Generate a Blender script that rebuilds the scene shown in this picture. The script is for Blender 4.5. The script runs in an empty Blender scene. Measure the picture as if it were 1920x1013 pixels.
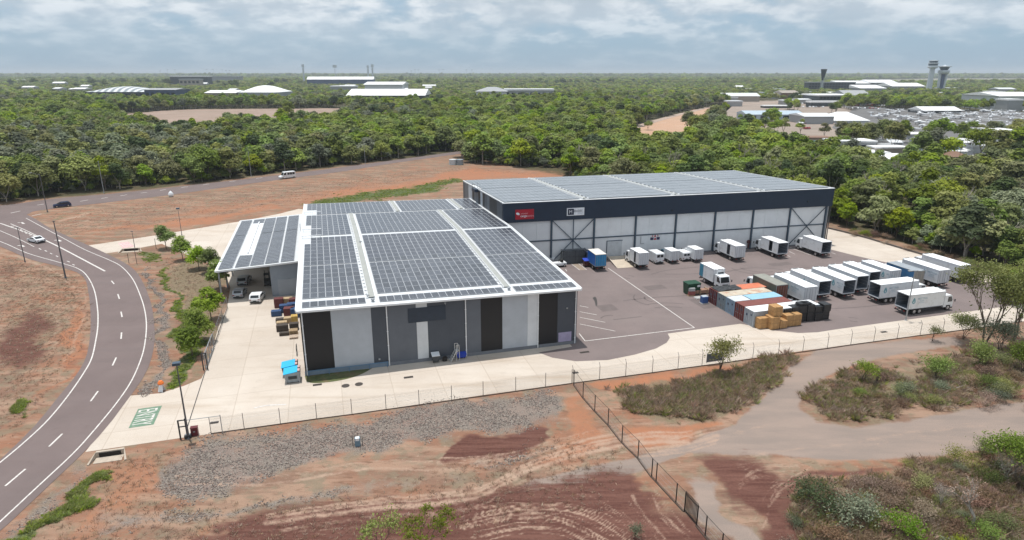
import bpy, bmesh, math, random
import numpy as np
from mathutils import Vector, Matrix
from math import sin, cos, radians as R, pi, atan2, hypot
random.seed(7); rng = np.random.default_rng(7)
S = bpy.context.scene
COL = S.collection

# ---------------------------------------------------------------- camera
CAMH = 38.0; FPX = 1210.0; PIT = math.atan(369.5 / FPX)
cam = bpy.data.cameras.new('camera'); camo = bpy.data.objects.new('camera', cam); COL.objects.link(camo)
cam.sensor_width = 36; cam.lens = FPX / 1920 * 36; cam.clip_end = 40000; cam.clip_start = 0.5
camo.location = (0, 0, CAMH); camo.rotation_euler = (pi / 2 - PIT, 0, 0)
S.camera = camo

# ---------------------------------------------------------------- light
SUN_EL = R(80); SUN_AZ = R(-38)
W = bpy.data.worlds.new('World'); S.world = W; W.use_nodes = True
nt = W.node_tree; N = nt.nodes; Lk = nt.links
N.clear()
def wn(t, **k):
    n = N.new(t)
    for a, b in k.items(): setattr(n, a, b)
    return n
out = wn('ShaderNodeOutputWorld'); bg = wn('ShaderNodeBackground'); bg.inputs[1].default_value = 0.1
sky = wn('ShaderNodeTexSky'); sky.sky_type = 'NISHITA'; sky.sun_disc = False
sky.sun_elevation = SUN_EL; sky.sun_rotation = SUN_AZ; sky.air_density = 1.0; sky.dust_density = 1.5; sky.ozone_density = 2.0; sky.altitude = 30
tc = wn('ShaderNodeTexCoord'); sx = wn('ShaderNodeSeparateXYZ'); Lk.new(tc.outputs['Generated'], sx.inputs[0])
def wm(op, a, b=None, c=None, clamp=False):
    n = N.new('ShaderNodeMath'); n.operation = op; n.use_clamp = clamp
    for i, v in enumerate((a, b, c)):
        if v is None: continue
        if isinstance(v, (int, float)): n.inputs[i].default_value = v
        else: Lk.new(v, n.inputs[i])
    return n.outputs[0]
zp = wm('MAXIMUM', sx.outputs[2], 0.0)
den = wm('ADD', zp, 0.30)
cx = wn('ShaderNodeCombineXYZ'); Lk.new(wm('DIVIDE', sx.outputs[0], den), cx.inputs[0]); Lk.new(wm('DIVIDE', sx.outputs[1], den), cx.inputs[1])
def wnoise(vec, sc, det, rough, off):
    mp = wn('ShaderNodeMapping'); mp.inputs[1].default_value = off; Lk.new(vec, mp.inputs[0])
    n = wn('ShaderNodeTexNoise'); n.inputs['Scale'].default_value = sc; n.inputs['Detail'].default_value = det; n.inputs['Roughness'].default_value = rough
    Lk.new(mp.outputs[0], n.inputs[0]); return n.outputs[0]
n1 = wnoise(cx.outputs[0], 1.7, 8, 0.52, (3.1, 1.7, 0)); n2 = wnoise(cx.outputs[0], 6.5, 8, 0.55, (0.3, 5.2, 2)); n3 = wnoise(cx.outputs[0], 0.8, 5, 0.5, (8.3, 2.2, 5))
cover = wm('ADD', wm('MULTIPLY', n1, 0.6), wm('MULTIPLY', n2, 0.4))
def ramp(x, a, b):
    m = N.new('ShaderNodeMapRange'); m.interpolation_type = 'SMOOTHSTEP'; Lk.new(x, m.inputs[0]); m.inputs[1].default_value = a; m.inputs[2].default_value = b; return m.outputs[0]
# more cloud higher up, thinning to plain haze at the horizon
veil = ramp(sx.outputs[2], 0.015, 0.10)
thr = wm('MULTIPLY', ramp(wm('ADD', cover, wm('MULTIPLY', veil, 0.12)), 0.45, 0.60), wm('ADD', wm('MULTIPLY', veil, 0.72), 0.16))
cm = wn('ShaderNodeMix'); cm.data_type = 'RGBA'; Lk.new(ramp(n2, 0.40, 0.66), cm.inputs[0]); cm.inputs[6].default_value = (5.0, 5.7, 6.4, 1); cm.inputs[7].default_value = (8.2, 8.5, 8.8, 1)
cm2 = wn('ShaderNodeMix'); cm2.data_type = 'RGBA'; Lk.new(wm('MULTIPLY', ramp(n3, 0.5, 0.68), 0.75), cm2.inputs[0]); Lk.new(cm.outputs[2], cm2.inputs[6]); cm2.inputs[7].default_value = (4.3, 4.95, 5.6, 1)
tint = wn('ShaderNodeMix'); tint.data_type = 'RGBA'; tint.blend_type = 'MIX'; tint.inputs[0].default_value = 0.72; Lk.new(sky.outputs[0], tint.inputs[6]); tint.inputs[7].default_value = (3.1, 4.75, 6.4, 1)
mx = wn('ShaderNodeMix'); mx.data_type = 'RGBA'; Lk.new(thr, mx.inputs[0]); Lk.new(tint.outputs[2], mx.inputs[6]); Lk.new(cm2.outputs[2], mx.inputs[7])
Lk.new(mx.outputs[2], bg.inputs[0]); Lk.new(bg.outputs[0], out.inputs[0])

sl = bpy.data.lights.new('sun', 'SUN'); sl.energy = 3.5; sl.angle = R(0.55); sl.color = (1, .965, .91)
so = bpy.data.objects.new('sun', sl); COL.objects.link(so)
sd = Vector((sin(SUN_AZ) * cos(SUN_EL), cos(SUN_AZ) * cos(SUN_EL), sin(SUN_EL)))
so.rotation_euler = sd.to_track_quat('Z', 'Y').to_euler(); so.location = (0, 0, 200)
S.view_settings.view_transform = 'Standard'; S.view_settings.look = 'None'; S.view_settings.gamma = 1; S.view_settings.exposure = 0.15
S.view_settings.use_curve_mapping = False
S.render.engine = 'CYCLES'
S.cycles.max_bounces = 6; S.cycles.diffuse_bounces = 3; S.cycles.glossy_bounces = 3; S.cycles.transparent_max_bounces = 12; S.cycles.volume_bounces = 0
S.cycles.caustics_reflective = False; S.cycles.caustics_refractive = False

# ---------------------------------------------------------------- placing: photo point -> place on the ground (or at height h)
def G(u, v, h=0.0):
    x = (u - 960) / FPX; y = -(v - 506.5) / FPX
    dy = cos(PIT) + y * sin(PIT); dz = -sin(PIT) + y * cos(PIT); t = (h - CAMH) / dz
    return Vector((x * t, dy * t, h))
def PX(X, Y, Z):
    z = Z - CAMH; d = Y * cos(PIT) - z * sin(PIT); up = Y * sin(PIT) + z * cos(PIT)
    return 960 + FPX * X / d, 506.5 - FPX * up / d
def onplane(a, b, u, v):
    p = G(u, v, 0); nx, ny = b[1] - a[1], -(b[0] - a[0]); t = (nx * a[0] + ny * a[1]) / (nx * p.x + ny * p.y)
    return Vector((p.x * t, p.y * t, CAMH * (1 - t)))
def hgt(base, vtop):
    p = G(*base); lo, hi = 0, 90
    for _ in range(40):
        m = (lo + hi) / 2
        if PX(p.x, p.y, m)[1] > vtop: lo = m
        else: hi = m
    return lo

# ---------------------------------------------------------------- materials
MATS = {}
def lin(c):
    return tuple(((x / 255) / 12.92 if x / 255 <= .04045 else ((x / 255 + .055) / 1.055) ** 2.4) for x in c)
def mat(name, c, rough=.6, metal=0., var=.12, sc=1.5, bump=0., bsc=8., spec=.4, emit=None, dirt=None, stripes=None):
    """c: linear base colour"""
    if name in MATS: return MATS[name]
    m = bpy.data.materials.new(name); m.use_nodes = True; t = m.node_tree; n = t.nodes; l = t.links
    b = n['Principled BSDF']; b.inputs['Roughness'].default_value = rough; b.inputs['Metallic'].default_value = metal; b.inputs['Specular IOR Level'].default_value = spec
    co = n.new('ShaderNodeTexCoord'); no = n.new('ShaderNodeTexNoise'); no.inputs['Scale'].default_value = sc; no.inputs['Detail'].default_value = 6; no.inputs['Roughness'].default_value = .65
    l.new(co.outputs['Object'], no.inputs[0])
    mr = n.new('ShaderNodeMapRange'); l.new(no.outputs[0], mr.inputs[0]); mr.inputs[1].default_value = .3; mr.inputs[2].default_value = .7; mr.inputs[3].default_value = 1 - var; mr.inputs[4].default_value = 1 + var
    mu = n.new('ShaderNodeVectorMath'); mu.operation = 'SCALE'; mu.inputs[0].default_value = c; l.new(mr.outputs[0], mu.inputs[3])
    last = mu.outputs[0]
    if dirt:
        d2 = n.new('ShaderNodeTexNoise'); d2.inputs['Scale'].default_value = dirt[1]; d2.inputs['Detail'].default_value = 8; d2.inputs['Roughness'].default_value = .7; l.new(co.outputs['Object'], d2.inputs[0])
        r2 = n.new('ShaderNodeMapRange'); l.new(d2.outputs[0], r2.inputs[0]); r2.inputs[1].default_value = .5; r2.inputs[2].default_value = .68; r2.inputs[4].default_value = dirt[2]
        mi = n.new('ShaderNodeMix'); mi.data_type = 'RGBA'; l.new(r2.outputs[0], mi.inputs[0]); l.new(last, mi.inputs[6]); mi.inputs[7].default_value = (*dirt[0], 1); last = mi.outputs[2]
    l.new(last, b.inputs['Base Color'])
    if bump:
        bn = n.new('ShaderNodeTexNoise'); bn.inputs['Scale'].default_value = bsc; bn.inputs['Detail'].default_value = 5; l.new(co.outputs['Object'], bn.inputs[0])
        bu = n.new('ShaderNodeBump'); bu.inputs[0].default_value = bump; bu.inputs[1].default_value = .1; l.new(bn.outputs[0], bu.inputs[2]); l.new(bu.outputs[0], b.inputs['Normal'])
    MATS[name] = m; return m
def corrug(name, c, pitch=.2, axis='X', depth=.5, rough=.5, var=.08):
    if name in MATS: return MATS[name]
    m = mat(name, c, rough, 0, var, .6); t = m.node_tree; n = t.nodes; l = t.links
    co = n.new('ShaderNodeTexCoord'); w = n.new('ShaderNodeTexWave'); w.bands_direction = axis; w.inputs['Scale'].default_value = 1 / pitch / 3.18; l.new(co.outputs['Object'], w.inputs[0])
    bu = n.new('ShaderNodeBump'); bu.inputs[0].default_value = min(1, depth * 1.8); bu.inputs[1].default_value = .06; l.new(w.outputs[0], bu.inputs[2]); l.new(bu.outputs[0], n['Principled BSDF'].inputs['Normal'])
    return m

white = mat('white_paint', (.78, .79, .8), .45, var=.05)
offwhite = mat('off_white_paint', (.6, .61, .6), .5, var=.12, dirt=((.35, .3, .25), 1.2, .5))
roofwhite = mat('roof_sheet', (.62, .64, .66), .45, 0, .08, .4, dirt=((.4, .4, .4), .3, .5))
black = mat('black_rubber', (.02, .02, .02), .8)
glass = mat('dark_glass', (.02, .025, .03), .12, var=.02, spec=.6)
steel = mat('galvanised_steel', (.32, .34, .36), .5, .5, .1)
darksteel = mat('dark_steel', (.035, .04, .045), .5, .2)
chrome = mat('wheel_rim', (.5, .5, .5), .35, .6)
lampm = mat('lamp_glass', (.8, .8, .75), .2)
redlamp = mat('red_lamp', (.2, .012, .01), .4)
concrete_m = mat('concrete', (.5, .455, .40), .85, 0, .10, .25, .15, 20)
timber = mat('timber', (.42, .30, .18), .8, 0, .25, 3)
card = mat('cardboard', (.42, .24, .10), .85, 0, .22, 2, .2, 3)
blackwrap = mat('black_wrap', (.022, .022, .024), .38, 0, .3, 2, .6, 2.5)

# ---------------------------------------------------------------- mesh helper
class MB:
    def __init__(s): s.v = []; s.f = []; s.m = []
    def add(s, vs, fs, mi=0):
        o = len(s.v); s.v += [tuple(p) for p in vs]; s.f += [tuple(i + o for i in f) for f in fs]; s.m += [mi] * len(fs); return s
    def box(s, x0, y0, z0, x1, y1, z1, mi=0):
        return s.add([(x0, y0, z0), (x1, y0, z0), (x1, y1, z0), (x0, y1, z0), (x0, y0, z1), (x1, y0, z1), (x1, y1, z1), (x0, y1, z1)],
                     [(0, 3, 2, 1), (4, 5, 6, 7), (0, 1, 5, 4), (1, 2, 6, 5), (2, 3, 7, 6), (3, 0, 4, 7)], mi)
    def cbox(s, c, d, rz=0, mi=0):
        x, y, z = d[0] / 2, d[1] / 2, d[2]; ca, sa = cos(rz), sin(rz)
        P = [(a, b, e) for e in (0, z) for a, b in ((-x, -y), (x, -y), (x, y), (-x, y))]
        return s.add([(c[0] + a * ca - b * sa, c[1] + a * sa + b * ca, c[2] + e) for a, b, e in P], [(0, 3, 2, 1), (4, 5, 6, 7), (0, 1, 5, 4), (1, 2, 6, 5), (2, 3, 7, 6), (3, 0, 4, 7)], mi)
    def tube(s, p, q, r0, r1=None, n=6, mi=0, cap=True):
        r1 = r0 if r1 is None else r1; p = Vector(p); q = Vector(q); d = (q - p)
        if d.length < 1e-6: return s
        d.normalize(); a = d.orthogonal().normalized(); b = d.cross(a)
        vs = [p + (a * cos(2 * pi * i / n) + b * sin(2 * pi * i / n)) * r0 for i in range(n)] + [q + (a * cos(2 * pi * i / n) + b * sin(2 * pi * i / n)) * r1 for i in range(n)]
        fs = [(i, (i + 1) % n, n + (i + 1) % n, n + i) for i in range(n)]
        if cap: fs += [tuple(range(n - 1, -1, -1)), tuple(range(n, 2 * n))]
        return s.add(vs, fs, mi)
    def bar(s, p, q, w, h=None, mi=0):
        h = h or w; p = Vector(p); q = Vector(q); d = (q - p).normalized(); up = Vector((0, 0, 1)) if abs(d.z) < .95 else Vector((1, 0, 0))
        a = d.cross(up).normalized() * w / 2; b = a.cross(d).normalized() * h / 2
        vs = [p - a - b, p + a - b, p + a + b, p - a + b, q - a - b, q + a - b, q + a + b, q - a + b]
        return s.add(vs, [(0, 3, 2, 1), (4, 5, 6, 7), (0, 1, 5, 4), (1, 2, 6, 5), (2, 3, 7, 6), (3, 0, 4, 7)], mi)
    def prism(s, pts, z0, z1, mi=0):
        n = len(pts); return s.add([(p[0], p[1], z0) for p in pts] + [(p[0], p[1], z1) for p in pts],
                                   [tuple(range(n - 1, -1, -1)), tuple(range(n, 2 * n))] + [(i, (i + 1) % n, n + (i + 1) % n, n + i) for i in range(n)], mi)
    def side(s, pts, y0, y1, mi=0, inset=0):   # profile in x,z swept along y
        n = len(pts); return s.add([(p[0], y0, p[1]) for p in pts] + [(p[0], y1, p[1]) for p in pts],
                                   [tuple(range(n)), tuple(range(2 * n - 1, n - 1, -1))] + [(i, n + i, n + (i + 1) % n, (i + 1) % n) for i in range(n)], mi)
    def lathe(s, prof, n=16, c=(0, 0), mi=0):
        k = len(prof); vs = [(c[0] + r * cos(2 * pi * i / n), c[1] + r * sin(2 * pi * i / n), z) for r, z in prof for i in range(n)]
        fs = [(a * n + i, a * n + (i + 1) % n, (a + 1) * n + (i + 1) % n, (a + 1) * n + i) for a in range(k - 1) for i in range(n)]
        return s.add(vs, fs + [tuple(range((k - 1) * n, k * n))], mi)
    def mesh(s, name, mats, bevel=0):
        me = bpy.data.meshes.new(name); me.from_pydata(s.v, [], s.f)
        for m in (mats if isinstance(mats, (list, tuple)) else [mats]): me.materials.append(m)
        if any(s.m): me.polygons.foreach_set('material_index', s.m)
        bm = bmesh.new(); bm.from_mesh(me); bmesh.ops.recalc_face_normals(bm, faces=bm.faces)
        if bevel: bmesh.ops.bevel(bm, geom=bm.edges[:], offset=bevel, segments=1, affect='EDGES', clamp_overlap=True)
        bm.to_mesh(me); bm.free(); me.update(); return me
    def build(s, name, mats, parent=None, bevel=0, **k):
        return obj(name, s.mesh(name, mats, bevel), parent, **k)
def obj(name, data, parent=None, loc=None, rz=0, label=None, cat=None, group=None, kind=None):
    o = bpy.data.objects.new(name, data); COL.objects.link(o)
    if parent: o.parent = parent
    if loc is not None: o.location = loc
    if rz: o.rotation_euler = (0, 0, rz)
    if label: o['label'] = label
    if cat: o['category'] = cat
    if group: o['group'] = group
    if kind: o['kind'] = kind
    return o
def thing(name, label, cat, loc=(0, 0, 0), rz=0, group=None): return obj(name, None, None, loc, rz, label, cat, group)
def dup(r, parent=None, loc=None, rz=None, label=None):
    c = r.copy(); COL.objects.link(c)
    if parent: c.parent = parent
    if loc is not None: c.location = loc
    if rz is not None: c.rotation_euler = (0, 0, rz)
    if label: c['label'] = label
    for ch in list(r.children): dup(ch, c)
    return c
def text(body, size, m, parent, loc, rot, name='lettering', ext=.004, sx=1, bold=0):
    cu = bpy.data.curves.new(name, 'FONT'); cu.body = body; cu.size = size; cu.extrude = ext; cu.offset = bold; cu.align_x = 'LEFT'; cu.materials.append(m); cu.resolution_u = 2
    t_ = bpy.data.objects.new('tmp', cu); me_ = bpy.data.meshes.new_from_object(t_); bpy.data.objects.remove(t_)
    o = obj(name, me_, parent, loc); o.rotation_euler = rot; o.scale = (sx, 1, 1); return o
def sheet(name, pts, z, m, label=None, kind='structure', thick=0, sub=0):
    bm = bmesh.new(); vs = [bm.verts.new((p[0], p[1], z)) for p in pts]; f = bm.faces.new(vs); bmesh.ops.recalc_face_normals(bm, faces=[f])
    if f.normal.z < 0: f.normal_flip()
    if thick:
        r = bmesh.ops.extrude_face_region(bm, geom=[f]); bmesh.ops.translate(bm, verts=[v for v in r['geom'] if isinstance(v, bmesh.types.BMVert)], vec=(0, 0, -thick)) if False else None
    bmesh.ops.triangulate(bm, faces=bm.faces[:])
    me = bpy.data.meshes.new(name); bm.to_mesh(me); bm.free(); me.materials.append(m); me.update()
    return obj(name, me, kind=kind, label=label)
def slab(name, pts, z0, z1, m, kind='structure'):
    bm = bmesh.new(); vs = [bm.verts.new((p[0], p[1], z0)) for p in pts]; f = bm.faces.new(vs)
    r = bmesh.ops.extrude_face_region(bm, geom=[f]); bmesh.ops.translate(bm, verts=[v for v in r['geom'] if isinstance(v, bmesh.types.BMVert)], vec=(0, 0, z1 - z0))
    bmesh.ops.recalc_face_normals(bm, faces=bm.faces[:]); bmesh.ops.triangulate(bm, faces=bm.faces[:])
    me = bpy.data.meshes.new(name); bm.to_mesh(me); bm.free(); me.materials.append(m); return obj(name, me, kind=kind)
def poly_px(*p): return [G(*q) for q in p]
def smooth(pts, n=6):   # Catmull-Rom
    P = [Vector(p) for p in pts]; P = [2 * P[0] - P[1]] + P + [2 * P[-1] - P[-2]]; o = []
    for i in range(1, len(P) - 2):
        for k in range(n):
            t = k / n; a, b, c, d = P[i - 1:i + 3]
            o.append(.5 * ((2 * b) + (c - a) * t + (2 * a - 5 * b + 4 * c - d) * t * t + (3 * b - a - 3 * c + d) * t ** 3))
    return o + [P[-2]]
def strip(mb, pts, w, z):
    n = len(pts); vs = []
    for i, p in enumerate(pts):
        d = (pts[min(i + 1, n - 1)] - pts[max(i - 1, 0)]); d.z = 0; d.normalize(); a = Vector((-d.y, d.x, 0)) * w / 2
        vs += [(p.x + a.x, p.y + a.y, z), (p.x - a.x, p.y - a.y, z)]
    mb.add(vs, [(2 * i, 2 * i + 1, 2 * i + 3, 2 * i + 2) for i in range(n - 1)])
# ---------------------------------------------------------------- ground with its soils
NY, NX = 640, 700
ys = np.geomspace(34, 430, NY); ss = np.linspace(-1.12, 1.12, NX)
Yg, Sg = np.meshgrid(ys, ss, indexing='ij'); Xg = Yg * Sg
dd = Yg * cos(PIT) + CAMH * sin(PIT); uu = -CAMH * cos(PIT) + Yg * sin(PIT)
Ug = 960 + FPX * Xg / dd; Vg = 506.5 - FPX * uu / dd
def vnoise(X, Y, s, seed):
    r = np.random.default_rng(seed); T = r.random((256, 256)); x = X / s; y = Y / s; xi = np.floor(x).astype(int); yi = np.floor(y).astype(int); fx = x - xi; fy = y - yi; fx = fx * fx * (3 - 2 * fx); fy = fy * fy * (3 - 2 * fy)
    g = lambda a, b: T[a & 255, b & 255]
    return (g(xi, yi) * (1 - fx) + g(xi + 1, yi) * fx) * (1 - fy) + (g(xi, yi + 1) * (1 - fx) + g(xi + 1, yi + 1) * fx) * fy - .5
def fbm(X, Y, s, seed): return sum(vnoise(X, Y, s / 2 ** k, seed + k) / 1.7 ** k for k in range(5))
# soil boundaries wander by a few metres
ppm = FPX / dd; WU = fbm(Xg, Yg, 9., 10) * 4.2 * ppm; WV = fbm(Xg, Yg, 9., 30) * 4.2 * ppm * .38
U0g, V0g = Ug, Vg; Ug = Ug + WU; Vg = Vg + WV
def crisp(w):
    global Ug, Vg
    Ug = U0g + WU * w; Vg = V0g + WV * w
def seg_d(U, V, p, q):
    ax, ay = p; bx, by = q[0] - ax, q[1] - ay; L = bx * bx + by * by + 1e-9
    t = np.clip(((U - ax) * bx + (V - ay) * by) / L, 0, 1); return np.hypot(U - ax - t * bx, V - ay - t * by)
def sel(pts, mar):
    a = np.array(pts); return (Ug > a[:, 0].min() - mar) & (Ug < a[:, 0].max() + mar) & (Vg > a[:, 1].min() - mar) & (Vg < a[:, 1].max() + mar)
def zone(arr, pts, soft=10, val=1.):
    k = sel(pts, soft); U = Ug[k]; V = Vg[k]; d = np.full(U.shape, 1e9); ins = np.zeros(U.shape, bool); n = len(pts)
    for i in range(n):
        p, q = pts[i], pts[(i + 1) % n]; d = np.minimum(d, seg_d(U, V, p, q))
        c = ((p[1] > V) != (q[1] > V)); xx = (q[0] - p[0]) * (V - p[1]) / ((q[1] - p[1]) or 1e-9) + p[0]; ins ^= c & (U < xx)
    sdv = np.where(ins, d, -d); m = np.clip(.5 + .5 * sdv / soft, 0, 1) * val; arr[k] = np.maximum(arr[k], m)
def stroke(arr, pts, w, val=1., soft=None):
    soft = soft or w; k = sel(pts, w + soft); U = Ug[k]; V = Vg[k]; d = np.full(U.shape, 1e9)
    P = smooth([Vector((p[0], p[1], 0)) for p in pts], 5)
    for a, b in zip(P[:-1], P[1:]): d = np.minimum(d, seg_d(U, V, (a.x, a.y), (b.x, b.y)))
    m = np.clip(.5 + .5 * (w - d) / soft, 0, 1) * val; arr[k] = np.maximum(arr[k], m)
Z = lambda: np.zeros(Ug.shape)
gravel, dark, pale, green, dry, grey, orange, bare, floor_ = [Z() for _ in range(9)]
crisp(.35)
# bare earth everywhere inside the site, woodland floor outside
zone(bare, [(-300, 395), (87, 372), (215, 362), (336, 348), (503, 328), (640, 312), (760, 298), (868, 286), (985, 318), (1062, 330), (1500, 400), (1640, 440), (1810, 500), (2300, 620), (2500, 1500), (-900, 1500), (-900, 395)], 8)
crisp(1.)
zone(gravel, [(560, 800), (640, 785), (760, 765), (900, 748), (1030, 735), (1062, 765), (1050, 790), (930, 800), (860, 800), (800, 830), (760, 830), (690, 850), (600, 858), (520, 880), (440, 905), (330, 935), (300, 905), (320, 870), (400, 830)], 16)
zone(gravel, [(180, 965), (300, 960), (420, 950), (560, 935), (700, 905), (700, 920), (560, 955), (420, 970), (250, 985), (190, 985)], 12, .8)
zone(gravel, [(880, 870), (1000, 830), (1060, 840), (1000, 862), (900, 885)], 10, .6)
zone(gravel, [(262, 495), (282, 520), (296, 560), (306, 600), (312, 640), (300, 690), (270, 730), (250, 738), (280, 690), (292, 640), (288, 590), (275, 540)], 6, .95)
zone(gravel, [(190, 860), (200, 875), (100, 960), (0, 1035), (0, 1002), (110, 905), (152, 862)], 12, .6)
zone(dark, [(870, 810), (1000, 795), (1045, 800), (1040, 820), (960, 850), (880, 870), (820, 872), (830, 840)], 10)
zone(dark, [(430, 975), (700, 935), (1000, 905), (1200, 885), (1290, 960), (1350, 1040), (1300, 1100), (400, 1100)], 22, .85)
zone(dark, [(1290, 860), (1400, 850), (1480, 880), (1520, 900), (1470, 960), (1440, 1060), (1380, 1060), (1400, 960), (1330, 900)], 16, .85)
zone(dark, [(1480, 890), (1640, 865), (1720, 862), (1640, 880), (1540, 900), (1490, 960), (1475, 1040), (1440, 1040), (1455, 950)], 8, .7)
zone(dark, [(0, 620), (60, 560), (110, 600), (90, 680), (40, 700), (0, 720)], 25, .75)
zone(dark, [(0, 475), (60, 500), (30, 540), (0, 520)], 14, .5)
zone(dark, [(105, 720), (130, 650), (160, 590), (166, 640), (150, 700), (90, 780), (20, 840), (0, 840)], 14, .45)
crisp(.3)
zone(grey, [(1640, 640), (1780, 628), (1800, 645), (1700, 660), (1600, 685), (1530, 720), (1500, 760), (1530, 790), (1600, 800), (1700, 790), (1840, 765), (1990, 745), (2000, 830), (1850, 842), (1700, 858), (1560, 862), (1420, 855), (1290, 850), (1150, 905), (1060, 930), (960, 935), (1000, 900), (1150, 870), (1280, 835), (1380, 800), (1440, 740), (1480, 690), (1540, 655)], 7)
crisp(1.)
zone(grey, [(1270, 900), (1330, 900), (1380, 980), (1420, 1060), (1360, 1060), (1280, 940)], 14, .8)
zone(grey, [(180, 930), (300, 950), (500, 960), (700, 900), (860, 880), (900, 895), (700, 940), (420, 985), (200, 1000)], 16, .45)
zone(green, [(232, 880), (180, 930), (110, 980), (60, 1030), (0, 1060), (30, 1005), (90, 960), (150, 915), (200, 880)], 14, .95)
zone(green, [(335, 560), (352, 600), (374, 640), (352, 692), (325, 722), (298, 720), (315, 690), (338, 650), (326, 620), (318, 570)], 9)
zone(green, [(300, 500), (330, 535), (345, 570), (352, 610), (335, 610), (325, 560), (305, 520)], 6, .85)
zone(green, [(250, 478), (285, 468), (290, 482), (262, 488)], 6, .8)
zone(green, [(560, 378), (700, 360), (860, 335), (880, 342), (780, 365), (640, 385), (575, 388)], 5, .9)
zone(green, [(30, 775), (60, 745), (88, 748), (60, 775), (36, 790)], 6, .8)
zone(green, [(1230, 790), (1300, 765), (1400, 770), (1380, 790), (1260, 800)], 8, .5)
zone(green, [(80, 408), (200, 395), (210, 400), (110, 412)], 5, .5)
zone(dry, [(1130, 740), (1200, 722), (1330, 700), (1480, 672), (1485, 690), (1440, 740), (1380, 790), (1280, 800), (1210, 790), (1150, 765)], 12)
zone(dry, [(1520, 740), (1560, 715), (1640, 700), (1760, 680), (1850, 660), (1920, 640), (1920, 760), (1800, 760), (1640, 790), (1560, 800), (1525, 775)], 12, .8)
zone(dry, [(1480, 960), (1560, 900), (1700, 870), (1920, 840), (2100, 840), (2100, 1200), (1450, 1200)], 18)
zone(dry, [(350, 480), (410, 500), (420, 560), (395, 620), (370, 640), (350, 580), (310, 500)], 9, .75)
zone(dry, [(380, 650), (392, 640), (375, 715), (340, 720)], 6, .6)
zone(dry, [(0, 560), (60, 540), (120, 560), (150, 620), (110, 660), (40, 660), (0, 700)], 22, .42)
zone(dry, [(200, 398), (560, 362), (860, 318), (860, 330), (560, 378), (250, 410)], 10, .35)
zone(orange, [(1090, 722), (1300, 692), (1500, 660), (1640, 640), (1640, 648), (1500, 672), (1350, 700), (1240, 720), (1180, 735), (1120, 745)], 7, .9)
zone(orange, [(1160, 800), (1280, 805), (1370, 795), (1380, 805), (1290, 835), (1210, 850)], 8, .8)
zone(orange, [(1080, 745), (1160, 830), (1120, 870), (980, 880), (1080, 820), (1060, 760)], 12, .7)
zone(orange, [(60, 850), (180, 870), (300, 850), (320, 900), (280, 940), (150, 1000), (60, 1050), (220, 900)], 18, .6)
zone(orange, [(130, 600), (160, 560), (165, 640), (130, 720), (90, 770), (115, 700)], 10, .8)
zone(orange, [(880, 312), (1060, 325), (1060, 332), (860, 345), (760, 362), (620, 372), (500, 390), (640, 355), (800, 335)], 8, .85)
zone(orange, [(150, 440), (200, 425), (330, 410), (520, 385), (540, 392), (380, 420), (240, 430)], 8, .9)
zone(orange, [(260, 400), (420, 385), (640, 352), (800, 322), (800, 332), (640, 366), (430, 398), (280, 412)], 6, .6)
zone(orange, [(420, 975), (540, 975), (470, 1020), (380, 1030)], 12, .5)
crisp(.25)
for pts, w, v in [
    ([(330, 905), (520, 905), (700, 880), (860, 880), (1000, 850), (1170, 810)], 5, .75), ([(500, 985), (700, 955), (900, 930), (1000, 880), (1180, 835), (1290, 830)], 7, .9),
    ([(880, 975), (1000, 955), (1100, 965), (1180, 1010), (1210, 1050)], 2.2, .95), ([(860, 985), (1000, 965), (1080, 978), (1150, 1012)], 2, .9), ([(800, 965), (950, 945), (1080, 945), (1180, 980), (1240, 1040)], 1.6, .7),
    ([(880, 1010), (1010, 990), (1090, 1005), (1120, 1040)], 2.5, .8), ([(940, 925), (1060, 915), (1150, 950), (1230, 1010)], 1.5, .6), ([(1190, 930), (1215, 960), (1250, 1010)], 4, .75), ([(1222, 925), (1250, 965), (1290, 1010)], 3.5, .7),
    ([(820, 870), (880, 868), (960, 855)], 3, .8), ([(1390, 900), (1430, 880), (1500, 875)], 5, .6), ([(1420, 990), (1440, 950), (1475, 915), (1520, 890)], 3.5, .65), ([(1400, 990), (1430, 935), (1470, 905)], 2, .5),
    ([(1390, 860), (1520, 840), (1680, 815), (1850, 800)], 6, .5), ([(1300, 835), (1380, 815), (1480, 790)], 5, .5), ([(210, 700), (130, 760), (20, 850)], 0.01, 0),
    ([(1340, 1000), (1290, 960), (1250, 925)], 2, .6), ([(560, 1000), (760, 985), (860, 975)], 3, .55), ([(1200, 845), (1280, 835), (1350, 820)], 6, .8),
    ([(120, 680), (150, 620), (158, 560), (120, 520), (60, 490), (0, 475)], 4, .7), ([(90, 560), (110, 620), (95, 680)], 12, .5), ([(0, 600), (30, 580), (70, 560)], 10, .5),
    ([(290, 425), (420, 400), (560, 385)], 4, .45), ([(300, 400), (520, 378), (800, 340), (980, 325)], 4, .4), ([(110, 415), (170, 400)], 3, .8), ([(50, 408), (75, 420), (100, 425)], 5, .7)]:
    if v:
        stroke(pale, pts, w * .8, v * .8)
        rs0 = random.Random(len(pts) * 7 + int(pts[0][0]))
        for k in range(9 if pts[0][1] > 840 else 2):
            o_ = rs0.uniform(-1, 1) * (w * 1.8 + 9); stroke(pale, [(a - o_ * .35 + rs0.uniform(-3, 3), b + o_ + rs0.uniform(-1, 1)) for a, b in pts], w * .35, v * rs0.uniform(.45, .8))
gz = np.zeros(Ug.shape)
gz += .25 * dark * 0
me = bpy.data.meshes.new('ground'); nv = NX * NY
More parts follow.
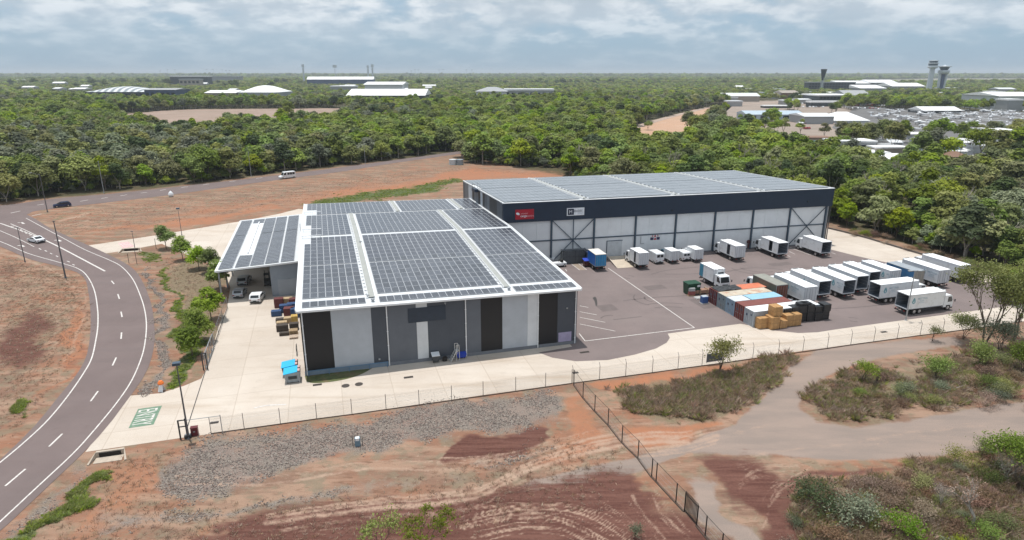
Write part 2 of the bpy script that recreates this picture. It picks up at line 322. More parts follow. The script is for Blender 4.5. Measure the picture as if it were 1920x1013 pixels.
# ring of large faces all round joins the fine sheet to the horizon
ext = []
co = np.zeros((nv, 3)); co[:, 0] = Xg.ravel(); co[:, 1] = Yg.ravel()
idx = np.arange(nv).reshape(NY, NX); q = np.stack([idx[:-1, :-1], idx[:-1, 1:], idx[1:, 1:], idx[1:, :-1]], -1).reshape(-1, 4)
me.vertices.add(nv); me.vertices.foreach_set('co', co.ravel()); me.loops.add(q.size); me.loops.foreach_set('vertex_index', q.ravel())
me.polygons.add(len(q)); me.polygons.foreach_set('loop_start', np.arange(0, q.size, 4)); me.polygons.foreach_set('loop_total', np.full(len(q), 4)); me.update(calc_edges=True)
def attr(me, name, r, g, b):
    a = me.attributes.new(name, 'FLOAT_COLOR', 'POINT'); d = np.ones((nv, 4), np.float32); d[:, 0] = r.ravel(); d[:, 1] = g.ravel(); d[:, 2] = b.ravel(); a.data.foreach_set('color', d.ravel())
attr(me, 'soil_a', gravel, dark, pale); attr(me, 'soil_b', green, dry, grey); attr(me, 'soil_c', orange, bare, floor_)
gm = bpy.data.materials.new('soil'); gm.use_nodes = True; t = gm.node_tree; n = t.nodes; l = t.links; b = n['Principled BSDF']; b.inputs['Roughness'].default_value = .95; b.inputs['Specular IOR Level'].default_value = .15
tcn = n.new('ShaderNodeTexCoord')
def gnoise(sc, det=6, rough=.6, stretch=None, rot=0):
    x = n.new('ShaderNodeTexNoise'); x.inputs['Scale'].default_value = sc; x.inputs['Detail'].default_value = det; x.inputs['Roughness'].default_value = rough
    if stretch:
        mp = n.new('ShaderNodeMapping'); mp.inputs['Scale'].default_value = stretch; mp.inputs['Rotation'].default_value = (0, 0, rot); l.new(tcn.outputs['Object'], mp.inputs[0]); l.new(mp.outputs[0], x.inputs[0])
    else: l.new(tcn.outputs['Object'], x.inputs[0])
    return x.outputs[0]
def gmix(f, a, bb, blend='MIX'):
    x = n.new('ShaderNodeMix'); x.data_type = 'RGBA'; x.blend_type = blend
    for i, v in ((0, f), (6, a), (7, bb)):
        if isinstance(v, (tuple, list)): x.inputs[i].default_value = (*v, 1)
        elif isinstance(v, (int, float)): x.inputs[i].default_value = v
        else: l.new(v, x.inputs[i])
    return x.outputs[2]
def gramp(x, a, bb, lo=0, hi=1):
    m = n.new('ShaderNodeMapRange'); m.interpolation_type = 'SMOOTHSTEP'; l.new(x, m.inputs[0]); m.inputs[1].default_value = a; m.inputs[2].default_value = bb; m.inputs[3].default_value = lo; m.inputs[4].default_value = hi; return m.outputs[0]
def gmath(op, a, bb):
    m = n.new('ShaderNodeMath'); m.operation = op
    for i, v in enumerate((a, bb)):
        if isinstance(v, (int, float)): m.inputs[i].default_value = v
        else: l.new(v, m.inputs[i])
    return m.outputs[0]
nA = gnoise(.07, 8, .62); nB = gnoise(.45, 8, .65); nC = gnoise(3.2, 6, .75); nD = gnoise(.25, 7, .6, (.35, 1.6, 1), R(-14)); nE = gnoise(9, 3, .7)
edge = gmath('ADD', gmath('MULTIPLY', nB, .6), gmath('MULTIPLY', nC, .4))
chan = {}
for an in ('soil_a', 'soil_b', 'soil_c'):
    a = n.new('ShaderNodeAttribute'); a.attribute_name = an; s_ = n.new('ShaderNodeSeparateColor'); l.new(a.outputs['Color'], s_.inputs[0])
    for i, k in enumerate('rgb'): chan[an[-1] + k] = s_.outputs[i]
def mask(k, amp=1.1, lo=.35, hi=.65):
    return gramp(gmath('ADD', chan[k], gmath('MULTIPLY', gmath('SUBTRACT', edge, .5), amp)), lo, hi)
nS = gmath('ADD', gmath('MULTIPLY', gnoise(.6, 8, .7, (.25, 2.6, 1), R(-18)), .7), gmath('MULTIPLY', nC, .3))
def mask2(k, amp, src, lo=.3, hi=.75): return gramp(gmath('ADD', chan[k], gmath('MULTIPLY', gmath('SUBTRACT', src, .5), amp)), lo, hi)
floorc = gmix(gramp(nB, .35, .65), (.105, .075, .048), (.07, .075, .035))
dirt = gmix(gramp(nA, .38, .62), (.27, .135, .085), (.20, .125, .09))
dirt = gmix(gramp(nD, .45, .6, 0, .75), dirt, (.34, .225, .16))
dirt = gmix(gramp(nB, .46, .6, 0, .75), dirt, (.20, .165, .115))
dirt = gmix(gramp(gnoise(.9, 9, .75, (.5, 1.6, 1), R(-10)), .52, .66, 0, .7), dirt, (.125, .068, .045))
dirt = gmix(gramp(gnoise(1.6, 8, .75), .56, .7, 0, .7), dirt, (.40, .29, .215))
dirt = gmix(gramp(nC, .52, .75, 0, .35), dirt, (.15, .105, .075))
c = gmix(mask('cg', .5), floorc, dirt)
c = gmix(mask('cr', 2.2, .3, .8), c, gmix(gramp(nB, .35, .7), (.36, .155, .085), (.27, .145, .09)))
c = gmix(mask('br', 2.0, .3, .8), c, gmix(gramp(nC, .3, .7), (.06, .085, .03), (.12, .14, .055)))
c = gmix(mask('bg', 2.0, .3, .8), c, gmix(gramp(nC, .3, .7), (.14, .11, .07), (.24, .19, .125)))
c = gmix(mask('bb', 1.2, .3, .75), c, gmix(gramp(nD, .35, .65), (.29, .225, .19), (.235, .19, .165)))
c = gmix(mask2('ag', 1.5, nS), c, gmix(gramp(nS, .35, .65), (.082, .034, .027), (.16, .078, .06)))
grv = gmix(gramp(nE, .4, .62), (.12, .10, .09), (.27, .245, .225))
c = gmix(gmath('MULTIPLY', mask('ar', 2.4, .25, .95), .75), c, grv)
c = gmix(gmath('MULTIPLY', mask('ab', 1.7, .25, .8), .85), c, (.41, .285, .215))
c = gmix(1.0, c, gmix(nE, (.72, .72, .72), (1.28, 1.28, 1.28)), 'MULTIPLY')
l.new(c, b.inputs['Base Color'])
bu = n.new('ShaderNodeBump'); bu.inputs[0].default_value = .35; bu.inputs[1].default_value = .08; l.new(gmath('ADD', nC, gmath('MULTIPLY', nE, .4)), bu.inputs[2]); l.new(bu.outputs[0], b.inputs['Normal'])
me.materials.append(gm); obj('ground', me, kind='structure')
far_m = mat('far_ground', (.085, .078, .045), .95, 0, .3, .01, spec=.1)
mb = MB(); ring = [(430 * 1.12, 430), (-430 * 1.12, 430)]
# far sheet lies a little lower so that it never meets the fine one
mb.add([(-16000, -800, -.3), (16000, -800, -.3), (16000, 24000, -.3), (-16000, 24000, -.3)], [(0, 1, 2, 3)]); mb.build('terrain', far_m, kind='structure')

# ---------------------------------------------------------------- asphalt, concrete, markings
def paving(name, ca, cb, cc, sc=1., bump=.15, kind='road', joints=False):
    m = bpy.data.materials.new(name); m.use_nodes = True; t = m.node_tree; n_ = t.nodes; l_ = t.links; b_ = n_['Principled BSDF']; b_.inputs['Roughness'].default_value = .9; b_.inputs['Specular IOR Level'].default_value = .25
    tc_ = n_.new('ShaderNodeTexCoord')
    def no(s, d, r, st=None, rot=0):
        x = n_.new('ShaderNodeTexNoise'); x.inputs['Scale'].default_value = s; x.inputs['Detail'].default_value = d; x.inputs['Roughness'].default_value = r
        mp = n_.new('ShaderNodeMapping'); mp.inputs['Rotation'].default_value = (0, 0, rot); mp.inputs['Scale'].default_value = st or (1, 1, 1); l_.new(tc_.outputs['Object'], mp.inputs[0]); l_.new(mp.outputs[0], x.inputs[0]); return x.outputs[0]
    def mi(f, a, b2, lo, hi, mxv=1):
        r = n_.new('ShaderNodeMapRange'); l_.new(f, r.inputs[0]); r.inputs[1].default_value = lo; r.inputs[2].default_value = hi; r.inputs[4].default_value = mxv
        x = n_.new('ShaderNodeMix'); x.data_type = 'RGBA'; l_.new(r.outputs[0], x.inputs[0])
        for i, v in ((6, a), (7, b2)):
            if isinstance(v, tuple): x.inputs[i].default_value = (*v, 1)
            else: l_.new(v, x.inputs[i])
        return x.outputs[2]
    c_ = mi(no(.12 * sc, 7, .6), ca, cb, .35, .65)
    c_ = mi(no(.09 * sc, 8, .65, (.3, 2.2, 1), R(-16)), c_, cc, .5, .72, .55)
    c_ = mi(no(.6, 9, .75), c_, tuple(x * .72 for x in ca), .55, .75, .5)
    c_ = mi(no(25, 2, .6), c_, tuple(min(1, x * 1.25) for x in cb), .45, .75, .5)
    if joints:
        mp = n_.new('ShaderNodeMapping'); mp.inputs['Rotation'].default_value = (0, 0, -R(16.3)); l_.new(tc_.outputs['Object'], mp.inputs[0]); br = n_.new('ShaderNodeTexBrick'); br.offset = 0; br.inputs['Scale'].default_value = 1; br.inputs['Brick Width'].default_value = 6.2; br.inputs['Row Height'].default_value = 5.6; br.inputs['Mortar Size'].default_value = .05
        br.inputs['Color1'].default_value = (1, 1, 1, 1); br.inputs['Color2'].default_value = (.93, .925, .92, 1); br.inputs['Mortar'].default_value = (.80, .77, .74, 1); l_.new(mp.outputs[0], br.inputs[0])
        x = n_.new('ShaderNodeMix'); x.data_type = 'RGBA'; x.blend_type = 'MULTIPLY'; x.inputs[0].default_value = 1; l_.new(c_, x.inputs[6]); l_.new(br.outputs[0], x.inputs[7]); c_ = x.outputs[2]
        c_ = mi(no(.16, 6, .6, (.22, 1.6, 1), R(-16)), c_, (.36, .27, .19), .56, .74, .6)
    l_.new(c_, b_.inputs['Base Color']); MATS[name] = m; return m
asph = paving('yard_asphalt', (.165, .134, .129), (.205, .164, .157), (.235, .195, .183))
roadm = paving('road_asphalt', (.150, .116, .111), (.176, .137, .131), (.132, .107, .104), 1.4)
conc = paving('concrete_paving', (.50, .43, .365), (.57, .505, .44), (.42, .34, .265), 1., joints=True)
paint = mat('line_paint', (.62, .59, .56), .7, 0, .15, 3, dirt=((.28, .24, .23), 2.5, .8))

# near warehouse frame of reference
TH = R(16.3); OW = Vector((-26.95, 76.5, 0)); e1 = Vector((cos(TH), sin(TH), 0)); e2 = Vector((-sin(TH), cos(TH), 0))
def WL(U, V, z=0): return OW + e1 * U + e2 * V + Vector((0, 0, z))
conc_pts = [(160, 848), (330, 823), (605, 784.5), (720, 768), (900, 742), (1074, 718), (1300, 688), (1500, 659), (1700, 632), (1830, 615), (2050, 585), (2050, 560), (1920, 532), (1810, 500), (1727, 477), (1630, 449), (1550, 428), (1470, 392), (1100, 420), (600, 396), (560, 392), (520, 402), (447, 416), (290, 442), (163, 461), (198, 475.5), (236, 470), (303, 457.5), (326, 468), (385, 491), (420, 505), (432, 540), (426, 576), (410, 612), (388, 690), (378, 710), (345, 724), (300, 738), (242, 742.5), (204, 790)]
slab('concrete_apron', poly_px(*conc_pts), -.12, .02, conc)
yard = [(980, 650), (1040, 656)] + [(1000, 662), (1035, 672), (1080, 678.5), (1140, 675.5), (1190, 665.5), (1230, 654), (1250, 643), (1256, 634), (1252, 626), (1302, 619), (1388, 607.5), (1420, 613), (1455, 620.5), (1497, 625), (1533, 623.5), (1568, 618), (1640, 608), (1760, 592), (1850, 580), (1980, 562), (1980, 554), (1900, 540), (1800, 520), (1659, 492), (1605, 480), (1557, 468), (1545, 462), (1540, 440), (1000, 478), (930, 470)]
yard = yard[1:]
sheet('asphalt_yard', [WL(37, 40), WL(37, -.6)] + poly_px(*[(1010, 661.5), (1035, 671), (1080, 678), (1140, 675.5), (1190, 665.5), (1230, 654), (1250, 643), (1256, 634), (1252, 626), (1302, 619), (1388, 607.5), (1420, 613), (1455, 620.5), (1497, 625), (1533, 623.5), (1568, 618), (1640, 608), (1760, 592), (1850, 580), (1980, 562), (1980, 554), (1900, 540), (1800, 520), (1659, 492), (1605, 480), (1557, 468), (1545, 461), (1545, 450), (1100, 480)]), .028, asph)
# main road between its two pavement edges
rl = smooth(poly_px((-260, 372), (-90, 428), (-1, 462), (55, 486), (110, 500), (154, 517), (166, 550), (170, 598), (168, 639), (160, 674), (140, 708), (110, 744), (74, 789), (30, 835), (-20, 880), (-100, 950), (-200, 1040)), 8)
rr = smooth(poly_px((-200, 340), (-20, 385), (50, 403), (92, 427), (140, 449), (200, 476), (247, 502), (268, 530), (284, 572), (290, 620), (288, 655), (276, 695), (256, 727), (234, 757), (204, 797), (160, 846), (80, 922)) + [G(0, 997), G(-120, 1095)], 8)
mb = MB(); m_ = min(len(rl), len(rr)); 
def resamp(P, k):
    d = [0]
    for a, b_ in zip(P[:-1], P[1:]): d.append(d[-1] + (b_ - a).length)
    o = []
    for i in range(k):
        s_ = d[-1] * i / (k - 1); j = min(max(np.searchsorted(d, s_) - 1, 0), len(P) - 2); t_ = (s_ - d[j]) / max(d[j + 1] - d[j], 1e-9); o.append(P[j].lerp(P[j + 1], float(min(max(t_, 0), 1))))
    return o
rl = resamp(rl, 80); rr = resamp(rr, 80)
mb.add([(p.x, p.y, .034) for p in rl] + [(p.x, p.y, .034) for p in rr], [(i, i + 1, 81 + i, 80 + i) for i in range(79)]); mb.build('road', roadm, kind='structure')
fl = smooth(poly_px((-500, 420), (-200, 402), (0, 386), (100, 373), (215, 363), (336, 350), (503, 331), (640, 314), (751, 299), (860, 284)), 6)
fr = smooth(poly_px((-500, 480), (-200, 440), (0, 408), (87, 393), (201, 380), (336, 363.5), (503, 340), (640, 322), (740, 306), (875, 287)), 6)
fl = resamp(fl, 50); fr = resamp(fr, 50); mb = MB(); mb.add([(p.x, p.y, .030) for p in fl] + [(p.x, p.y, .030) for p in fr], [(i, i + 1, 51 + i, 50 + i) for i in range(49)]); mb.build('side_road', roadm, kind='structure')
sheet('junction', poly_px((-300, 432), (-100, 398), (0, 395), (87, 392.5), (62, 397), (48, 404), (49, 410), (92, 432), (60, 460), (0, 450)), .026, roadm)
def line(mb, pts, w, z=.04): strip(mb, smooth(pts, 5) if len(pts) > 2 else [Vector(p) for p in pts], w, z)
mb = MB()
line(mb, poly_px((-90, 421), (0, 453), (51, 475), (113, 493), (147, 504.5), (164, 519), (177, 545), (183, 580), (183.5, 611), (179.6, 639), (172, 672), (157, 700), (128, 742), (91, 787), (50, 826), (0, 868), (-80, 930)), .17)
line(mb, poly_px((49, 409.5), (85, 429), (115.5, 445.4), (159, 468.5), (205, 488), (228, 500.6), (249, 524), (264, 557), (272, 585), (274.6, 611), (272.5, 639), (266, 669), (247.5, 713), (218, 757), (170, 815), (135, 853), (73, 911), (0, 979), (-60, 1034)), .16)
line(mb, poly_px((-60, 408), (0, 433), (30, 446), (64, 463)), .16)
line(mb, poly_px((0, 419), (40, 433), (78, 448), (110, 463), (150, 484), (182, 501), (197, 509)), .34)
line(mb, poly_px((20, 420), (50, 433), (76, 446)), .2)
for a, b_ in (((209, 527), (214, 533)), ((221, 552), (224, 561)), ((227, 585), (229, 595)), ((228, 624), (227, 636)), ((218, 671), (211, 686)), ((184, 734), (170, 753)), ((117, 814), (92, 838)), ((48, 880), (10, 912)), ((73, 466), (77, 468.5)), ((84, 470), (88, 472)), ((94, 475), (98, 477)), ((105, 480), (109, 482)), ((126, 490), (131, 492)), ((136, 496), (140, 498))):
    line(mb, poly_px(a, b_), .2)
for k in range(8):
    x = 22 + k * 7.2; y = 424 + k * 3.3; line(mb, poly_px((x - 3, y + 1.2), (x + 5, y + .2)), .5)
# turn arrows
for (x, y) in ((38, 461), (107, 451), (38, 418)):
    line(mb, poly_px((x - 5, y), (x + 2, y - .3)), .45); line(mb, poly_px((x + 2, y - .6), (x + 7, y + 2)), .5)
for a, b_ in (((60, 405), (78, 401.5)), ((20, 400), (38, 396)), ((70, 385), (82, 383)), ((115, 383), (130, 380.5)), ((150, 378), (165, 375.5)), ((190, 372.5), (202, 370.5)), ((226, 367.5), (238, 365.5)), ((264, 362.5), (276, 360.8)), ((300, 357.5), (311, 355.8)), ((340, 352), (352, 350.4)), ((380, 347), (392, 345.5)), ((430, 341), (442, 339.5)), ((480, 335), (492, 333.5))):
    line(mb, poly_px(a, b_), .35)
mb.build('road_markings', paint, kind='structure')
mb = MB()
for a, b_, w in (((1140, 503), (1302, 615), .16), ((1302, 615), (1097, 640), .16), ((1097, 640), (1086, 626), .14), ((1087, 574), (1103, 577), .13), ((1087, 585), (1119, 591), .13), ((1087, 595.5), (1135, 605), .13), ((1087, 608), (1154, 621.5), .13),
              ((1071, 495), (1087, 507), .14), ((1084, 494), (1100, 506.5), .14), ((1060, 505), (1063, 509), .14), ((1480.5, 464.5), (1520.7, 479), .14), ((1480, 472), (1490, 477), .14), ((1477, 479.7), (1482.7, 482.6), .14), ((1559, 474), (1567, 477), .14)):
    line(mb, poly_px(a, b_), w)
mb.build('yard_markings', paint, kind='structure')
sheet('parking_strip', poly_px((1072, 495.2), (1083, 494.4), (1099, 506.5), (1088, 507)), .033, mat('worn_paint', (.30, .24, .19), .9))
mb = MB(); line(mb, poly_px((476, 766), (500, 761), (537, 759)), .25); mb.build('apron_marking', paint, kind='structure')
# green entry panel, lettering stretched for drivers
gp = poly_px((259, 767.5), (304, 761), (288, 796.5), (241, 803.5)); sheet('entry_panel', gp, .032, mat('green_paint', (.13, .22, .15), .8, 0, .15, 1.5, dirt=((.35, .36, .3), 2, .5)))
def ground_text(body, quad, m, name='ground_lettering', frac=.84):
    # quad: word start top, word end top ... given as [left-top, right-top, right-bottom, left-bottom] in reading sense
    lt, rt, rb, lb = quad; cu = bpy.data.curves.new(name, 'FONT'); cu.body = body; cu.size = 1; cu.offset = 0; cu.materials.append(m)
    o = bpy.data.objects.new(name, cu); COL.objects.link(o); bpy.context.view_layer.update(); dx, dy = max(o.dimensions.x, .01), .73
    X = (rb - lb); Yv = (lt - lb); c0 = lb + X * (1 - frac) / 2 + Yv * (1 - frac) / 2; X = X * frac / dx; Yv = Yv * frac / dy
    M_ = Matrix(((X.x, Yv.x, 0, c0.x), (X.y, Yv.y, 0, c0.y), (0, 0, 1, .037), (0, 0, 0, 1)))
    me_ = bpy.data.meshes.new_from_object(o); bpy.data.objects.remove(o); me_.transform(M_)
    return obj(name, me_, kind='structure')
ground_text('ENTRY', [gp[1], gp[2], gp[3], gp[0]], paint)
pp_ = poly_px((221, 456), (240, 453.5), (252, 462.5), (231, 466)); sheet('no_entry_panel', pp_, .032, mat('faded_red_paint', (.62, .36, .36), .8, 0, .15, 1.2, dirt=((.6, .52, .48), 1.2, .8)))
ground_text('NO ENTRY', [pp_[3], pp_[0], pp_[1], pp_[2]], paint)
# grass patch by the warehouse corner, lids and grates
sheet('grass_verge', [WL(-.1, .4), WL(0, -.6)] + smooth(poly_px((575, 716), (590, 719), (625, 716), (655, 710), (680, 701), (698, 691)), 4), .03, mat('lawn', (.09, .105, .04), .95, 0, .45, 1.2, .4, 10, dirt=((.2, .13, .08), .5, .9)))
lid_m = mat('drain_cover', (.06, .05, .045), .8)
for i, (u, v, w, round_) in enumerate(((648, 724, 1.0, 1), (673, 721, 1.0, 1), (595, 722, 1.1, 0), (766, 708, 1.2, 0), (1079, 699.5, .8, 0), (1096, 661, 1.4, 0), (402, 793, .9, 0), (1657, 623, 1.1, 0))):
    p = G(u, v); mb = MB()
    if round_: mb.lathe([(.5, 0), (.5, .03), (.46, .03)], 20)
    else:
        mb.cbox((0, 0, 0), (w, .5, .025), 0)
        for k in range(5): mb.cbox((0, -.2 + k * .1, .025), (w * .95, .03, .012))
    mb.build('manhole_cover' if round_ else 'drain_grate', lid_m, None, loc=(p.x, p.y, .024), rz=TH, cat='drain cover' if round_ else 'drain grate',
        label=['round iron manhole cover on the apron, nearer the grass patch', 'round iron manhole cover on the apron, farther from the grass patch', 'small grate at the tip of the grass patch by the warehouse corner', 'grate on the stained apron in front of the grey wheeled bin', 'small grate on the apron beside the fence corner', 'pale framed grate in the dark asphalt by the warehouse corner', 'grate just inside the entry gate frame', 'grate in the apron in front of the parked white trucks'][i])
# stains
tm_ = MB(); rt_ = random.Random(4)
for cx0, cy0, r0, a0, a1 in ((1180, 520, 9, .2, 1.6), (1230, 560, 12, 2.6, 4.2), (1420, 500, 14, 3.4, 5.2), (1330, 560, 10, 1.0, 2.4), (1600, 600, 9, 3.6, 5.0), (1270, 600, 16, 1.2, 2.0), (1150, 600, 8, 4.6, 6.0), (1480, 505, 10, 4.2, 5.6), (1560, 590, 11, 2.2, 3.4)):
    c0 = G(cx0, cy0)
    for o_ in (0, 1.9): strip(tm_, [c0 + Vector((cos(a0 + (a1 - a0) * k / 14), sin(a0 + (a1 - a0) * k / 14), 0)) * (r0 + o_ - 10) + Vector((6, 0, 0)) * 0 for k in range(15)] if abs(r0 + o_ - 10) > .8 else [c0, c0 + e1 * 5], .28, .0325)
for k in range(10):
    p0_ = G(rt_.uniform(1150, 1560), rt_.uniform(505, 600)); strip(tm_, smooth([p0_, p0_ + e1 * rt_.uniform(4, 9) + e2 * rt_.uniform(-2, 2), p0_ + e1 * rt_.uniform(10, 18) + e2 * rt_.uniform(-3, 3)], 6), .3, .0325)
tm_.build('tyre_marks', mat('tyre_mark', (.125, .102, .098), .85, 0, .1, 2), kind='structure')
for (u_, v_, w_, h_) in ((1215, 545, 4, 2.4), (1320, 580, 3, 5), (1450, 500, 5, 2), (1130, 585, 3, 3)):
    p_ = G(u_, v_); sheet('asphalt_patch', [p_ + e1 * a + e2 * b for a, b in ((0, 0), (w_, 0), (w_, h_), (0, h_))], .031, mat('patch_asphalt', (.145, .118, .113), .9, 0, .12, 1))
sheet('oil_stain', smooth(poly_px((1111, 559), (1116, 557), (1119, 562), (1120, 572), (1117, 574), (1115, 566), (1111, 559)), 3), .033, mat('oil', (.055, .048, .045), .6))
# ---------------------------------------------------------------- near warehouse
def zr(U, V): return 9.25 - .017 * U + .95 * (1 - abs(V - 36) / 36)
wh = thing('warehouse', 'grey and black striped warehouse with a low white roof covered in solar panels', 'warehouse', OW, TH)
c_black = corrug('cladding_black', (.012, .012, .014)); c_light = corrug('cladding_light_grey', (.40, .43, .47)); c_mid = corrug('cladding_mid_grey', (.115, .128, .15)); c_slate = corrug('cladding_slate', (.062, .072, .09)); c_pale = corrug('cladding_pale', (.60, .62, .64))
front = [(0, 3.8, c_black), (3.8, 8.9, c_light), (8.9, 10.85, c_slate), (10.85, 14.8, c_mid), (14.8, 16.3, c_pale), (16.3, 21.5, c_slate), (21.5, 23.7, c_mid), (23.7, 26.8, c_black), (26.8, 30.5, c_light), (30.5, 32.05, c_pale), (32.05, 35, c_black), (35, 38, c_slate)]
for a, b_, m in front:
    mb = MB(); zt = (zr(a, 0) - .12, zr(b_, 0) - .12); y0, y1 = .4, .5
    mb.add([(a, y0, .5), (b_ - .012, y0, .5), (b_ - .012, y1, .5), (a, y1, .5), (a, y0, zt[0]), (b_ - .012, y0, zt[1]), (b_ - .012, y1, zt[1]), (a, y1, zt[0])], [(0, 3, 2, 1), (4, 5, 6, 7), (0, 1, 5, 4), (1, 2, 6, 5), (2, 3, 7, 6), (3, 0, 4, 7)])
    mb.build('wall_panel', m, wh)
for k in range(12):   # side and rear cladding, striped like the front
    a = .52 + k * 5.92; m = [c_slate, c_black, c_mid, c_light][k % 4]; b_ = a + 5.9
    c_side = corrug('side_' + m.name, tuple(MATS[m.name].node_tree.nodes['Vector Math'].inputs[0].default_value), axis='Y')
    for x0, x1, U in ((0, .1, 0), (37.9, 38, 38)):
        mb = MB(); mb.add([(x0, a, .5), (x1, a, .5), (x1, b_, .5), (x0, b_, .5)] + [(x, v, zr(U, v) - .12) for x, v in ((x0, a), (x1, a), (x1, b_), (x0, b_))], [(0, 3, 2, 1), (4, 5, 6, 7), (0, 1, 5, 4), (1, 2, 6, 5), (2, 3, 7, 6), (3, 0, 4, 7)])
        mb.build('wall_panel', c_side, wh)
for k in range(6): MB().box(k * 6.33, 71.5, .5, k * 6.33 + 6.32, 71.6, 8.5).build('wall_panel', [c_slate, c_light][k % 2], wh)
mb = MB(); mb.box(-.05, .34, 0, 10.9, .55, .62); mb.build('plinth', mat('blue_plinth', (.20, .26, .33), .7), wh)
mb = MB(); mb.box(10.92, .36, 0, 38.02, .55, .5); mb.box(-.03, .55, 0, .12, 71.6, .5); mb.box(37.88, .55, 0, 38.02, 71.6, .5); mb.box(.12, 71.45, 0, 37.88, 71.6, .5); mb.build('plinth', mat('grey_plinth', (.17, .18, .2), .8), wh)
mb = MB(); mb.bar((.3, .1, .75), (10.7, .1, .75), .09); [mb.bar((x, .1, 0), (x, .1, .75), .09) for x in (.4, 3, 5.6, 8.2, 10.6)]; mb.build('guard_rail', mat('blue_rail', (.10, .20, .32), .5), wh)
for va, vb, nm in ((0, 36, 'roof'), (36, 72, 'roof')):
    mb = MB(); P = [(-.3, va), (38.3, va), (38.3, vb), (-.3, vb)]
    mb.add([(x, y, zr(x, y) - .1) for x, y in P] + [(x, y, zr(x, y)) for x, y in P], [(0, 3, 2, 1), (4, 5, 6, 7), (0, 1, 5, 4), (1, 2, 6, 5), (2, 3, 7, 6), (3, 0, 4, 7)]); mb.build(nm, corrug('roof_white', (.62, .64, .66), .25, 'X', .25, .45), wh)
mb = MB(); mb.bar((-.35, -.12, zr(-.3, 0) - .12), (38.35, -.12, zr(38.3, 0) - .12), .24, .26); mb.build('gutter', white, wh)
for x in (-.38, 38.38):
    mb = MB(); mb.bar((x, -.1, zr(x, 0) - .02), (x, 36, zr(x, 36) - .02), .16, .3); mb.bar((x, 36, zr(x, 36) - .02), (x, 72, zr(x, 72) - .02), .16, .3); mb.build('roof_flashing', white, wh)
mb = MB(); mb.bar((-.35, 72.12, zr(0, 72) - .1), (38.35, 72.12, zr(38, 72) - .1), .2, .25); mb.build('gutter', white, wh)
for x in (.25, 10.9, 21.55, 32.05, 37.75):
    mb = MB(); mb.tube((x, .3, .1), (x, .3, zr(x, 0) - .35), .075, n=8); mb.tube((x, .3, zr(x, 0) - .35), (x, -.05, zr(x, 0) - .2), .075, n=8)
    for z in (1, 3, 5, 7): mb.box(x - .11, .28, z, x + .11, .4, z + .05)
    mb.build('downpipe', white, wh)
MB().box(13.7, .33, 5.9, 18.8, .38, 7.95).build('blank_sign_board', mat('navy_board', (.028, .04, .06), .5), wh)
mb = MB(); mb.cbox((18.75, .28, 8.2), (.22, .2, .18)); mb.tube((18.75, .22, 8.2), (18.75, .05, 8.1), .03); mb.build('wall_lamp', steel, wh)
for x in (9.6, 36.4): mb = MB(); mb.cbox((x, .3, 1.1 if x < 20 else 5.6), (.25, .16, .2)); mb.build('wall_box', steel, wh)
MB().box(35.2, .34, .55, 37.2, .38, 2.0).build('pale_notice_board', mat('lilac_board', (.36, .32, .46), .6), wh)
# solar array: rows of portrait panels, white walk strips between
cell = bpy.data.materials.new('solar_glass'); cell.use_nodes = True; t = cell.node_tree; b_ = t.nodes['Principled BSDF']; b_.inputs['Roughness'].default_value = .22; b_.inputs['Specular IOR Level'].default_value = .55
def solar_mat():
    n_ = t.nodes; l_ = t.links; tc_ = n_.new('ShaderNodeTexCoord'); br = n_.new('ShaderNodeTexBrick'); br.offset = 0; br.inputs['Scale'].default_value = 1; br.inputs['Mortar Size'].default_value = .012; br.inputs['Brick Width'].default_value = .163; br.inputs['Row Height'].default_value = .163
    br.inputs['Color1'].default_value = (.040, .044, .058, 1); br.inputs['Color2'].default_value = (.048, .053, .068, 1); br.inputs['Mortar'].default_value = (.13, .14, .155, 1); l_.new(tc_.outputs['Object'], br.inputs[0])
    oi = n_.new('ShaderNodeObjectInfo'); mr = n_.new('ShaderNodeMapRange'); l_.new(oi.outputs['Random'], mr.inputs[0]); mr.inputs[3].default_value = .8; mr.inputs[4].default_value = 1.3
    vm = n_.new('ShaderNodeVectorMath'); vm.operation = 'SCALE'; l_.new(br.outputs[0], vm.inputs[0]); l_.new(mr.outputs[0], vm.inputs[3]); l_.new(vm.outputs[0], b_.inputs['Base Color'])
solar_mat()
frame_m = mat('panel_frame', (.50, .52, .55), .45, .1)
def panel_mb(w, h):
    mb = MB(); mb.box(-w / 2, -h / 2, 0, w / 2, h / 2, .045, 0); f = .034
    mb.box(-w / 2 + f, -h / 2 + f, .045, w / 2 - f, h / 2 - f, .048, 1); return mb
p_me = panel_mb(.985, 1.95).mesh('solar_panel', [frame_m, cell]); p_la = panel_mb(2.3, .985).mesh('solar_panel', [frame_m, cell])
rows = []; V = .75
rows.append((V, 1)); V = 4.0
for k in range(7): rows.append((V, 1)); V += 2.03
V += .45
for k in range(8): rows.append((V, 1)); V += 2.03
V = 36.3
for k in range(10): rows.append((V, 1)); V += 2.03
rows2 = []; V = 57.6
for k in range(7): rows2.append((V, 2)); V += 2.0
cells = []
for V, kd in rows + rows2:
    segs = ((.35, 8, 0), (10.15, 17, 0), (28.9, 9, 0)) if kd == 1 else ((.35, 18, 0), (20.1, 12, 0), (34.0, 4, 0))
    for u0, nn, _ in segs:
        for k in range(nn):
            if (V > 30 and V < 45 and u0 < 1 and k < 1) or (V > 55 and V < 62 and u0 < 1 and k < 2): continue
            cells.append((u0 + .5 + k * 1.005, V + .98))
joined = MB(); pm = panel_mb(.985, 1.95)
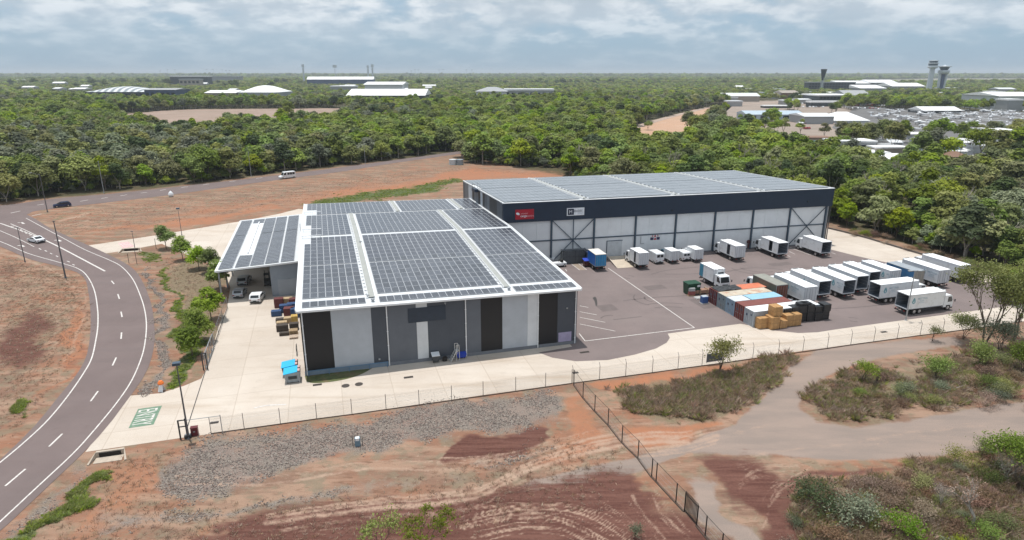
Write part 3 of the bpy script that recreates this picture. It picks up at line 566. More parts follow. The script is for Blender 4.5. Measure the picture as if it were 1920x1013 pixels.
for i, (U, V) in enumerate(cells):
    rx = math.atan(.95 / 36) * (1 if V < 36 else -1)
    if i < 298:
        o = obj('solar_panel', p_me, wh, (U, V, zr(U, V) + .07)); o.rotation_euler = (rx, .017, 0)
    else:
        M_ = Matrix.Translation((U, V, zr(U, V) + .07)) @ Matrix.Rotation(rx, 4, 'X') @ Matrix.Rotation(.017, 4, 'Y'); o_ = len(joined.v)
        joined.v += [tuple(M_ @ Vector(p)) for p in pm.v]; joined.f += [tuple(q_ + o_ for q_ in f) for f in pm.f]; joined.m += pm.m
me_ = joined.mesh('solar_panels', [frame_m, mat('solar_glass_plain', (.062, .067, .084), .22, var=.25, sc=.6, spec=.55)]); obj('solar_panel_field', me_, wh, kind='stuff')
walk = corrug('walkway_mesh', (.34, .35, .33), .3, 'Y', .6, .6)
def walkway(parent, U, va, vb, zf, w=.75):
    mb = MB(); n_ = max(2, int((vb - va) / 6))
    for k in range(n_):
        a, b2 = va + (vb - va) * k / n_, va + (vb - va) * (k + 1) / n_ - .03
        if a < 36 < b2:
            mb.bar((U, a, zf(U, a) + .16), (U, 36, zf(U, 36) + .16), w, .05); mb.bar((U, 36, zf(U, 36) + .16), (U, b2, zf(U, b2) + .16), w, .05)
        else: mb.bar((U, a, zf(U, a) + .16), (U, b2, zf(U, b2) + .16), w, .05)
    mb.build('walkway', walk, parent)
    mb = MB()
    for s in (-1, 1):
        mb.bar((U + s * (w / 2 + .05), va, zf(U, va) + .2), (U + s * (w / 2 + .05), min(vb, 36) if va < 36 else vb, zf(U, min(vb, 36) if va < 36 else vb) + .2), .06, .12)
        if va < 36 < vb: mb.bar((U + s * (w / 2 + .05), 36, zf(U, 36) + .2), (U + s * (w / 2 + .05), vb, zf(U, vb) + .2), .06, .12)
    k = va
    while k < vb: mb.cbox((U - w / 2 - .22, k, zf(U, k) + .05), (.3, .12, .12)); k += 1.5
    mb.build('cable_tray', white, parent)
walkway(wh, 9.25, 2.6, 57, zr); walkway(wh, 28.05, 2.6, 57, zr); walkway(wh, 19.25, 57.6, 71.5, zr); walkway(wh, 33.2, 57.6, 71.5, zr)
for (U, V, s) in ((9.3, 1.2, .3), (28.1, 1.6, .3), (8.8, 3.1, .22), (9.6, 30, .25)): MB().lathe([(s * .6, 0), (s * .6, s), (s * .9, s), (s * .9, s * 1.4), (.02, s * 1.6)], 8).build('roof_vent', steel, wh, loc=(U, V, zr(U, V)))
for v in (34.8, 40.3, 58.8): mb = MB(); mb.bar((-.2, v, zr(0, v) + .5), (3.2, v, zr(3, v) + .5), .22, .1); [mb.bar((x, v, zr(x, v)), (x, v, zr(x, v) + .5), .06) for x in (0, 1.5, 3)]; mb.build('anchor_rail', white, wh)
mb = MB()   # caged ladder at the left eave, reached from the carport roof
for s in (-.25, .25): mb.bar((-.6, 44 + s, 6), (-.6, 44 + s, 10.8), .06)
for k in range(14): mb.bar((-.6, 43.75, 6.2 + k * .32), (-.6, 44.25, 6.2 + k * .32), .04)
mb.build('ladder', steel, wh)

# ---------------------------------------------------------------- carport on the left
cp = thing('carport', 'open-sided lean-to with solar roof on the left side of the striped warehouse', 'carport', OW, TH)
def zc(U, V): return 6.35 + .05 * U
ca, cb_, cv0, cv1 = -14.6, -.42, 34.4, 75.5
mb = MB(); P = [(ca, cv0), (cb_, cv0), (cb_, cv1), (ca, cv1)]
mb.add([(x, y, zc(x, y) - .1) for x, y in P] + [(x, y, zc(x, y)) for x, y in P], [(0, 3, 2, 1), (4, 5, 6, 7), (0, 1, 5, 4), (1, 2, 6, 5), (2, 3, 7, 6), (3, 0, 4, 7)]); mb.build('roof', corrug('roof_white', (.62, .64, .66)), cp)
mb = MB(); mb.bar((ca, cv0 - .08, zc(ca, 0) - .12), (cb_, cv0 - .08, zc(cb_, 0) - .12), .14, .3); mb.bar((ca - .1, cv0 - .15, zc(ca, 0) - .1), (ca - .1, cv1, zc(ca, 0) - .1), .22, .24); mb.bar((ca, cv1 + .08, zc(ca, 0) - .12), (cb_, cv1 + .08, zc(cb_, 0) - .12), .14, .3); mb.build('fascia', white, cp)
for V in (34.9, 42.5, 50.2, 57.9, 65.6, 74.9):
    mb = MB(); mb.bar((ca + .3, V, 0), (ca + .3, V, zc(ca, 0) - .3), .26, .26); mb.build('post', steel, cp)
    mb = MB(); mb.bar((ca + .2, V, zc(ca, 0) - .35), (-.5, V, zc(0, 0) - .35), .16, .34); mb.build('rafter', darksteel, cp)
for a, b_, ya, yb in ((-5.9, -.44, 34.75, 34.9), (-6.0, -5.88, 34.75, 52)):
    MB().box(a, ya, 0, b_, yb, 5.85).build('room_wall', corrug('room_cladding', (.25, .285, .33)), cp)
MB().box(-14.1, 75, 0, -.44, 75.2, 5.5).build('rear_wall', corrug('cladding_slate', (0, 0, 0)), cp)
mb = MB(); mb.box(-4.9, 34.68, .02, -1.6, 34.74, 3.1); mb.build('roller_door', corrug('roller_grey', (.3, .33, .37), .12, 'Z'), cp)
for j, u in enumerate((-13.15, -10.7, -8.25, -5.8, -3.35 + .15, -1.2)):
    if j == 5: continue
    for k in range(38):
        V = 35.4 + k * 1.02 + (.5 if k > 23 else 0)
        if j == 1 and (6 < k < 34): continue
        if V > 74.8: continue
        if j == 1 and k >= 34: pass
        o = obj('solar_panel', p_la, cp, (u + (.25 if j > 0 else 0), V, zc(u, V) + .1)); o.rotation_euler = (0, -.05, 0)
MB().box(-11.6, 42.6, zc(-11, 0) + .05, -9.3, 69.6, zc(-10, 0) + .12).build('skylight_sheet', mat('skylight', (.86, .87, .88), .35), cp)
mb = MB(); mb.tube((-10.2, 43, zc(-10, 0) + .35), (-10.2, 70, zc(-10, 0) + .35), .14); mb.build('conduit', white, cp)

# ---------------------------------------------------------------- big warehouse
OB = Vector((-1.85, 127.5, 0)); TB = R(13.4); f1 = Vector((cos(TB), sin(TB), 0)); f2 = Vector((-sin(R(16.3)), cos(R(16.3)), 0))
BWd, BD, BH, BE = 76.9, 38., 13.0, 11.7
def BL(U, V, z=0): return OB + f1 * U + f2 * V + Vector((0, 0, z))
bh = thing('distribution_hall', 'long white-panelled hall with a deep dark blue fascia, behind the parked trucks', 'warehouse', OB, TB)
sk = math.tan(R(16.3) - TB)
def bl(U, V, z): return (U - V * sin(R(16.3) - TB), V * cos(R(16.3) - TB), z)
def bquad(mb, U0, U1, V0, V1, z00, z01):   # skewed box from z00(V) to z01(V)
    P = [(U0, V0), (U1, V0), (U1, V1), (U0, V1)]
    mb.add([bl(u, v, z00 if not callable(z00) else z00(v)) for u, v in P] + [bl(u, v, z01 if not callable(z01) else z01(v)) for u, v in P], [(0, 3, 2, 1), (4, 5, 6, 7), (0, 1, 5, 4), (1, 2, 6, 5), (2, 3, 7, 6), (3, 0, 4, 7)])
zb = lambda v: BH - (BH - BE) * v / BD
navy = corrug('fascia_navy', (.014, .028, .054), .3, 'X', .15, .5, .1)
mb = MB(); bquad(mb, 0, BWd, -.3, -.02, 9.0, 13.0); mb.build('fascia', navy, bh)
mb = MB(); bquad(mb, -.02, BWd + .02, -.36, -.1, 13.0, 13.1); mb.build('capping', white, bh)
mb = MB(); bquad(mb, 0, BWd, -.02, BD, lambda v: zb(v) - .2, lambda v: zb(v)); mb.build('roof', corrug('roof_white', (0, 0, 0)), bh)
mb = MB(); bquad(mb, -.02, .14, -.1, BD, lambda v: zb(v), lambda v: zb(v) + .14); bquad(mb, BWd - .14, BWd + .02, -.1, BD, lambda v: zb(v), lambda v: zb(v) + .14); bquad(mb, 0.14, BWd - .14, BD - .15, BD, lambda v: zb(v) - .1, lambda v: zb(v) + .1); mb.build('roof_flashing', white, bh)
wpan = mat('insulated_panel', (.72, .74, .76), .5, 0, .04, .35, dirt=((.56, .57, .58), .25, .4))
cols = [.95 + 9.35 * k for k in range(9)]
for k in range(8):
    a, b_ = cols[k] + .17, cols[k + 1] - .17
    for z0, z1 in ((.25, 4.6), (4.85, 8.98)):
        h_ = (b_ - a) / 3
        for j in range(3): mb = MB(); mb.box(a + j * h_ + .012, .2, z0, a + (j + 1) * h_ - .012, .34, z1); mb.build('wall_panel', wpan, bh)
    MB().box(a, .02, 4.62, b_, .3, 4.83).build('girt', mat('blue_steel', (.055, .085, .12), .5), bh)
MB().box(.3, .35, 0, BWd - .3, .5, 9).build('inner_wall', mat('seam_shadow', (.3, .31, .33), .8), bh)
MB().box(.3, .05, 0, BWd - .3, .34, .24).build('kick_plate', mat('grey_plinth', (0, 0, 0)), bh)
bs = MATS['blue_steel']
for k, x in enumerate(cols):
    mb = MB(); mb.box(x - .17, -.12, 0, x + .17, -.08, 9); mb.box(x - .17, .16, 0, x + .17, .2, 9); mb.box(x - .03, -.08, 0, x + .03, .16, 9); mb.build('column', bs, bh)
for k in (1, 7):
    a, b_ = cols[k] + .2, cols[k + 1] - .2
    for q_ in (0, 1):
        mb = MB(); mb.bar((a, -.02 - .1 * q_, .2 if q_ else 8.9), (b_, -.02 - .1 * q_, 8.9 if q_ else .2), .14); mb.build('brace', bs, bh)
x = (cols[1] + cols[2]) / 2; MB().box(x - .1, -.2, 0, x + .1, -.17, 9).build('mid_post', bs, bh)
def bU(u, v): p = onplane(OB, OB + f1, u, v); return (p - OB).dot(f1), p.z
# side walls, vertical stripes
sidec = [c_slate, c_black, c_light, c_black, c_mid, c_slate, c_light, c_black, c_mid]
for k in range(18):
    v0 = .36 + k * 2.09; m = sidec[(k * 5 + k // 3) % 9]; ms = MATS.get('side_' + m.name) or corrug('side_' + m.name, tuple(m.node_tree.nodes['Vector Math'].inputs[0].default_value), axis='Y')
    for U0, U1 in ((.0, .12), (BWd - .12, BWd)):
        mb = MB(); bquad(mb, U0, U1, v0, v0 + 2.07, 0, lambda v: zb(v) - .05); mb.build('side_panel', ms, bh)
mb = MB(); bquad(mb, .12, BWd - .12, BD - .12, BD, 0, lambda v: zb(v) - .22); mb.build('rear_wall', navy, bh)
# platform with handrail on the roof edge
mb = MB(); bquad(mb, -.9, .5, 21, 24, lambda v: zb(v) - .6, lambda v: zb(v) + .05); mb.build('roof_platform', navy, bh)
mb = MB()
for u in (-.8, .4):
    for v in (21.2, 23.8): mb.bar(bl(u, v, 12), bl(u, v, 13.5), .06)
    mb.bar(bl(u, 21.2, 13.5), bl(u, 23.8, 13.5), .05)
mb.build('handrail', steel, bh)
wk = [bU(1099, 374)[0], bU(1271, 365.5)[0], bU(1432, 358)[0]]
edges = [.5] + [x for w_ in wk for x in (w_ - 1.0, w_ + 1.0)] + [BWd - .4]
sol_row = bpy.data.materials.new('solar_row'); sol_row.use_nodes = True; t = sol_row.node_tree; b_ = t.nodes['Principled BSDF']; b_.inputs['Roughness'].default_value = .28; b_.inputs['Specular IOR Level'].default_value = 1.0
def srm():
    n_ = t.nodes; l_ = t.links; tc_ = n_.new('ShaderNodeTexCoord'); br = n_.new('ShaderNodeTexBrick'); br.offset = 0; br.inputs['Scale'].default_value = 1; br.inputs['Mortar Size'].default_value = .03; br.inputs['Brick Width'].default_value = 1.005; br.inputs['Row Height'].default_value = 1.96
    br.inputs['Color1'].default_value = (.15, .168, .19, 1); br.inputs['Color2'].default_value = (.19, .21, .235, 1); br.inputs['Mortar'].default_value = (.5, .52, .54, 1); l_.new(tc_.outputs['Object'], br.inputs[0]); l_.new(br.outputs[0], b_.inputs['Base Color'])  # panel tones lifted: the sky's glare on the glass is put into the colour
srm()
for s in range(4):
    U0, U1 = edges[2 * s], edges[2 * s + 1]
    for k in range(9):
        v = .9 + k * 4.08 + (.35 if k > 4 else 0); mb = MB(); bquad(mb, U0 + (.6 if k in (5, 6) and s == 0 else 0), U1, v, v + 3.86, lambda q_: zb(q_) + .1, lambda q_: zb(q_) + .16); mb.build('solar_panel_row', sol_row, bh)
for w_ in wk:
    mb = MB(); mb.bar(bl(w_, .6, zb(.6) + .2), bl(w_, 37.5, zb(37.5) + .2), .7, .05); mb.build('walkway', walk, bh)
    mb = MB(); mb.bar(bl(w_ - .5, .6, zb(.6) + .2), bl(w_ - .5, 37.5, zb(37.5) + .2), .1, .2); v = 1
    while v < 37: mb.cbox(bl(w_ + .7, v, zb(v) + .05), (.4, .3, .2)); v += 2.05
    mb.build('cable_tray', white, bh)
# doors and fittings on the long wall
u0, z1 = bU(1138, 453); u1, _ = bU(1166, 452)
mb = MB(); mb.box(u0, .06, .3, u0 + .12, .19, 3.9); mb.box(u0, .06, 3.78, u0 + 3.6, .19, 3.9); mb.build('door_frame', bs, bh); MB().box(u0 + .14, .1, .26, u0 + 3.5, .18, 3.76).build('sliding_door', mat('door_panel', (.50, .53, .56), .5), bh)
MB().box(u0 - 3.6, .12, 0.3, u0 - 2.6, .19, 2.6).build('side_door', MATS['door_panel'], bh)
mb = MB(); mb.tube((u0 + 7.8, .1, 2.8), (u0 + 7.8, .1, 4.4), .05); mb.tube((u0 + 7.8, .1, 2.8), (u0 + 8.6, .1, 2.8), .05); mb.build('pipe', steel, bh)
uh, _ = bU(1403.5, 458); mb = MB(); mb.tube((uh, .18, 1.7), (uh, -.12, 1.7), .42, n=14); mb.box(uh - .18, -.1, .3, uh + .18, .18, 1.2); mb.build('hose_reel', mat('dark_red', (.09, .03, .03), .6), bh)
for pu in ((1259, 395), (1513, 378.5)):
    x, z = bU(*pu); mb = MB(); mb.cbox((x, -.42, z), (.3, .25, .25)); mb.build('flood_lamp', darksteel, bh)
# emblem boards between the girt and the trucks
ue, ze = bU(1229, 444); mb = MB()
mb.add([(ue - .25, .15, ze - .1), (ue + .25, .15, ze - .1), (ue, .15, ze + .55)], [(0, 1, 2)]); mb.add([(ue - 1.1, .15, ze - .75), (ue - .35, .15, ze - .75), (ue - .35, .15, ze - .15), (ue - 1.1, .15, ze - .15)], [(0, 1, 2, 3)], 1); mb.add([(ue + .35, .15, ze - .75), (ue + 1.1, .15, ze - .75), (ue + 1.1, .15, ze - .15), (ue + .35, .15, ze - .15)], [(0, 1, 2, 3)], 1); mb.add([(ue - .3, .15, ze - .75), (ue + .3, .15, ze - .75), (ue + .15, .15, ze - .3), (ue - .15, .15, ze - .3)], [(0, 1, 2, 3)]); mb.add([(ue + .45, .15, ze + .0), (ue + .8, .15, ze), (ue + .6, .15, ze + .4)], [(0, 1, 2)]); mb.add([(ue - .8, .15, ze + .0), (ue - .45, .15, ze), (ue - .6, .15, ze + .4)], [(0, 1, 2)])
mb.build('wall_emblem', [mat('emblem_red', (.45, .03, .05), .5), mat('emblem_navy', (.03, .03, .09), .5)], bh)
# the two signs on the fascia
def fsign(name, label, px, m, build):
    (ua, za), (ub, zb_) = bU(*px[0]), bU(*px[1]); s = thing(name, label, 'sign', BL(ua, 0) - Vector((-sin(TB), cos(TB), 0)) * .36 + Vector((0, 0, zb_)), TB)
    w, h = ub - ua, za - zb_; mb = MB(); mb.box(0, -.08, 0, w, .04, h); mb.build('sign_board', m, s); build(s, w, h); return s
red = mat('sign_red', (.42, .012, .03), .4); wsign = mat('sign_white', (.80, .82, .86), .4); nv_ = mat('sign_navy', (.012, .018, .045), .4); greyink = mat('sign_grey_ink', (.14, .22, .28), .5)
def s1(s, w, h):
    text('airport', .5, mat('sign_pink_ink', (.75, .42, .45), .5), s, (w * .3, -.1, h * .52), (pi / 2, 0, 0)); text('cargo', .62, wsign, s, (w * .27, -.1, h * .24), (pi / 2, 0, 0), bold=.006); text('centre', .6, MATS['sign_pink_ink'], s, (w * .60, -.1, h * .24), (pi / 2, 0, 0))
    mb = MB(); mb.add([(w * (.06 + .09 * cos(a) * (1.25 if cos(a) < 0 else 1) + .08), -.095, h * (.58 + .13 * sin(a) - .05 * cos(a))) for a in [2 * pi * k / 14 for k in range(14)]], [tuple(range(14))]); mb.build('emblem', wsign, s)
def s2(s, w, h):
    MB().box(w * .05, -.1, h * .1, w * .4, -.085, h * .9).build('emblem', nv_, s, bevel=.0); text('M', h * .62, wsign, s, (w * .115, -.12, h * .29), (pi / 2, 0, 0), bold=.0, sx=.95)
    text('ENZIES', h * .40, nv_, s, (w * .405, -.1, h * .45), (pi / 2, 0, 0), sx=.92); text('AVIATION', h * .15, greyink, s, (w * .62, -.1, h * .24), (pi / 2, 0, 0))
fsign('facade_sign', 'red rectangular sign with white and pink lettering on the dark fascia', ((965.5, 393), (1000, 409.5)), red, s1)
fsign('facade_sign', 'white rectangular sign with a large navy M on the dark fascia', ((1062, 390), (1094, 402.5)), wsign, s2)
# concrete ramp in front of the sliding door
rp = poly_px((1138.4, 485.4), (1170, 483.4), (1191.7, 501.2), (1157, 503.6)); mb = MB()
mb.add([(*rp[0].xy, .03), (*rp[1].xy, .03), (*rp[2].xy, .03), (*rp[3].xy, .03), (*rp[0].xy, .5), (*rp[1].xy, .5), (*rp[2].xy, .05), (*rp[3].xy, .05)], [(4, 5, 6, 7), (0, 1, 5, 4), (1, 2, 6, 5), (2, 3, 7, 6), (3, 0, 4, 7), (0, 3, 2, 1)]); 
lr = obj('loading_ramp', mb.mesh('loading_ramp', mat('ramp_concrete', (.52, .44, .35), .85, 0, .12, .8)), label='pale concrete loading ramp in front of the sliding door', cat='ramp')
kb = MB()
for a, b2 in ((0, 3), (1, 2)): kb.bar((*rp[a].xy, .62), (*rp[b2].xy, .12), .16, .14)
kb.build('kerb', conc, lr)
# ---------------------------------------------------------------- vehicles
teal = mat('teal_print', (.16, .36, .42), .5); printgrey = mat('print_grey', (.42, .52, .58), .5)
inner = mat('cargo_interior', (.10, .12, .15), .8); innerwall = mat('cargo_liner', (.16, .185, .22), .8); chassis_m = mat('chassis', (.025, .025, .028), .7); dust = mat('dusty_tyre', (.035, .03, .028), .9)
BODY = {'white': mat('body_white', (.74, .76, .78), .4, 0, .05, .6, dirt=((.42, .41, .38), .9, .5)), 'blue': mat('body_blue', (.012, .13, .46), .5, 0, .1, .5), 'olive': mat('tarp_olive', (.12, .125, .10), .8, 0, .15, .8, .3, 2), 'steel': mat('body_greyblue', (.05, .17, .34), .5)}
ROOF = {'white': mat('truck_roof_white', (.82, .83, .84), .45, 0, .04, .8, dirt=((.6, .58, .55), .8, .25)), 'olive': mat('tarp_roof', (.26, .26, .23), .8, 0, .12, .8), 'grey': mat('truck_roof_grey', (.30, .33, .36), .6, 0, .12, .8), 'cream': mat('truck_roof_cream', (.72, .68, .62), .5)}
DOOR = {'white': mat('door_white', (.62, .64, .67), .45, 0, .05, 1), 'ltblue': mat('door_blue', (.03, .24, .48), .5), 'rust': mat('door_rust', (.20, .07, .045), .7, 0, .3, 2), 'tan': mat('door_tan', (.36, .33, .29), .6), 'cyan': mat('door_cyan', (.05, .24, .36), .5)}
def wheel(parent, x, y, z=.48, r=.48, w=.28):
    s = 1 if y > 0 else -1
    mb = MB(); mb.tube((x, y, z), (x, y - s * w, z), r, n=18); t_ = mb.build('wheel', dust, parent)
    mb = MB(); mb.tube((x, y + s * .012, z), (x, y - s * .05, z), r * .56, n=14); mb.tube((x, y + s * .05, z), (x, y - s * .05, z), r * .2, n=8); mb.build('rim', chrome, t_)
def logo(parent, L, W_, z0, H, side, frac):
    s = side; y = s * (W_ / 2 + .012); x0 = L * frac; dx = -s      # reading direction: -x on the left side, +x on the right
    mb = MB(); pts = []
    for k in range(20):
        a = 2 * pi * k / 20; r = .42; px_ = r * .85 * sin(a); pz = r * cos(a) * (1.55 if cos(a) > 0 else 1); px_ *= (1 - .45 * max(0, cos(a))); pts.append((x0 + dx * px_, y, z0 + H * .52 + pz))
    mb.add(pts, [tuple(range(20))]); mb.build('logo', teal, parent)
    mb = MB()
    for (a, b_) in ((-.12, .12),): mb.add([(x0 + dx * a, y + s * .004, z0 + H * .42), (x0 + dx * b_, y + s * .004, z0 + H * .42), (x0 + dx * .02, y + s * .004, z0 + H * .62)], [(0, 1, 2)])
    mb.build('logo_mark', BODY['white'], parent)
    rot = (pi / 2, 0, 0) if s < 0 else (pi / 2, 0, pi); text('METTINA', .48, printgrey, parent, (x0 + dx * .75, y, z0 + H * .62), rot, bold=.006)
    text('FRESH', .34, printgrey, parent, (x0 + dx * 1.2, y, z0 + H * .47), rot); text('PRODUCE', .26, printgrey, parent, (x0 + dx * 1.0, y, z0 + H * .36), rot)
def truck(label, at, head, L=6.5, W_=2.4, z0=1.05, zt=3.5, body='white', roof='white', rear='closed', door='white', cab=True, fridge=True, lg=None, sidedoor=False, cabc=None, group='delivery trucks parked in the yard', nose=None, small=False):
    """at = ground place of the rear left corner; x forward, y to the left"""
    T = thing('box_truck', label, 'truck', at, head, group)
    ce = -W_ / 2                                     # centre line below the left edge
    A = obj('cargo_box', MB().box(0, 0, 0, .01, .01, .01).mesh('tmp', inner), T); bpy.data.objects.remove(A)
    off = Vector((sin(head), -cos(head), 0)) * (W_ / 2); T.location = Vector(at) + off; h = zt - z0
    mb = MB(); hw = W_ / 2
    if rear == 'closed': mb.box(0, -hw, z0, L, hw, zt - .03)
    else:
        mb.box(0, -hw, z0, L, hw, z0 + .12); mb.box(0, -hw, zt - .1, L, hw, zt - .03); mb.box(0, -hw, z0 + .12, L, -hw + .06, zt - .1)
        if sidedoor: mb.box(0, hw - .06, z0 + .12, L * .32, hw, zt - .1); mb.box(L * .52, hw - .06, z0 + .12, L, hw, zt - .1)
        else: mb.box(0, hw - .06, z0 + .12, L, hw, zt - .1)
        mb.box(L - .08, -hw + .06, z0 + .12, L, hw - .06, zt - .1)
    mb.build('cargo_box', BODY[body], T)
    mb = MB(); mb.box(-.02, -hw - .02, zt - .03, L + .02, hw + .02, zt + .03); mb.build('cargo_roof', ROOF[roof], T)
    if rear == 'closed':
        for s in (-1, 1):
            d_ = MB().box(-.05, min(s * .03, s * (hw - .08)), z0 + .1, -.005, max(s * .03, s * (hw - .08)), zt - .12).build('rear_door', DOOR[door], T)
            mb = MB(); [mb.tube((-.08, s * q_, z0 + .12), (-.08, s * q_, zt - .15), .02, n=5) for q_ in (.25, hw - .4)]; mb.build('lock_rod', steel, d_)
    else:
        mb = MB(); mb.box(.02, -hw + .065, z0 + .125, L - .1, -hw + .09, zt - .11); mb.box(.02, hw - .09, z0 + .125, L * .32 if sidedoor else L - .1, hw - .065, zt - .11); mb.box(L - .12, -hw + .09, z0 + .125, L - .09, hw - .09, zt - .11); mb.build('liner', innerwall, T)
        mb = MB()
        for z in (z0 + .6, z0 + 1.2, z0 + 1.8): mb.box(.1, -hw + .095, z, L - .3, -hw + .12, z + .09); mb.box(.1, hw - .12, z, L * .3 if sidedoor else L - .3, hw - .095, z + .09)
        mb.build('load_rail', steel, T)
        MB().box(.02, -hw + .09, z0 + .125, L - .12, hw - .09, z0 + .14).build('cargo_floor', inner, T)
        if rear == 'swung':
            for s in (-1, 1): MB().box(.0, s * (hw + .03) - .02, z0 + .08, 1.15, s * (hw + .03) + .03, zt - .1).build('rear_door', DOOR[door], T)
    mb = MB()
    for z in (z0 - .01, zt - .07):
        for s in (-1, 1): mb.box(0, s * hw - .025, z, L, s * hw + .025, z + .07)
    for s in (-1, 1): mb.box(-.03, s * hw - .04, z0, .04, s * hw + .03, zt); mb.box(L - .05, s * hw - .04, z0, L + .01, s * hw + .03, zt)
    mb.box(-.035, -hw, zt - .1, .03, hw, zt - .02); mb.box(-.035, -hw, z0 - .03, .03, hw, z0 + .08); mb.build('corner_trim', steel if body != 'white' else mat('trim_light', (.5, .52, .55), .4), T)
    if sidedoor: MB().box(L * .33, hw - .01 if rear == 'closed' else hw + .0, z0 + .15, L * .51, hw + .02 if rear == 'closed' else hw + .002, zt - .2).build('side_opening', mat('doorway_shade', (.02, .022, .03), .9), T) if rear == 'closed' else None  # dark panel on the closed side, painted as the shade inside an open door
    cx0 = L + .18; cl = 1.55 if small else 1.9; ct = 2.15 if small else 2.65
    mb = MB(); [mb.box(.1, s * .42 - .06, .62, cx0 + cl - .4, s * .42 + .06, .85) for s in (-1, 1)]; mb.box(.1, -hw + .15, .85, L, hw - .15, z0 - .012); mb.box(L * .42, -hw + .1, .45, L * .42 + .9, -hw + .65, .95); mb.box(L * .45, hw - .65, .45, L * .45 + 1.1, hw - .1, .95); mb.build('chassis', chassis_m, T)
    mb = MB(); mb.box(-.12, -hw + .1, .42, -.02, hw - .1, .58); [mb.box(-.06, s * .5 - .05, .5, .0, s * .5 + .05, 1) for s in (-1, 1)]; mb.build('rear_bumper', darksteel, T)
    for s in (-1, 1): MB().box(-.14, s * (hw - .4) - .16, .62, -.1, s * (hw - .4) + .16, .76).build('tail_lamp', redlamp, T)
    r = .36 if small else .48
    ax = [1.15 if small else 1.7] + ([2.8] if L > 7.2 else [])
    for x in ax:
        for s in (-1, 1): wheel(T, x, s * (hw - .08), r, r, .5)
    if cab:
        for s in (-1, 1): wheel(T, cx0 + cl - .85, s * (hw - .12), r, r, .28)
        cm_ = cabc or BODY['white']; q = ct - .5
        prof = [(cx0, .62), (cx0 + cl - 1.35, .62), (cx0 + cl - 1.3, .95), (cx0 + cl - .4, .95), (cx0 + cl - .36, .55), (cx0 + cl, .55), (cx0 + cl + .03, 1.2), (cx0 + cl - .02, 1.45), (cx0 + cl - .32, ct - .12), (cx0 + cl - .5, ct), (cx0, ct + .02)]
        C_ = MB().side(prof, -hw + .12, hw - .12).build('cab', cm_, T)
        a = Vector((cx0 + cl - .005, 0, 1.5)); b_ = Vector((cx0 + cl - .3, 0, ct - .2)); nrm = Vector((.96, 0, .26)) * .012
        mb = MB(); y_ = hw - .26; mb.add([tuple(a + nrm + Vector((0, -y_, 0))), tuple(a + nrm + Vector((0, y_, 0))), tuple(b_ + nrm + Vector((0, y_ - .06, 0))), tuple(b_ + nrm + Vector((0, -y_ + .06, 0)))], [(0, 1, 2, 3)]); mb.build('windshield', glass, C_)
        for s in (-1, 1):
            y_ = s * (hw - .108); mb = MB(); mb.add([(cx0 + cl - 1.15, y_, 1.5), (cx0 + cl - .18, y_, 1.5), (cx0 + cl - .46, y_, ct - .25), (cx0 + cl - 1.15, y_, ct - .25)], [(0, 1, 2, 3)]); mb.build('side_window', glass, C_)
            mb = MB(); mb.box(cx0 + cl - .02, s * (hw - .5) - .18, .78, cx0 + cl + .035, s * (hw - .5) + .18, .98); mb.build('headlight', lampm, C_)
            mb = MB(); mb.bar((cx0 + cl - .25, s * (hw - .12), 1.9), (cx0 + cl + .08, s * (hw + .15), 1.95), .03); mb.box(cx0 + cl + .04, s * (hw + .15) - .09, 1.55, cx0 + cl + .1, s * (hw + .15) + .09, 1.98); mb.build('mirror', darksteel, C_)
        mb = MB(); mb.box(cx0 + cl - .25, -hw + .1, .36, cx0 + cl + .07, hw - .1, .58); mb.box(cx0 + cl + .02, -.55, 1.0, cx0 + cl + .045, .55, 1.18); mb.build('bumper', darksteel if not cabc else darksteel, T)
    if fridge:
        F_ = MB().box(L + .03, -.75, zt - .85, L + .48, .75, zt + .04).build('fridge_unit', BODY['white'], T); MB().box(L + .1, -.55, zt + .04, L + .4, .55, zt + .06).build('grille', darksteel, F_)
        MB().box(L + .481, -.6, zt - .75, L + .49, .6, zt - .45).build('grille', darksteel, F_)
    if lg is not None: logo(T, L, W_, z0, h, lg[0], lg[1])
    return T
H_ = R(106.3)
def at_roof(u, v, h=3.5): p = G(u, v, h); return (p.x, p.y, .03)
truck('small blue box truck with light blue rear doors and cream roof by the hall', at_roof(1116.8, 478.4), R(104), 4.4, 2.3, body='blue', roof='cream', door='ltblue', fridge=False, cabc=mat('cab_navy', (.02, .035, .09), .4), group='trucks and vans backed out from the hall wall')
gw = 'trucks and vans backed out from the hall wall'
truck('white box truck with one grey rear door open, beside the loading ramp', at_roof(1198.6, 475.5), H_, 4.2, 2.2, rear='closed', fridge=False, sidedoor=True, group=gw)
truck('tiny white box truck parked between the two white vans', at_roof(1258.5, 472, 2.75), H_, 3.0, 1.95, .75, 2.75, fridge=False, small=True, cabc=mat('cab_teal', (.03, .10, .14), .4), group=gw)
truck('small white box truck rightmost in the row of vans', at_roof(1303.5, 469, 2.85), H_, 3.2, 2.0, .75, 2.85, fridge=False, small=True, group=gw)
truck('white truck with closed rear doors and an open side door by the hall', at_roof(1379.5, 462.4), H_, 5.6, 2.45, sidedoor=True, fridge=True, group=gw)
truck('white truck with its empty dark rear open and side door open by the hall', at_roof(1460, 456.5), H_, 5.8, 2.5, rear='open', sidedoor=True, group=gw)
truck('white truck with open empty rear at the far right end of the hall wall', at_roof(1542.4, 454.8), H_, 6.0, 2.4, rear='open', group=gw)
p = at_roof(1339, 506); c_ = G(1317, 494.5, 3.5)
d_ = Vector((-e2.x, -e2.y, 0)); n_left = Vector((-d_.y, d_.x, 0)); Lb = 4.6; W2 = 2.3
A_ = Vector(p) - d_ * Lb + n_left * W2          # its rear left corner (truck faces the camera)
truck('white truck facing the camera with blue rear doors swung open, alone in the yard', A_, atan2(d_.y, d_.x), Lb, W2, rear='swung', door='cyan', fridge=True)
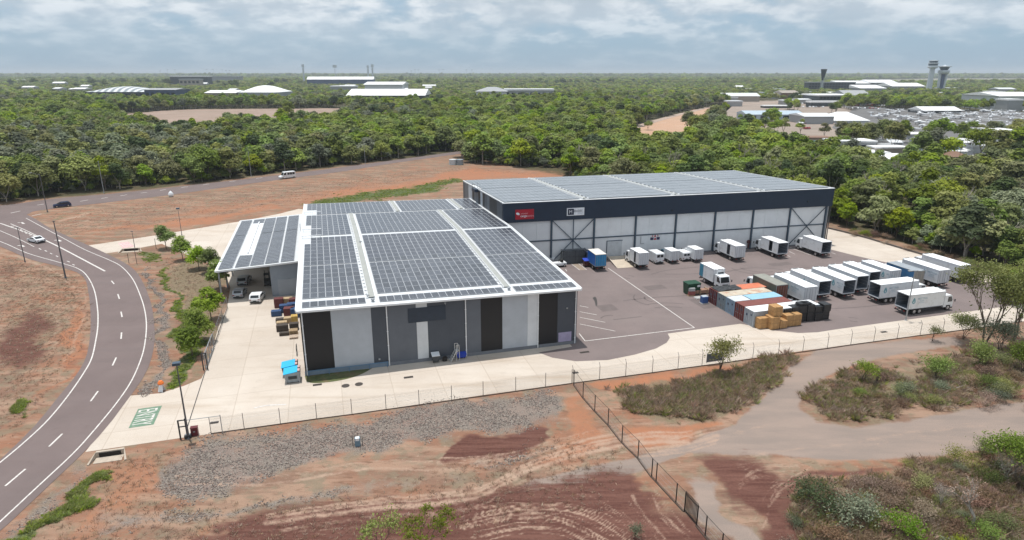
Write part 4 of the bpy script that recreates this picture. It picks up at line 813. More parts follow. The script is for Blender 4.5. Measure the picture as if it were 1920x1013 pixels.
truck('truck with olive curtain sides and rusty red rear doors', at_roof(1456.6, 536), H_, 6.4, 2.3, body='olive', roof='olive', door='rust', fridge=False)
truck('white logo truck with closed doors, right beside the olive curtain truck', at_roof(1510, 540), H_, 8.0, 2.55, lg=(1, .52), fridge=True)
truck('white logo truck with open dark rear, second right of the olive curtain truck', at_roof(1537, 528.6), H_, 7.4, 2.5, rear='open', lg=(1, .5))
truck('white logo truck with open rear showing pale side rails, third right of the olive truck', at_roof(1583.4, 527), H_, 8.0, 2.5, rear='open', lg=(1, .3))
truck('white truck with open rear, fourth right of the olive truck', at_roof(1608.4, 519), H_, 7.2, 2.5, rear='open')
truck('white truck with open rear partly behind its neighbour, fifth right of the olive truck', at_roof(1632, 511), H_, 6.6, 2.4, rear='open')
truck('white logo truck with closed white rear doors just left of the grey-roofed one', at_roof(1670, 508.6), H_, 6.8, 2.45, lg=(1, .22))
truck('truck with grey roof, blue side and tan rear doors', at_roof(1715, 509.5), H_, 6.2, 2.4, body='steel', roof='grey', door='tan', fridge=False)
truck('large white logo truck with closed doors, right of the blue-sided truck', at_roof(1761.6, 508), H_, 8.0, 2.6, lg=(1, .38))
truck('large white truck at the far right end of the parked row, behind the tall tree', at_roof(1800.7, 499), H_, 8.2, 2.6)
def sideways(label, far, near, L, lg):
    n_ = at_roof(*near); f_ = at_roof(*far); left = Vector(f_); right = Vector(n_); d = (left - right); W_ = 2.4; hd = R(16.3)
    A_ = right + Vector((-sin(hd), cos(hd), 0)) * W_
    truck(label, A_, hd, L, W_, rear='open', lg=lg, fridge=True, group='delivery trucks parked in the yard')
sideways('farther of the two white logo trucks seen side-on with cabs to the right', (1632.3, 527.5), (1652, 535), 8.2, (-1, .14))
sideways('white logo truck seen from the side beside the lamp post, nearest of all trucks', (1685, 548), (1705.5, 554.7), 7.6, (-1, .15))

def car(name, label, cat, at, head, L=4.4, W_=1.78, H=1.45, paintm=None, hatch=False, van=False, minibus=False, group=None):
    T = thing(name, label, cat, at, head, group); h = W_ / 2; pm_ = paintm or BODY['white']
    if van or minibus:
        prof = [(0, .32), (L, .32), (L + .02, .75), (L - .25, 1.05), (L - .95, 1.2), (L - 1.55, H - .12), (L - 2.0, H), (.12, H), (.0, H - .2)]
    elif hatch: prof = [(0, .3), (L, .3), (L + .02, .7), (L - .3, .86), (L - 1.05, .95), (L * .5 + .2, H - .03), (L * .42, H), (.55, H - .04), (.12, 1.05), (-.02, .8)]
    else: prof = [(0, .3), (L, .3), (L + .02, .62), (L - .3, .78), (L - 1.25, .92), (L * .5 + .15, H - .02), (L * .36, H - .02), (.75, .98), (.05, .92), (-.02, .7)]
    B_ = MB().side(prof, -h, h).build('body', pm_, T, bevel=.05)
    def gl(nm, pts): mb = MB(); mb.add(pts, [tuple(range(len(pts)))]); mb.build(nm, glass, B_)
    wy = h + .004
    if van or minibus:
        for s in (-1, 1):
            gl('side_window', [(L - 2.3, s * wy, H * .56), (L - 1.1, s * wy, H * .56), (L - 1.62, s * wy, H - .25), (L - 2.3, s * wy, H - .25)])
            if minibus:
                for k in range(3): gl('side_window', [(.4 + k * 1.0, s * wy, H * .56), (1.3 + k * 1.0, s * wy, H * .56), (1.3 + k * 1.0, s * wy, H - .3), (.4 + k * 1.0, s * wy, H - .3)])
        gl('windshield', [(L - .93, -h + .15, 1.24), (L - .93, h - .15, 1.24), (L - 1.52, h - .2, H - .14), (L - 1.52, -h + .2, H - .14)])
        mb = MB(); mb.box(-.012, -.012, .5, .0, .012, H - .3); mb.build('door_seam', darksteel, B_)
        gl('rear_window', [(-.01, -h + .25, H * .62), (-.01, -.08, H * .62), (-.01, -.08, H - .3), (-.01, -h + .25, H - .3)]); gl('rear_window', [(-.01, .08, H * .62), (-.01, h - .25, H * .62), (-.01, h - .25, H - .3), (-.01, .08, H - .3)])
    else:
        zb0 = .98
        for s in (-1, 1): gl('side_window', [(.85 if not hatch else .45, s * wy, zb0 + .03), (L - 1.35, s * wy, zb0), (L * .5 + .1, s * wy, H - .12), (L * .36 if not hatch else .75, s * wy, H - .12)])
        a, b_ = ((L - 1.1, .99), (L * .5 + .26, H - .06)); gl('windshield', [(a[0], -h + .12, a[1]), (a[0], h - .12, a[1]), (b_[0], h - .2, b_[1]), (b_[0], -h + .2, b_[1])])
        if hatch: gl('rear_window', [(.13, -h + .2, 1.08), (.13, h - .2, 1.08), (.47, h - .25, H - .1), (.47, -h + .25, H - .1)])
        else: gl('rear_window', [(.8, -h + .2, 1.02), (.8, h - .2, 1.02), (L * .345, h - .25, H - .04), (L * .345, -h + .25, H - .04)])
    r = .33
    for x in (.8, L - .85):
        for s in (-1, 1): wheel(T, x, s * (h + .005), r, r, .2)
    for s in (-1, 1):
        MB().box(-.045, s * (h - .2) - .15, .72, .02, s * (h - .2) + .15, .86).build('tail_lamp', redlamp, T); MB().box(L - .1, s * (h - .25) - .16, .6, L + .035, s * (h - .25) + .16, .72).build('headlight', lampm, T)
        MB().box(L - 1.45, s * (h + .1) - .08, .98, L - 1.32, s * (h + .1) + .08, 1.1).build('mirror', darksteel, T)
    mb = MB(); mb.box(-.05, -h + .1, .34, .02, h - .1, .5); mb.box(-.055, -.26, .52, -.0, .26, .63); mb.build('bumper', darksteel, T)
    return T
def carat(u, v, z=.03): p = G(u, v); return (p.x, p.y, z)
silver = mat('car_silver', (.40, .42, .44), .3, .4); blu = mat('car_blue', (.025, .04, .10), .25, .2)
car('parked_van', 'white high-roof van right of the ramp, beside the truck with the open grey door', 'van', carat(1237, 496), H_, 5.2, 1.95, 2.35, van=True, group=gw)
car('parked_van', 'white van between the tiny box truck and the small rightmost box truck', 'van', carat(1287, 491), H_, 4.7, 1.85, 2.0, van=True, group=gw)
car('car', 'white sedan driving on the curved road away from the warehouse', 'car', G(79, 456.5) + Vector((0, 0, .035)), R(152), 4.6, 1.85, 1.42)
car('car', 'dark blue car on the far road near the junction', 'car', G(134, 386.5) + Vector((0, 0, .035)), atan2(*(lambda d: (d.y, d.x))(G(105, 389) - G(134, 386))), 4.5, 1.8, 1.5, blu, hatch=True)
car('minibus', 'white minibus driving along the far road beside the forest', 'minibus', G(553, 333) + Vector((0, 0, .035)), atan2(*(lambda d: (d.y, d.x))(G(526, 335) - G(553, 332))), 6.0, 2.0, 2.5, minibus=True)
car('car', 'white hatchback half out of the carport shade', 'car', carat(478, 571), R(98), 4.3, 1.8, 1.55, hatch=True)
car('car', 'silver hatchback in the carport, nearest its corner post', 'car', carat(446, 562), R(100), 4.0, 1.7, 1.5, silver, hatch=True)
car('car', 'silver estate car deeper in the carport, behind the other silver one', 'car', carat(454, 538), R(100), 4.6, 1.8, 1.6, silver, hatch=True)
# small tug tractors by the white wall, next to the warehouse edge
for (u, v, hd, lb) in ((1060, 499, 200, 'white baggage tug with black seat, out on the asphalt at the warehouse edge'), (1040, 492, 150, 'white baggage tug half hidden behind the warehouse roof edge')):
    T = thing('baggage_tug', lb, 'tug', carat(u, v), R(hd), 'white baggage tugs by the warehouse edge'); MB().box(0, -.7, .35, 2.6, .7, .95).build('body', BODY['white'], T, bevel=.05); MB().box(.7, -.5, .95, 1.1, .5, 1.5).build('seat', black, T); mb = MB(); mb.tube((1.7, 0, .95), (1.5, 0, 1.35), .03); mb.tube((1.47, 0, 1.33), (1.52, 0, 1.38), .18, n=10); mb.build('steering_wheel', black, T)
    for x in (.5, 2.1):
        for s in (-1, 1): wheel(T, x, s * .74, .3, .3, .2)

# forklift and shelves in the carport shade
T = thing('forklift', 'dark forklift parked deep in the carport shade', 'forklift', carat(502, 538), R(110)); MB().box(0, -.55, .3, 2.0, .55, 1.1).build('body', mat('fork_dark', (.05, .05, .05), .6), T, bevel=.05)
mb = MB(); [mb.bar((x, s * .5, 1.1), (x + .1, s * .45, 2.15), .07) for x in (.5, 1.6) for s in (-1, 1)]; mb.box(.45, -.52, 2.12, 1.85, .52, 2.18); mb.build('overhead_guard', darksteel, T)
mb = MB(); [mb.bar((2.1, s * .35, .1), (2.1, s * .35, 2.6), .1) for s in (-1, 1)]; [mb.box(2.15, s * .3 - .06, .12, 3.2, s * .3 + .06, .17) for s in (-1, 1)]; mb.build('mast', darksteel, T)
for x in (.4, 1.6):
    for s in (-1, 1): wheel(T, x, s * .58, .3, .3, .2)
# ---------------------------------------------------------------- shipping containers
def rusty(name, c, amt=.5, sc=1.2): return mat(name, c, .65, 0, .14, .8, dirt=((.16, .07, .035), sc, amt))
K0 = G(1411, 614.5)      # near left corner of the row
ex = Vector((cos(TH), sin(TH), 0)); ey = Vector((-sin(TH), cos(TH), 0))
def container(label, row, s0, L, cm, rm, doors=True, H=2.55):
    T = thing('shipping_container', label, 'container', K0 + ey * (row * 2.5) + ex * s0 + Vector((0, 0, .03)), TH, 'shipping containers set side by side')
    W_ = 2.42; mb = MB()
    # corrugated long sides
    for y, s in ((.06, -1), (W_ - .06, 1)):
        n_ = int(L / .28); pts = []
        for k in range(n_):
            x = .1 + (L - .2) * k / n_; dx = (L - .2) / n_; pts += [(x, y), (x + dx * .25, y), (x + dx * .5, y + s * .045), (x + dx * .75, y + s * .045)]
        pts.append((L - .1, y)); m_ = len(pts); mb.add([(a, b_, .14) for a, b_ in pts] + [(a, b_, H - .1) for a, b_ in pts], [(i, i + 1, m_ + i + 1, m_ + i) for i in range(m_ - 1)])
    mb.box(L - .1, .08, .14, L - .06, W_ - .08, H - .1); mb.build('side_wall', cm, T)
    mb = MB()
    for x in (0, L - .14):
        for y in (0, W_ - .14): mb.box(x, y, 0, x + .14, y + .14, H)
    for z in (0, H - .12):
        mb.box(.14, 0, z, L - .14, .1, z + .12); mb.box(.14, W_ - .1, z, L - .14, W_, z + .12); mb.box(0, .14, z, .1, W_ - .14, z + .12); mb.box(L - .1, .14, z, L, W_ - .14, z + .12)
    mb.build('corner_frame', cm, T)
    MB().box(.02, .02, H - .02, L - .02, W_ - .02, H + .02).build('roof', rm, T)
    MB().box(.1, .1, .06, L - .1, W_ - .1, .14).build('floor', chassis_m, T)
    for s in (0, 1):
        d_ = MB().box(.03, .15 + s * 1.07, .14, .09, 1.2 + s * 1.07, H - .13).build('door', cm, T); mb = MB()
        for q_ in (.3, .75): mb.tube((.0, .15 + s * 1.07 + q_, .14), (.0, .15 + s * 1.07 + q_, H - .14), .022, n=6); mb.box(-.03, .15 + s * 1.07 + q_ - .12, 1.0, .0, .15 + s * 1.07 + q_ + .12, 1.06)
        mb.build('lock_rod', steel, d_)
    mb = MB(); mb.box(.012, .5, 1.7, .028, .8, 1.95); mb.box(.012, 1.55, 1.4, .028, 2.0, 1.75); mb.build('placard', mat('placard', (.05, .07, .12), .5), T)
    return T
lightgrey = rusty('container_grey', (.34, .38, .42), .25); maroon = rusty('container_maroon', (.16, .035, .03), .45); paleb = rusty('container_pale_blue', (.24, .34, .44), .35); greyb = rusty('container_grey_blue', (.20, .25, .28), .5); blueroof = mat('roof_bright_blue', (.28, .48, .60), .6, 0, .08, .5); whroof = ROOF['white']
rustroof = mat('roof_rusty_cream', (.50, .44, .35), .75, 0, .2, .8, dirt=((.42, .13, .06), .7, 1.)); coral = mat('roof_coral', (.58, .17, .09), .7, 0, .2, .8, dirt=((.5, .4, .3), .6, .7)); maroonroof = rusty('roof_maroon', (.19, .06, .05), .5)
container('long pale grey container with a clean white roof, nearest of the group', 0, 0, 12.2, lightgrey, whroof)
container('maroon container with a long maroon roof beside the long white-roofed one', 1, 0, 9.1, maroon, maroonroof)
container('short pale blue container with a whitish roof at the end of the middle row', 2, 0, 3.0, paleb, mat('roof_pale', (.55, .58, .60), .6, 0, .15, 1))
container('blue container with a bright light blue roof, set in behind the short one', 2, 3.15, 6.06, paleb, blueroof)
container('grey-blue container with a rust-flecked cream roof', 3, 0, 9.1, greyb, rustroof)
container('dark red container with black tarpaulin over its roof', 4, 0, 3.6, rusty('container_dark_red', (.12, .02, .025), .3), maroonroof)
container('container with a peeling coral orange roof', 4, 3.75, 6.06, maroon, coral)
T = thing('tarpaulin', 'crumpled black tarpaulin lying over the dark red container roof', 'tarpaulin', K0 + ey * 10.1 + Vector((0, 0, 2.62)) + ex * .2, TH); mb = MB(); vs = []; n_ = 12
for i in range(n_):
    for j in range(9): vs.append((i * .42 + random.uniform(-.1, .1), j * .3 - .2, random.uniform(.0, .22) + .02))
mb.add(vs, [(i * 9 + j, (i + 1) * 9 + j, (i + 1) * 9 + j + 1, i * 9 + j + 1) for i in range(n_ - 1) for j in range(8)]); mb.build('sheet', mat('tarp_black', (.035, .037, .04), .5, 0, .3, 2), T)
# junk pile between containers and trucks
T = thing('scrap_pile', 'pile of dark folded frames and dull sheets behind the maroon container', 'scrap pile', K0 + ex * 9.6 + ey * 3.2 + Vector((0, 0, .03)), TH); 
for k in range(16):
    mb = MB(); x, y = random.uniform(0, 4), random.uniform(0, 2.0); mb.cbox((x, y, k * .1), (random.uniform(.8, 1.8), random.uniform(.4, 1.1), random.uniform(.1, .3)), random.uniform(-.5, .5)); mb.build('frame_piece', [darksteel, mat('green_dark', (.02, .045, .035), .6), darksteel, steel][k % 4], T)
# cardboard-wrapped cubes and black wrapped stacks
def crate(name, label, cat, p, dims, m, rz=TH, group=None, straps=True):
    T = thing(name, label, cat, p, rz, group); mb = MB(); w, d, h = dims; n_ = 5; vs = []; 
    mb.box(-w / 2, -d / 2, .02, w / 2, d / 2, h); b_ = mb.build('body', m, T, bevel=.045)
    mb = MB()
    if straps:
        for q_ in (-.25, .25): mb.box(w * q_ - .03, -d / 2 - .008, .02, w * q_ + .03, d / 2 + .008, h + .008)
        mb.box(-w / 2 - .006, -d / 2 - .006, h * .48, w / 2 + .006, d / 2 + .006, h * .54); mb.build('strap', mat('strap_' + m.name, tuple(x * .75 for x in m.node_tree.nodes['Vector Math'].inputs[0].default_value), .6), T)
    return T
gb = 'brown wrapped cubes in front of the long container'
cu_ = [((1432, 617), 0, 1.9, 1.75, 1.75, 'brown wrapped cube leftmost in front of the long white-roofed container'), ((1453, 618.5), 0, 1.55, 1.7, 2.0, 'brown wrapped cube at the base of the tall brown stack'), ((1456, 616.5), 2.0, 1.55, 1.6, 1.55, 'brown wrapped cube topmost of the tall brown stack'),
       ((1469, 616.5), 0, 1.3, 1.5, 1.25, 'small low brown wrapped cube right of the tall brown stack'), ((1481, 613), 0, 1.7, 1.8, 1.9, 'brown wrapped cube left of the two joined ones at the right end'), ((1494, 611.5), 0, 1.55, 1.8, 1.9, 'brown wrapped cube rightmost of the brown row')]
for (uv, z, w, d, h, lb) in cu_:
    p = G(*uv); p = p + ey * (d / 2); crate('wrapped_cube', lb, 'wrapped cube', (p.x, p.y, .03 + z), (w, d, h), card, group=gb)
a = G(1474, 611.5) + ey * 1.6; b_ = G(1557, 600.5) + ey * .9
heights = [(1.35, 1.1), (1.45, 1.15), (1.4, 1.3), (1.5, 1.25), (1.3, 1.05), (1.45, 1.2)]; gk = 'black wrapped stacks beside the containers'
where = ['leftmost, just behind the brown cubes', 'second from the left', 'third from the left', 'third from the right', 'second from the right', 'rightmost, at the open asphalt']
for k in range(6):
    p = a.lerp(b_, (k + .5) / 6); w = (b_ - a).length / 6 - .05; z = .03
    for j, hh in enumerate(heights[k]):
        crate('wrapped_stack', 'black plastic-wrapped block %s in the %s column' % (['on the ground', 'on top'][j], where[k].split(',')[0]), 'wrapped block', (p.x + random.uniform(-.05, .05), p.y + random.uniform(-.1, .1), z), (w, 1.5 + random.uniform(-.1, .15), hh), blackwrap, TH + random.uniform(-.03, .03), gk); z += hh
for k, q_ in enumerate((.42, .5)): p = a.lerp(b_, q_); crate('wrapped_stack', 'black lid-like block lying on the middle of the black stacks, %s one' % ['left', 'right'][k], 'wrapped block', (p.x, p.y, .03 + 2.75), (1.5, 1.2, .35), blackwrap, TH, gk)
# green skip, tote, pallets, drum crates by the red container
gd = mat('skip_green', (.012, .06, .032), .5, 0, .15, 1)
p = G(1296, 551); T = thing('skip_bin', 'dark green steel skip bin in the middle of the yard', 'skip', (p.x, p.y, .03), TH); mb = MB(); mb.add([(-1.15, -.8, .1), (1.15, -.8, .1), (1.15, .8, .1), (-1.15, .8, .1), (-1.25, -.95, 2.1), (1.25, -.95, 2.1), (1.25, .95, 2.1), (-1.25, .95, 2.1)], [(0, 3, 2, 1), (0, 1, 5, 4), (1, 2, 6, 5), (2, 3, 7, 6), (3, 0, 4, 7)]); mb.build('body', gd, T)
for s in (-1, 1): mb = MB(); mb.add([(0 if s < 0 else 0, -1, 2.12), (s * 1.3, -1, 2.12), (s * 1.3, 1, 2.12), (0, 1, 2.12), (0, -1, 2.2), (s * 1.3, -1, 2.16), (s * 1.3, 1, 2.16), (0, 1, 2.2)], [(0, 1, 2, 3), (4, 5, 6, 7), (0, 1, 5, 4), (1, 2, 6, 5), (2, 3, 7, 6), (3, 0, 4, 7)]); mb.build('lid', gd, T)
mb = MB(); [mb.box(x - .04, -.99, .15, x + .04, -.9, 2.1) for x in (-1, -.33, .33, 1)]; mb.build('rib', gd, T); MB().box(.5, -1.0, 1.5, 1.1, -.96, 1.85).build('sticker', BODY['white'], T)
p = G(1297, 553.5) ; p = G(1295, 554); T = thing('wrapped_pallet', 'pallet load with clear white top and reddish lower half, in front of the green skip', 'pallet', (p.x, p.y, .03), R(5)); MB().box(-.65, -.6, 0, .65, .6, .14).build('pallet', timber, T); MB().box(-.6, -.55, .14, .6, .55, .85).build('load', mat('load_red', (.26, .08, .07), .6, 0, .2, 3), T, bevel=.03); MB().box(-.58, -.53, .85, .58, .53, 1.5).build('cover', mat('shrink_wrap', (.42, .43, .42), .3, 0, .2, 3), T, bevel=.08)
p = G(1316, 551); T = thing('pipe_bundle', 'long bundle of pipes in a timber frame beside the dark red container', 'pipe bundle', (p.x, p.y, .03), TH)
mb = MB(); [mb.tube((-2, y, z), (2.4, y, z), .11, n=8) for y in (-.35, -.1, .15, .4) for z in (.3, .52, .74)]; mb.build('pipes', mat('pipe_tan', (.40, .24, .17), .7, 0, .3, 1), T, kind='stuff')
for x in (-1.9, -.6, .8, 2.2): mb = MB(); mb.box(x - .06, -.55, 0, x + .06, .6, .16); mb.box(x - .05, -.55, .16, x + .05, -.47, .95); mb.box(x - .05, .52, .16, x + .05, .6, .95); mb.box(x - .05, -.55, .95, x + .05, .6, 1.03); mb.build('timber_frame', timber, T)
def pallet(label, p, rz=TH, group=None, n=1, m=timber, top=None):
    T = thing('pallet_stack' if n > 1 else 'pallet', label, 'pallets', p, rz, group)
    for k in range(n):
        z = k * .15; mb = MB(); [mb.box(-.6, -.5 + j * .19, z + .11, .6, -.37 + j * .19, z + .135) for j in range(6)]; mb.build('deck_boards', m, T); mb = MB(); [mb.box(x - .05, -.5, z, x + .05, .58, z + .11) for x in (-.55, 0, .55)]; mb.build('bearer', m, T)
    return T
p = G(1309, 559.5); pallet('empty low timber pallet on the asphalt by the blue drum crate', (p.x, p.y, .03), TH, None, 1, offwhite)
p = G(1323, 569); T = thing('drum_crate', 'blue plastic crate on a pale pallet against the dark red container', 'crate', (p.x - .3, p.y, .03), TH); MB().box(-.6, -.5, 0, .6, .5, .13).build('pallet', offwhite, T)
MB().box(-.55, -.45, .13, .55, .45, 1.25).build('body', mat('blue_plastic', (.04, .10, .28), .5, 0, .1, 2), T, bevel=.05); MB().box(-.5, -.4, 1.25, .5, .4, 1.32).build('lid', mat('pale_lid', (.45, .5, .55), .5), T)
# storage cage beside the blue truck, blue wheeled bin
q0 = onplane(OB - f2 * .5, OB - f2 * .5 + f1, 1052, 480); T = thing('storage_cage', 'dark grey mesh storage cage against the braced white wall bay', 'cage', (q0.x, q0.y, .03), TB); 
cagem = mat('cage_mesh', (.10, .11, .125), .7, 0, .15, 1)
MB().box(0, -1.5, .05, 5.2, 0, .15).build('floor', cagem, T)
for k in range(5): mb = MB(); mb.box(k * 1.04 + .02, -1.5, .15, k * 1.04 + 1.02, -1.46, 2.7); [mb.bar((k * 1.04 + .02 + j * .1, -1.52, .15), (k * 1.04 + .02 + j * .1, -1.52, 2.7), .02) for j in range(11)]; mb.build('mesh_panel', cagem, T)
mb = MB(); [mb.bar((x, -1.5, 0), (x, -1.5, 2.85), .08) for x in (0, 2.6, 5.2)]; [mb.bar((x, 0, 0), (x, 0, 2.85), .08) for x in (0, 5.2)]; mb.bar((0, -1.5, 2.8), (5.2, -1.5, 2.8), .08); mb.bar((0, -1.5, 1.5), (5.2, -1.5, 1.5), .06); mb.build('cage_frame', darksteel, T); MB().box(0, -1.45, 2.72, 5.2, 0, 2.78).build('cage_roof', cagem, T)
def wbin(label, p, rz, body, lid, dims=(1.35, 1.0, 1.25), group=None):
    T = thing('wheeled_bin', label, 'bin', p, rz, group); w, d, h = dims; mb = MB(); b_ = .12
    mb.add([(-w / 2 + b_, -d / 2 + b_, .18), (w / 2 - b_, -d / 2 + b_, .18), (w / 2 - b_, d / 2 - b_, .18), (-w / 2 + b_, d / 2 - b_, .18), (-w / 2, -d / 2, h * .85), (w / 2, -d / 2, h * .85), (w / 2, d / 2, h), (-w / 2, d / 2, h)], [(0, 3, 2, 1), (4, 5, 6, 7), (0, 1, 5, 4), (1, 2, 6, 5), (2, 3, 7, 6), (3, 0, 4, 7)]); mb.build('body', body, T)
    mb = MB(); mb.add([(-w / 2 - .05, -d / 2 - .06, h * .85), (w / 2 + .05, -d / 2 - .06, h * .85), (w / 2 + .05, d / 2 + .03, h + .01), (-w / 2 - .05, d / 2 + .03, h + .01), (-w / 2 - .05, -d / 2 - .06, h * .85 + .06), (w / 2 + .05, -d / 2 - .06, h * .85 + .06), (w / 2 + .05, d / 2 + .03, h + .09), (-w / 2 - .05, d / 2 + .03, h + .09)], [(0, 3, 2, 1), (4, 5, 6, 7), (0, 1, 5, 4), (1, 2, 6, 5), (2, 3, 7, 6), (3, 0, 4, 7)]); mb.build('lid', lid, T)
    for x in (-w / 2 + .2, w / 2 - .2):
        for y in (-d / 2 + .2, d / 2 - .2): mb = MB(); mb.tube((x - .04, y, .09), (x + .04, y, .09), .09, n=10); mb.build('wheel', black, T)
    return T
blp = mat('blue_lid', (.03, .07, .45), .4); p = G(1101, 499.5); wbin('dark red bin with a royal blue lid next to the small blue truck', (p.x, p.y, .03), TB, mat('bin_maroon', (.08, .02, .02), .5), blp, (1.7, 1.3, 1.5))
# bins with light blue lids near the corner of the warehouse
cy = mat('lid_cyan', (.02, .42, .72), .35, 0, .06, 2); gp2 = 'pair of bins with light blue lids by the warehouse corner'
def skipbin(label, p, front):
    T = thing('lidded_skip', label, 'bin', p, TH, gp2); w, d, h = 2.0, 1.9, 1.55
    mb = MB(); mb.add([(-w / 2 + .15, -d / 2 + .1, .12), (w / 2 - .1, -d / 2 + .1, .12), (w / 2 - .1, d / 2 - .1, .12), (-w / 2 + .15, d / 2 - .1, .12), (-w / 2, -d / 2, h - .25), (w / 2, -d / 2, h), (w / 2, d / 2, h), (-w / 2, d / 2, h - .25)], [(0, 3, 2, 1), (0, 1, 5, 4), (1, 2, 6, 5), (2, 3, 7, 6), (3, 0, 4, 7)]); mb.build('body', front, T)
    mb = MB(); mb.add([(-w / 2 - .08, -d / 2 - .06, h - .24), (w / 2 - .35, -d / 2 - .06, h - .02), (w / 2 - .35, d / 2 + .06, h - .02), (-w / 2 - .08, d / 2 + .06, h - .24), (-w / 2 - .08, -d / 2 - .06, h - .18), (w / 2 - .35, -d / 2 - .06, h + .05), (w / 2 - .35, d / 2 + .06, h + .05), (-w / 2 - .08, d / 2 + .06, h - .18)], [(0, 3, 2, 1), (4, 5, 6, 7), (0, 1, 5, 4), (1, 2, 6, 5), (2, 3, 7, 6), (3, 0, 4, 7)]); mb.build('lid', cy, T)
    mb = MB(); mb.box(w / 2 - .33, -d / 2 + .1, h - .02, w / 2 - .05, -.15, h + .1); mb.box(w / 2 - .33, .2, h - .02, w / 2 - .05, d / 2 - .1, h + .12); mb.build('hinge_cover', mat('hinge_pink', (.55, .35, .32), .6), T)
    mb = MB(); mb.box(-.5, -d / 2 - .02, .6, .55, -d / 2 + .06, 1.0); mb.build('front_print', darksteel, T); mb = MB(); [mb.box(x - .05, -d / 2 - .03, .1, x + .05, -d / 2 + .08, h - .2) for x in (-.8, .8)]; mb.build('rib', steel, T)
    for x in (-.7, .7):
        for y in (-.7, .7): mb = MB(); mb.tube((x - .05, y, .1), (x + .05, y, .1), .1, n=10); mb.build('wheel', black, T)
p = G(551, 719) + e2 * .9 - e1 * .1; skipbin('grey bin with a light blue lid, the nearer of the two by the warehouse corner', (p.x, p.y, .03), mat('bin_grey', (.26, .29, .31), .6, 0, .15, 1.5)); p = p + e2 * 2.1 - e1 * .35; skipbin('dark blue bin with a light blue lid, farther one by the warehouse corner', (p.x, p.y, .03), mat('bin_navy', (.04, .07, .12), .6))
# goods stacked along the left wall
brd = mat('goods_maroon', (.13, .035, .035), .7, 0, .2, 2); dkb = mat('goods_blue', (.03, .07, .17), .6, 0, .2, 2); tan_ = mat('goods_tan', (.45, .33, .20), .8, 0, .2, 2, .2, 3); dkw = mat('goods_dark', (.07, .055, .045), .8, 0, .3, 2)
goods = [((524, 576), 1.5, 1.0, 1.6, 0, brd, 'maroon crate on dark timber at the far left of the goods along the wall'), ((540, 571), 1.6, 1.0, 1.2, 0, tan_, 'tan slatted crate farthest back beside the maroon one'), ((551, 572), 1.4, 1.1, 1.2, 0, brd, 'low maroon crate against the wall at the back of the goods'),
         ((537, 585), 2.0, 1.0, 1.3, 0, dkb, 'dark blue block in the middle of the goods along the wall'), ((551, 583), 2.0, 1.0, 1.4, 0, dkb, 'dark blue block close against the wall'), ((519, 592), 1.6, 1.0, .9, 0, dkb, 'blue crate sticking out farthest from the wall'),
         ((543, 593), 1.6, 1.2, 1.5, 0, brd, 'red-brown block in front of the blue ones'), ((554, 594), 1.3, 1.2, 1.5, 0, dkb, 'navy block with pale top beside the red-brown one'), ((525, 604), 1.2, .9, .6, 0, dkw, 'low dark crate left of the timber pallets'), ((541, 605), 1.3, 1.0, .9, 0, tan_, 'tan crate with ribbed top near the wall'),
         ((553, 606), 1.0, 1.1, 1.3, 0, mat('goods_yellow', (.50, .33, .09), .7, 0, .2, 2), 'yellowish crate right against the wall'), ((529, 611), 1.6, .9, .7, 0, tan_, 'flat slatted tan crate in the middle of the nearer goods'), ((530, 620), 1.7, 1.0, 1.0, 0, dkw, 'dark olive crate below the slatted one'), ((552, 618), 1.3, .9, 1.1, 0, dkw, 'dark timber crate at the foot of the wall'), ((534, 629), 1.5, .6, .5, 0, dkw, 'long low dark box lowest on the left of the goods')]
for (uv, w, d, h, z, m, lb) in goods: p = G(*uv); crate('goods_crate', lb, 'crate', (p.x, p.y, .03), (w, d, h), m, TH + random.uniform(-.05, .05), 'goods stacked along the left wall of the warehouse')
p = G(551, 627); pallet('stack of timber pallets nearest the warehouse corner end of the goods', (p.x, p.y, .03), TH, None, 5); p = G(551, 634); pallet('low pale pallets with pinkish boards closest to the camera among the goods', (p.x, p.y, .03), TH, None, 2, mat('pale_timber', (.6, .48, .38), .8, 0, .15, 3))
# wall-side things on the front apron
p = G(817, 679.5); T = wbin('grey wheeled bin with a white lid standing before the warehouse front', (p.x, p.y, .03), TH, mat('bin_grey2', (.06, .065, .07), .5), BODY['white'], (1.0, .9, 1.25)); 
p = G(850, 677.5); T = thing('platform_ladder', 'aluminium platform step ladder on wheels in front of the warehouse', 'step ladder', (p.x, p.y, .03), TH + R(8)); mb = MB()
for s in (-.35, .35): mb.bar((-.5, s, 0), (.35, s, 1.5), .06); mb.bar((.8, s, 0), (.75, s, 2.4), .06); mb.bar((.35, s, 1.5), (.35, s, 2.4), .05); mb.bar((.35, s, 2.4), (.75, s, 2.4), .05); mb.bar((.35, s, 0.0), (.35, s, 1.5), .05)
mb.bar((.75, -.35, 2.4), (.75, .35, 2.4), .05); mb.build('frame', mat('aluminium', (.6, .62, .62), .35, .5), T)
for k in range(5): MB().box(-.5 + k * .17, -.34, .27 * k + .24, -.27 + k * .17, .34, .27 * k + .28).build('step', MATS['aluminium'], T)
MB().box(.3, -.36, 1.5, .8, .36, 1.55).build('platform', MATS['aluminium'], T)
p = G(865, 672); wbin('low royal blue tub behind the step ladder, close to the warehouse front', (p.x, p.y, .03), TH, blp, blp, (1.3, .8, .75))
p = G(834, 677); T = thing('tyre_stack', 'small pile of black tyres between the grey bin and the step ladder', 'tyres', (p.x, p.y, .03), 0)
for k in range(3): MB().lathe([(.16, .02), (.33, .02), (.36, .1), (.33, .19), (.16, .19), (.16, .03)], 16).build('tyre', dust, T, loc=(.02 * k, 0, k * .19))
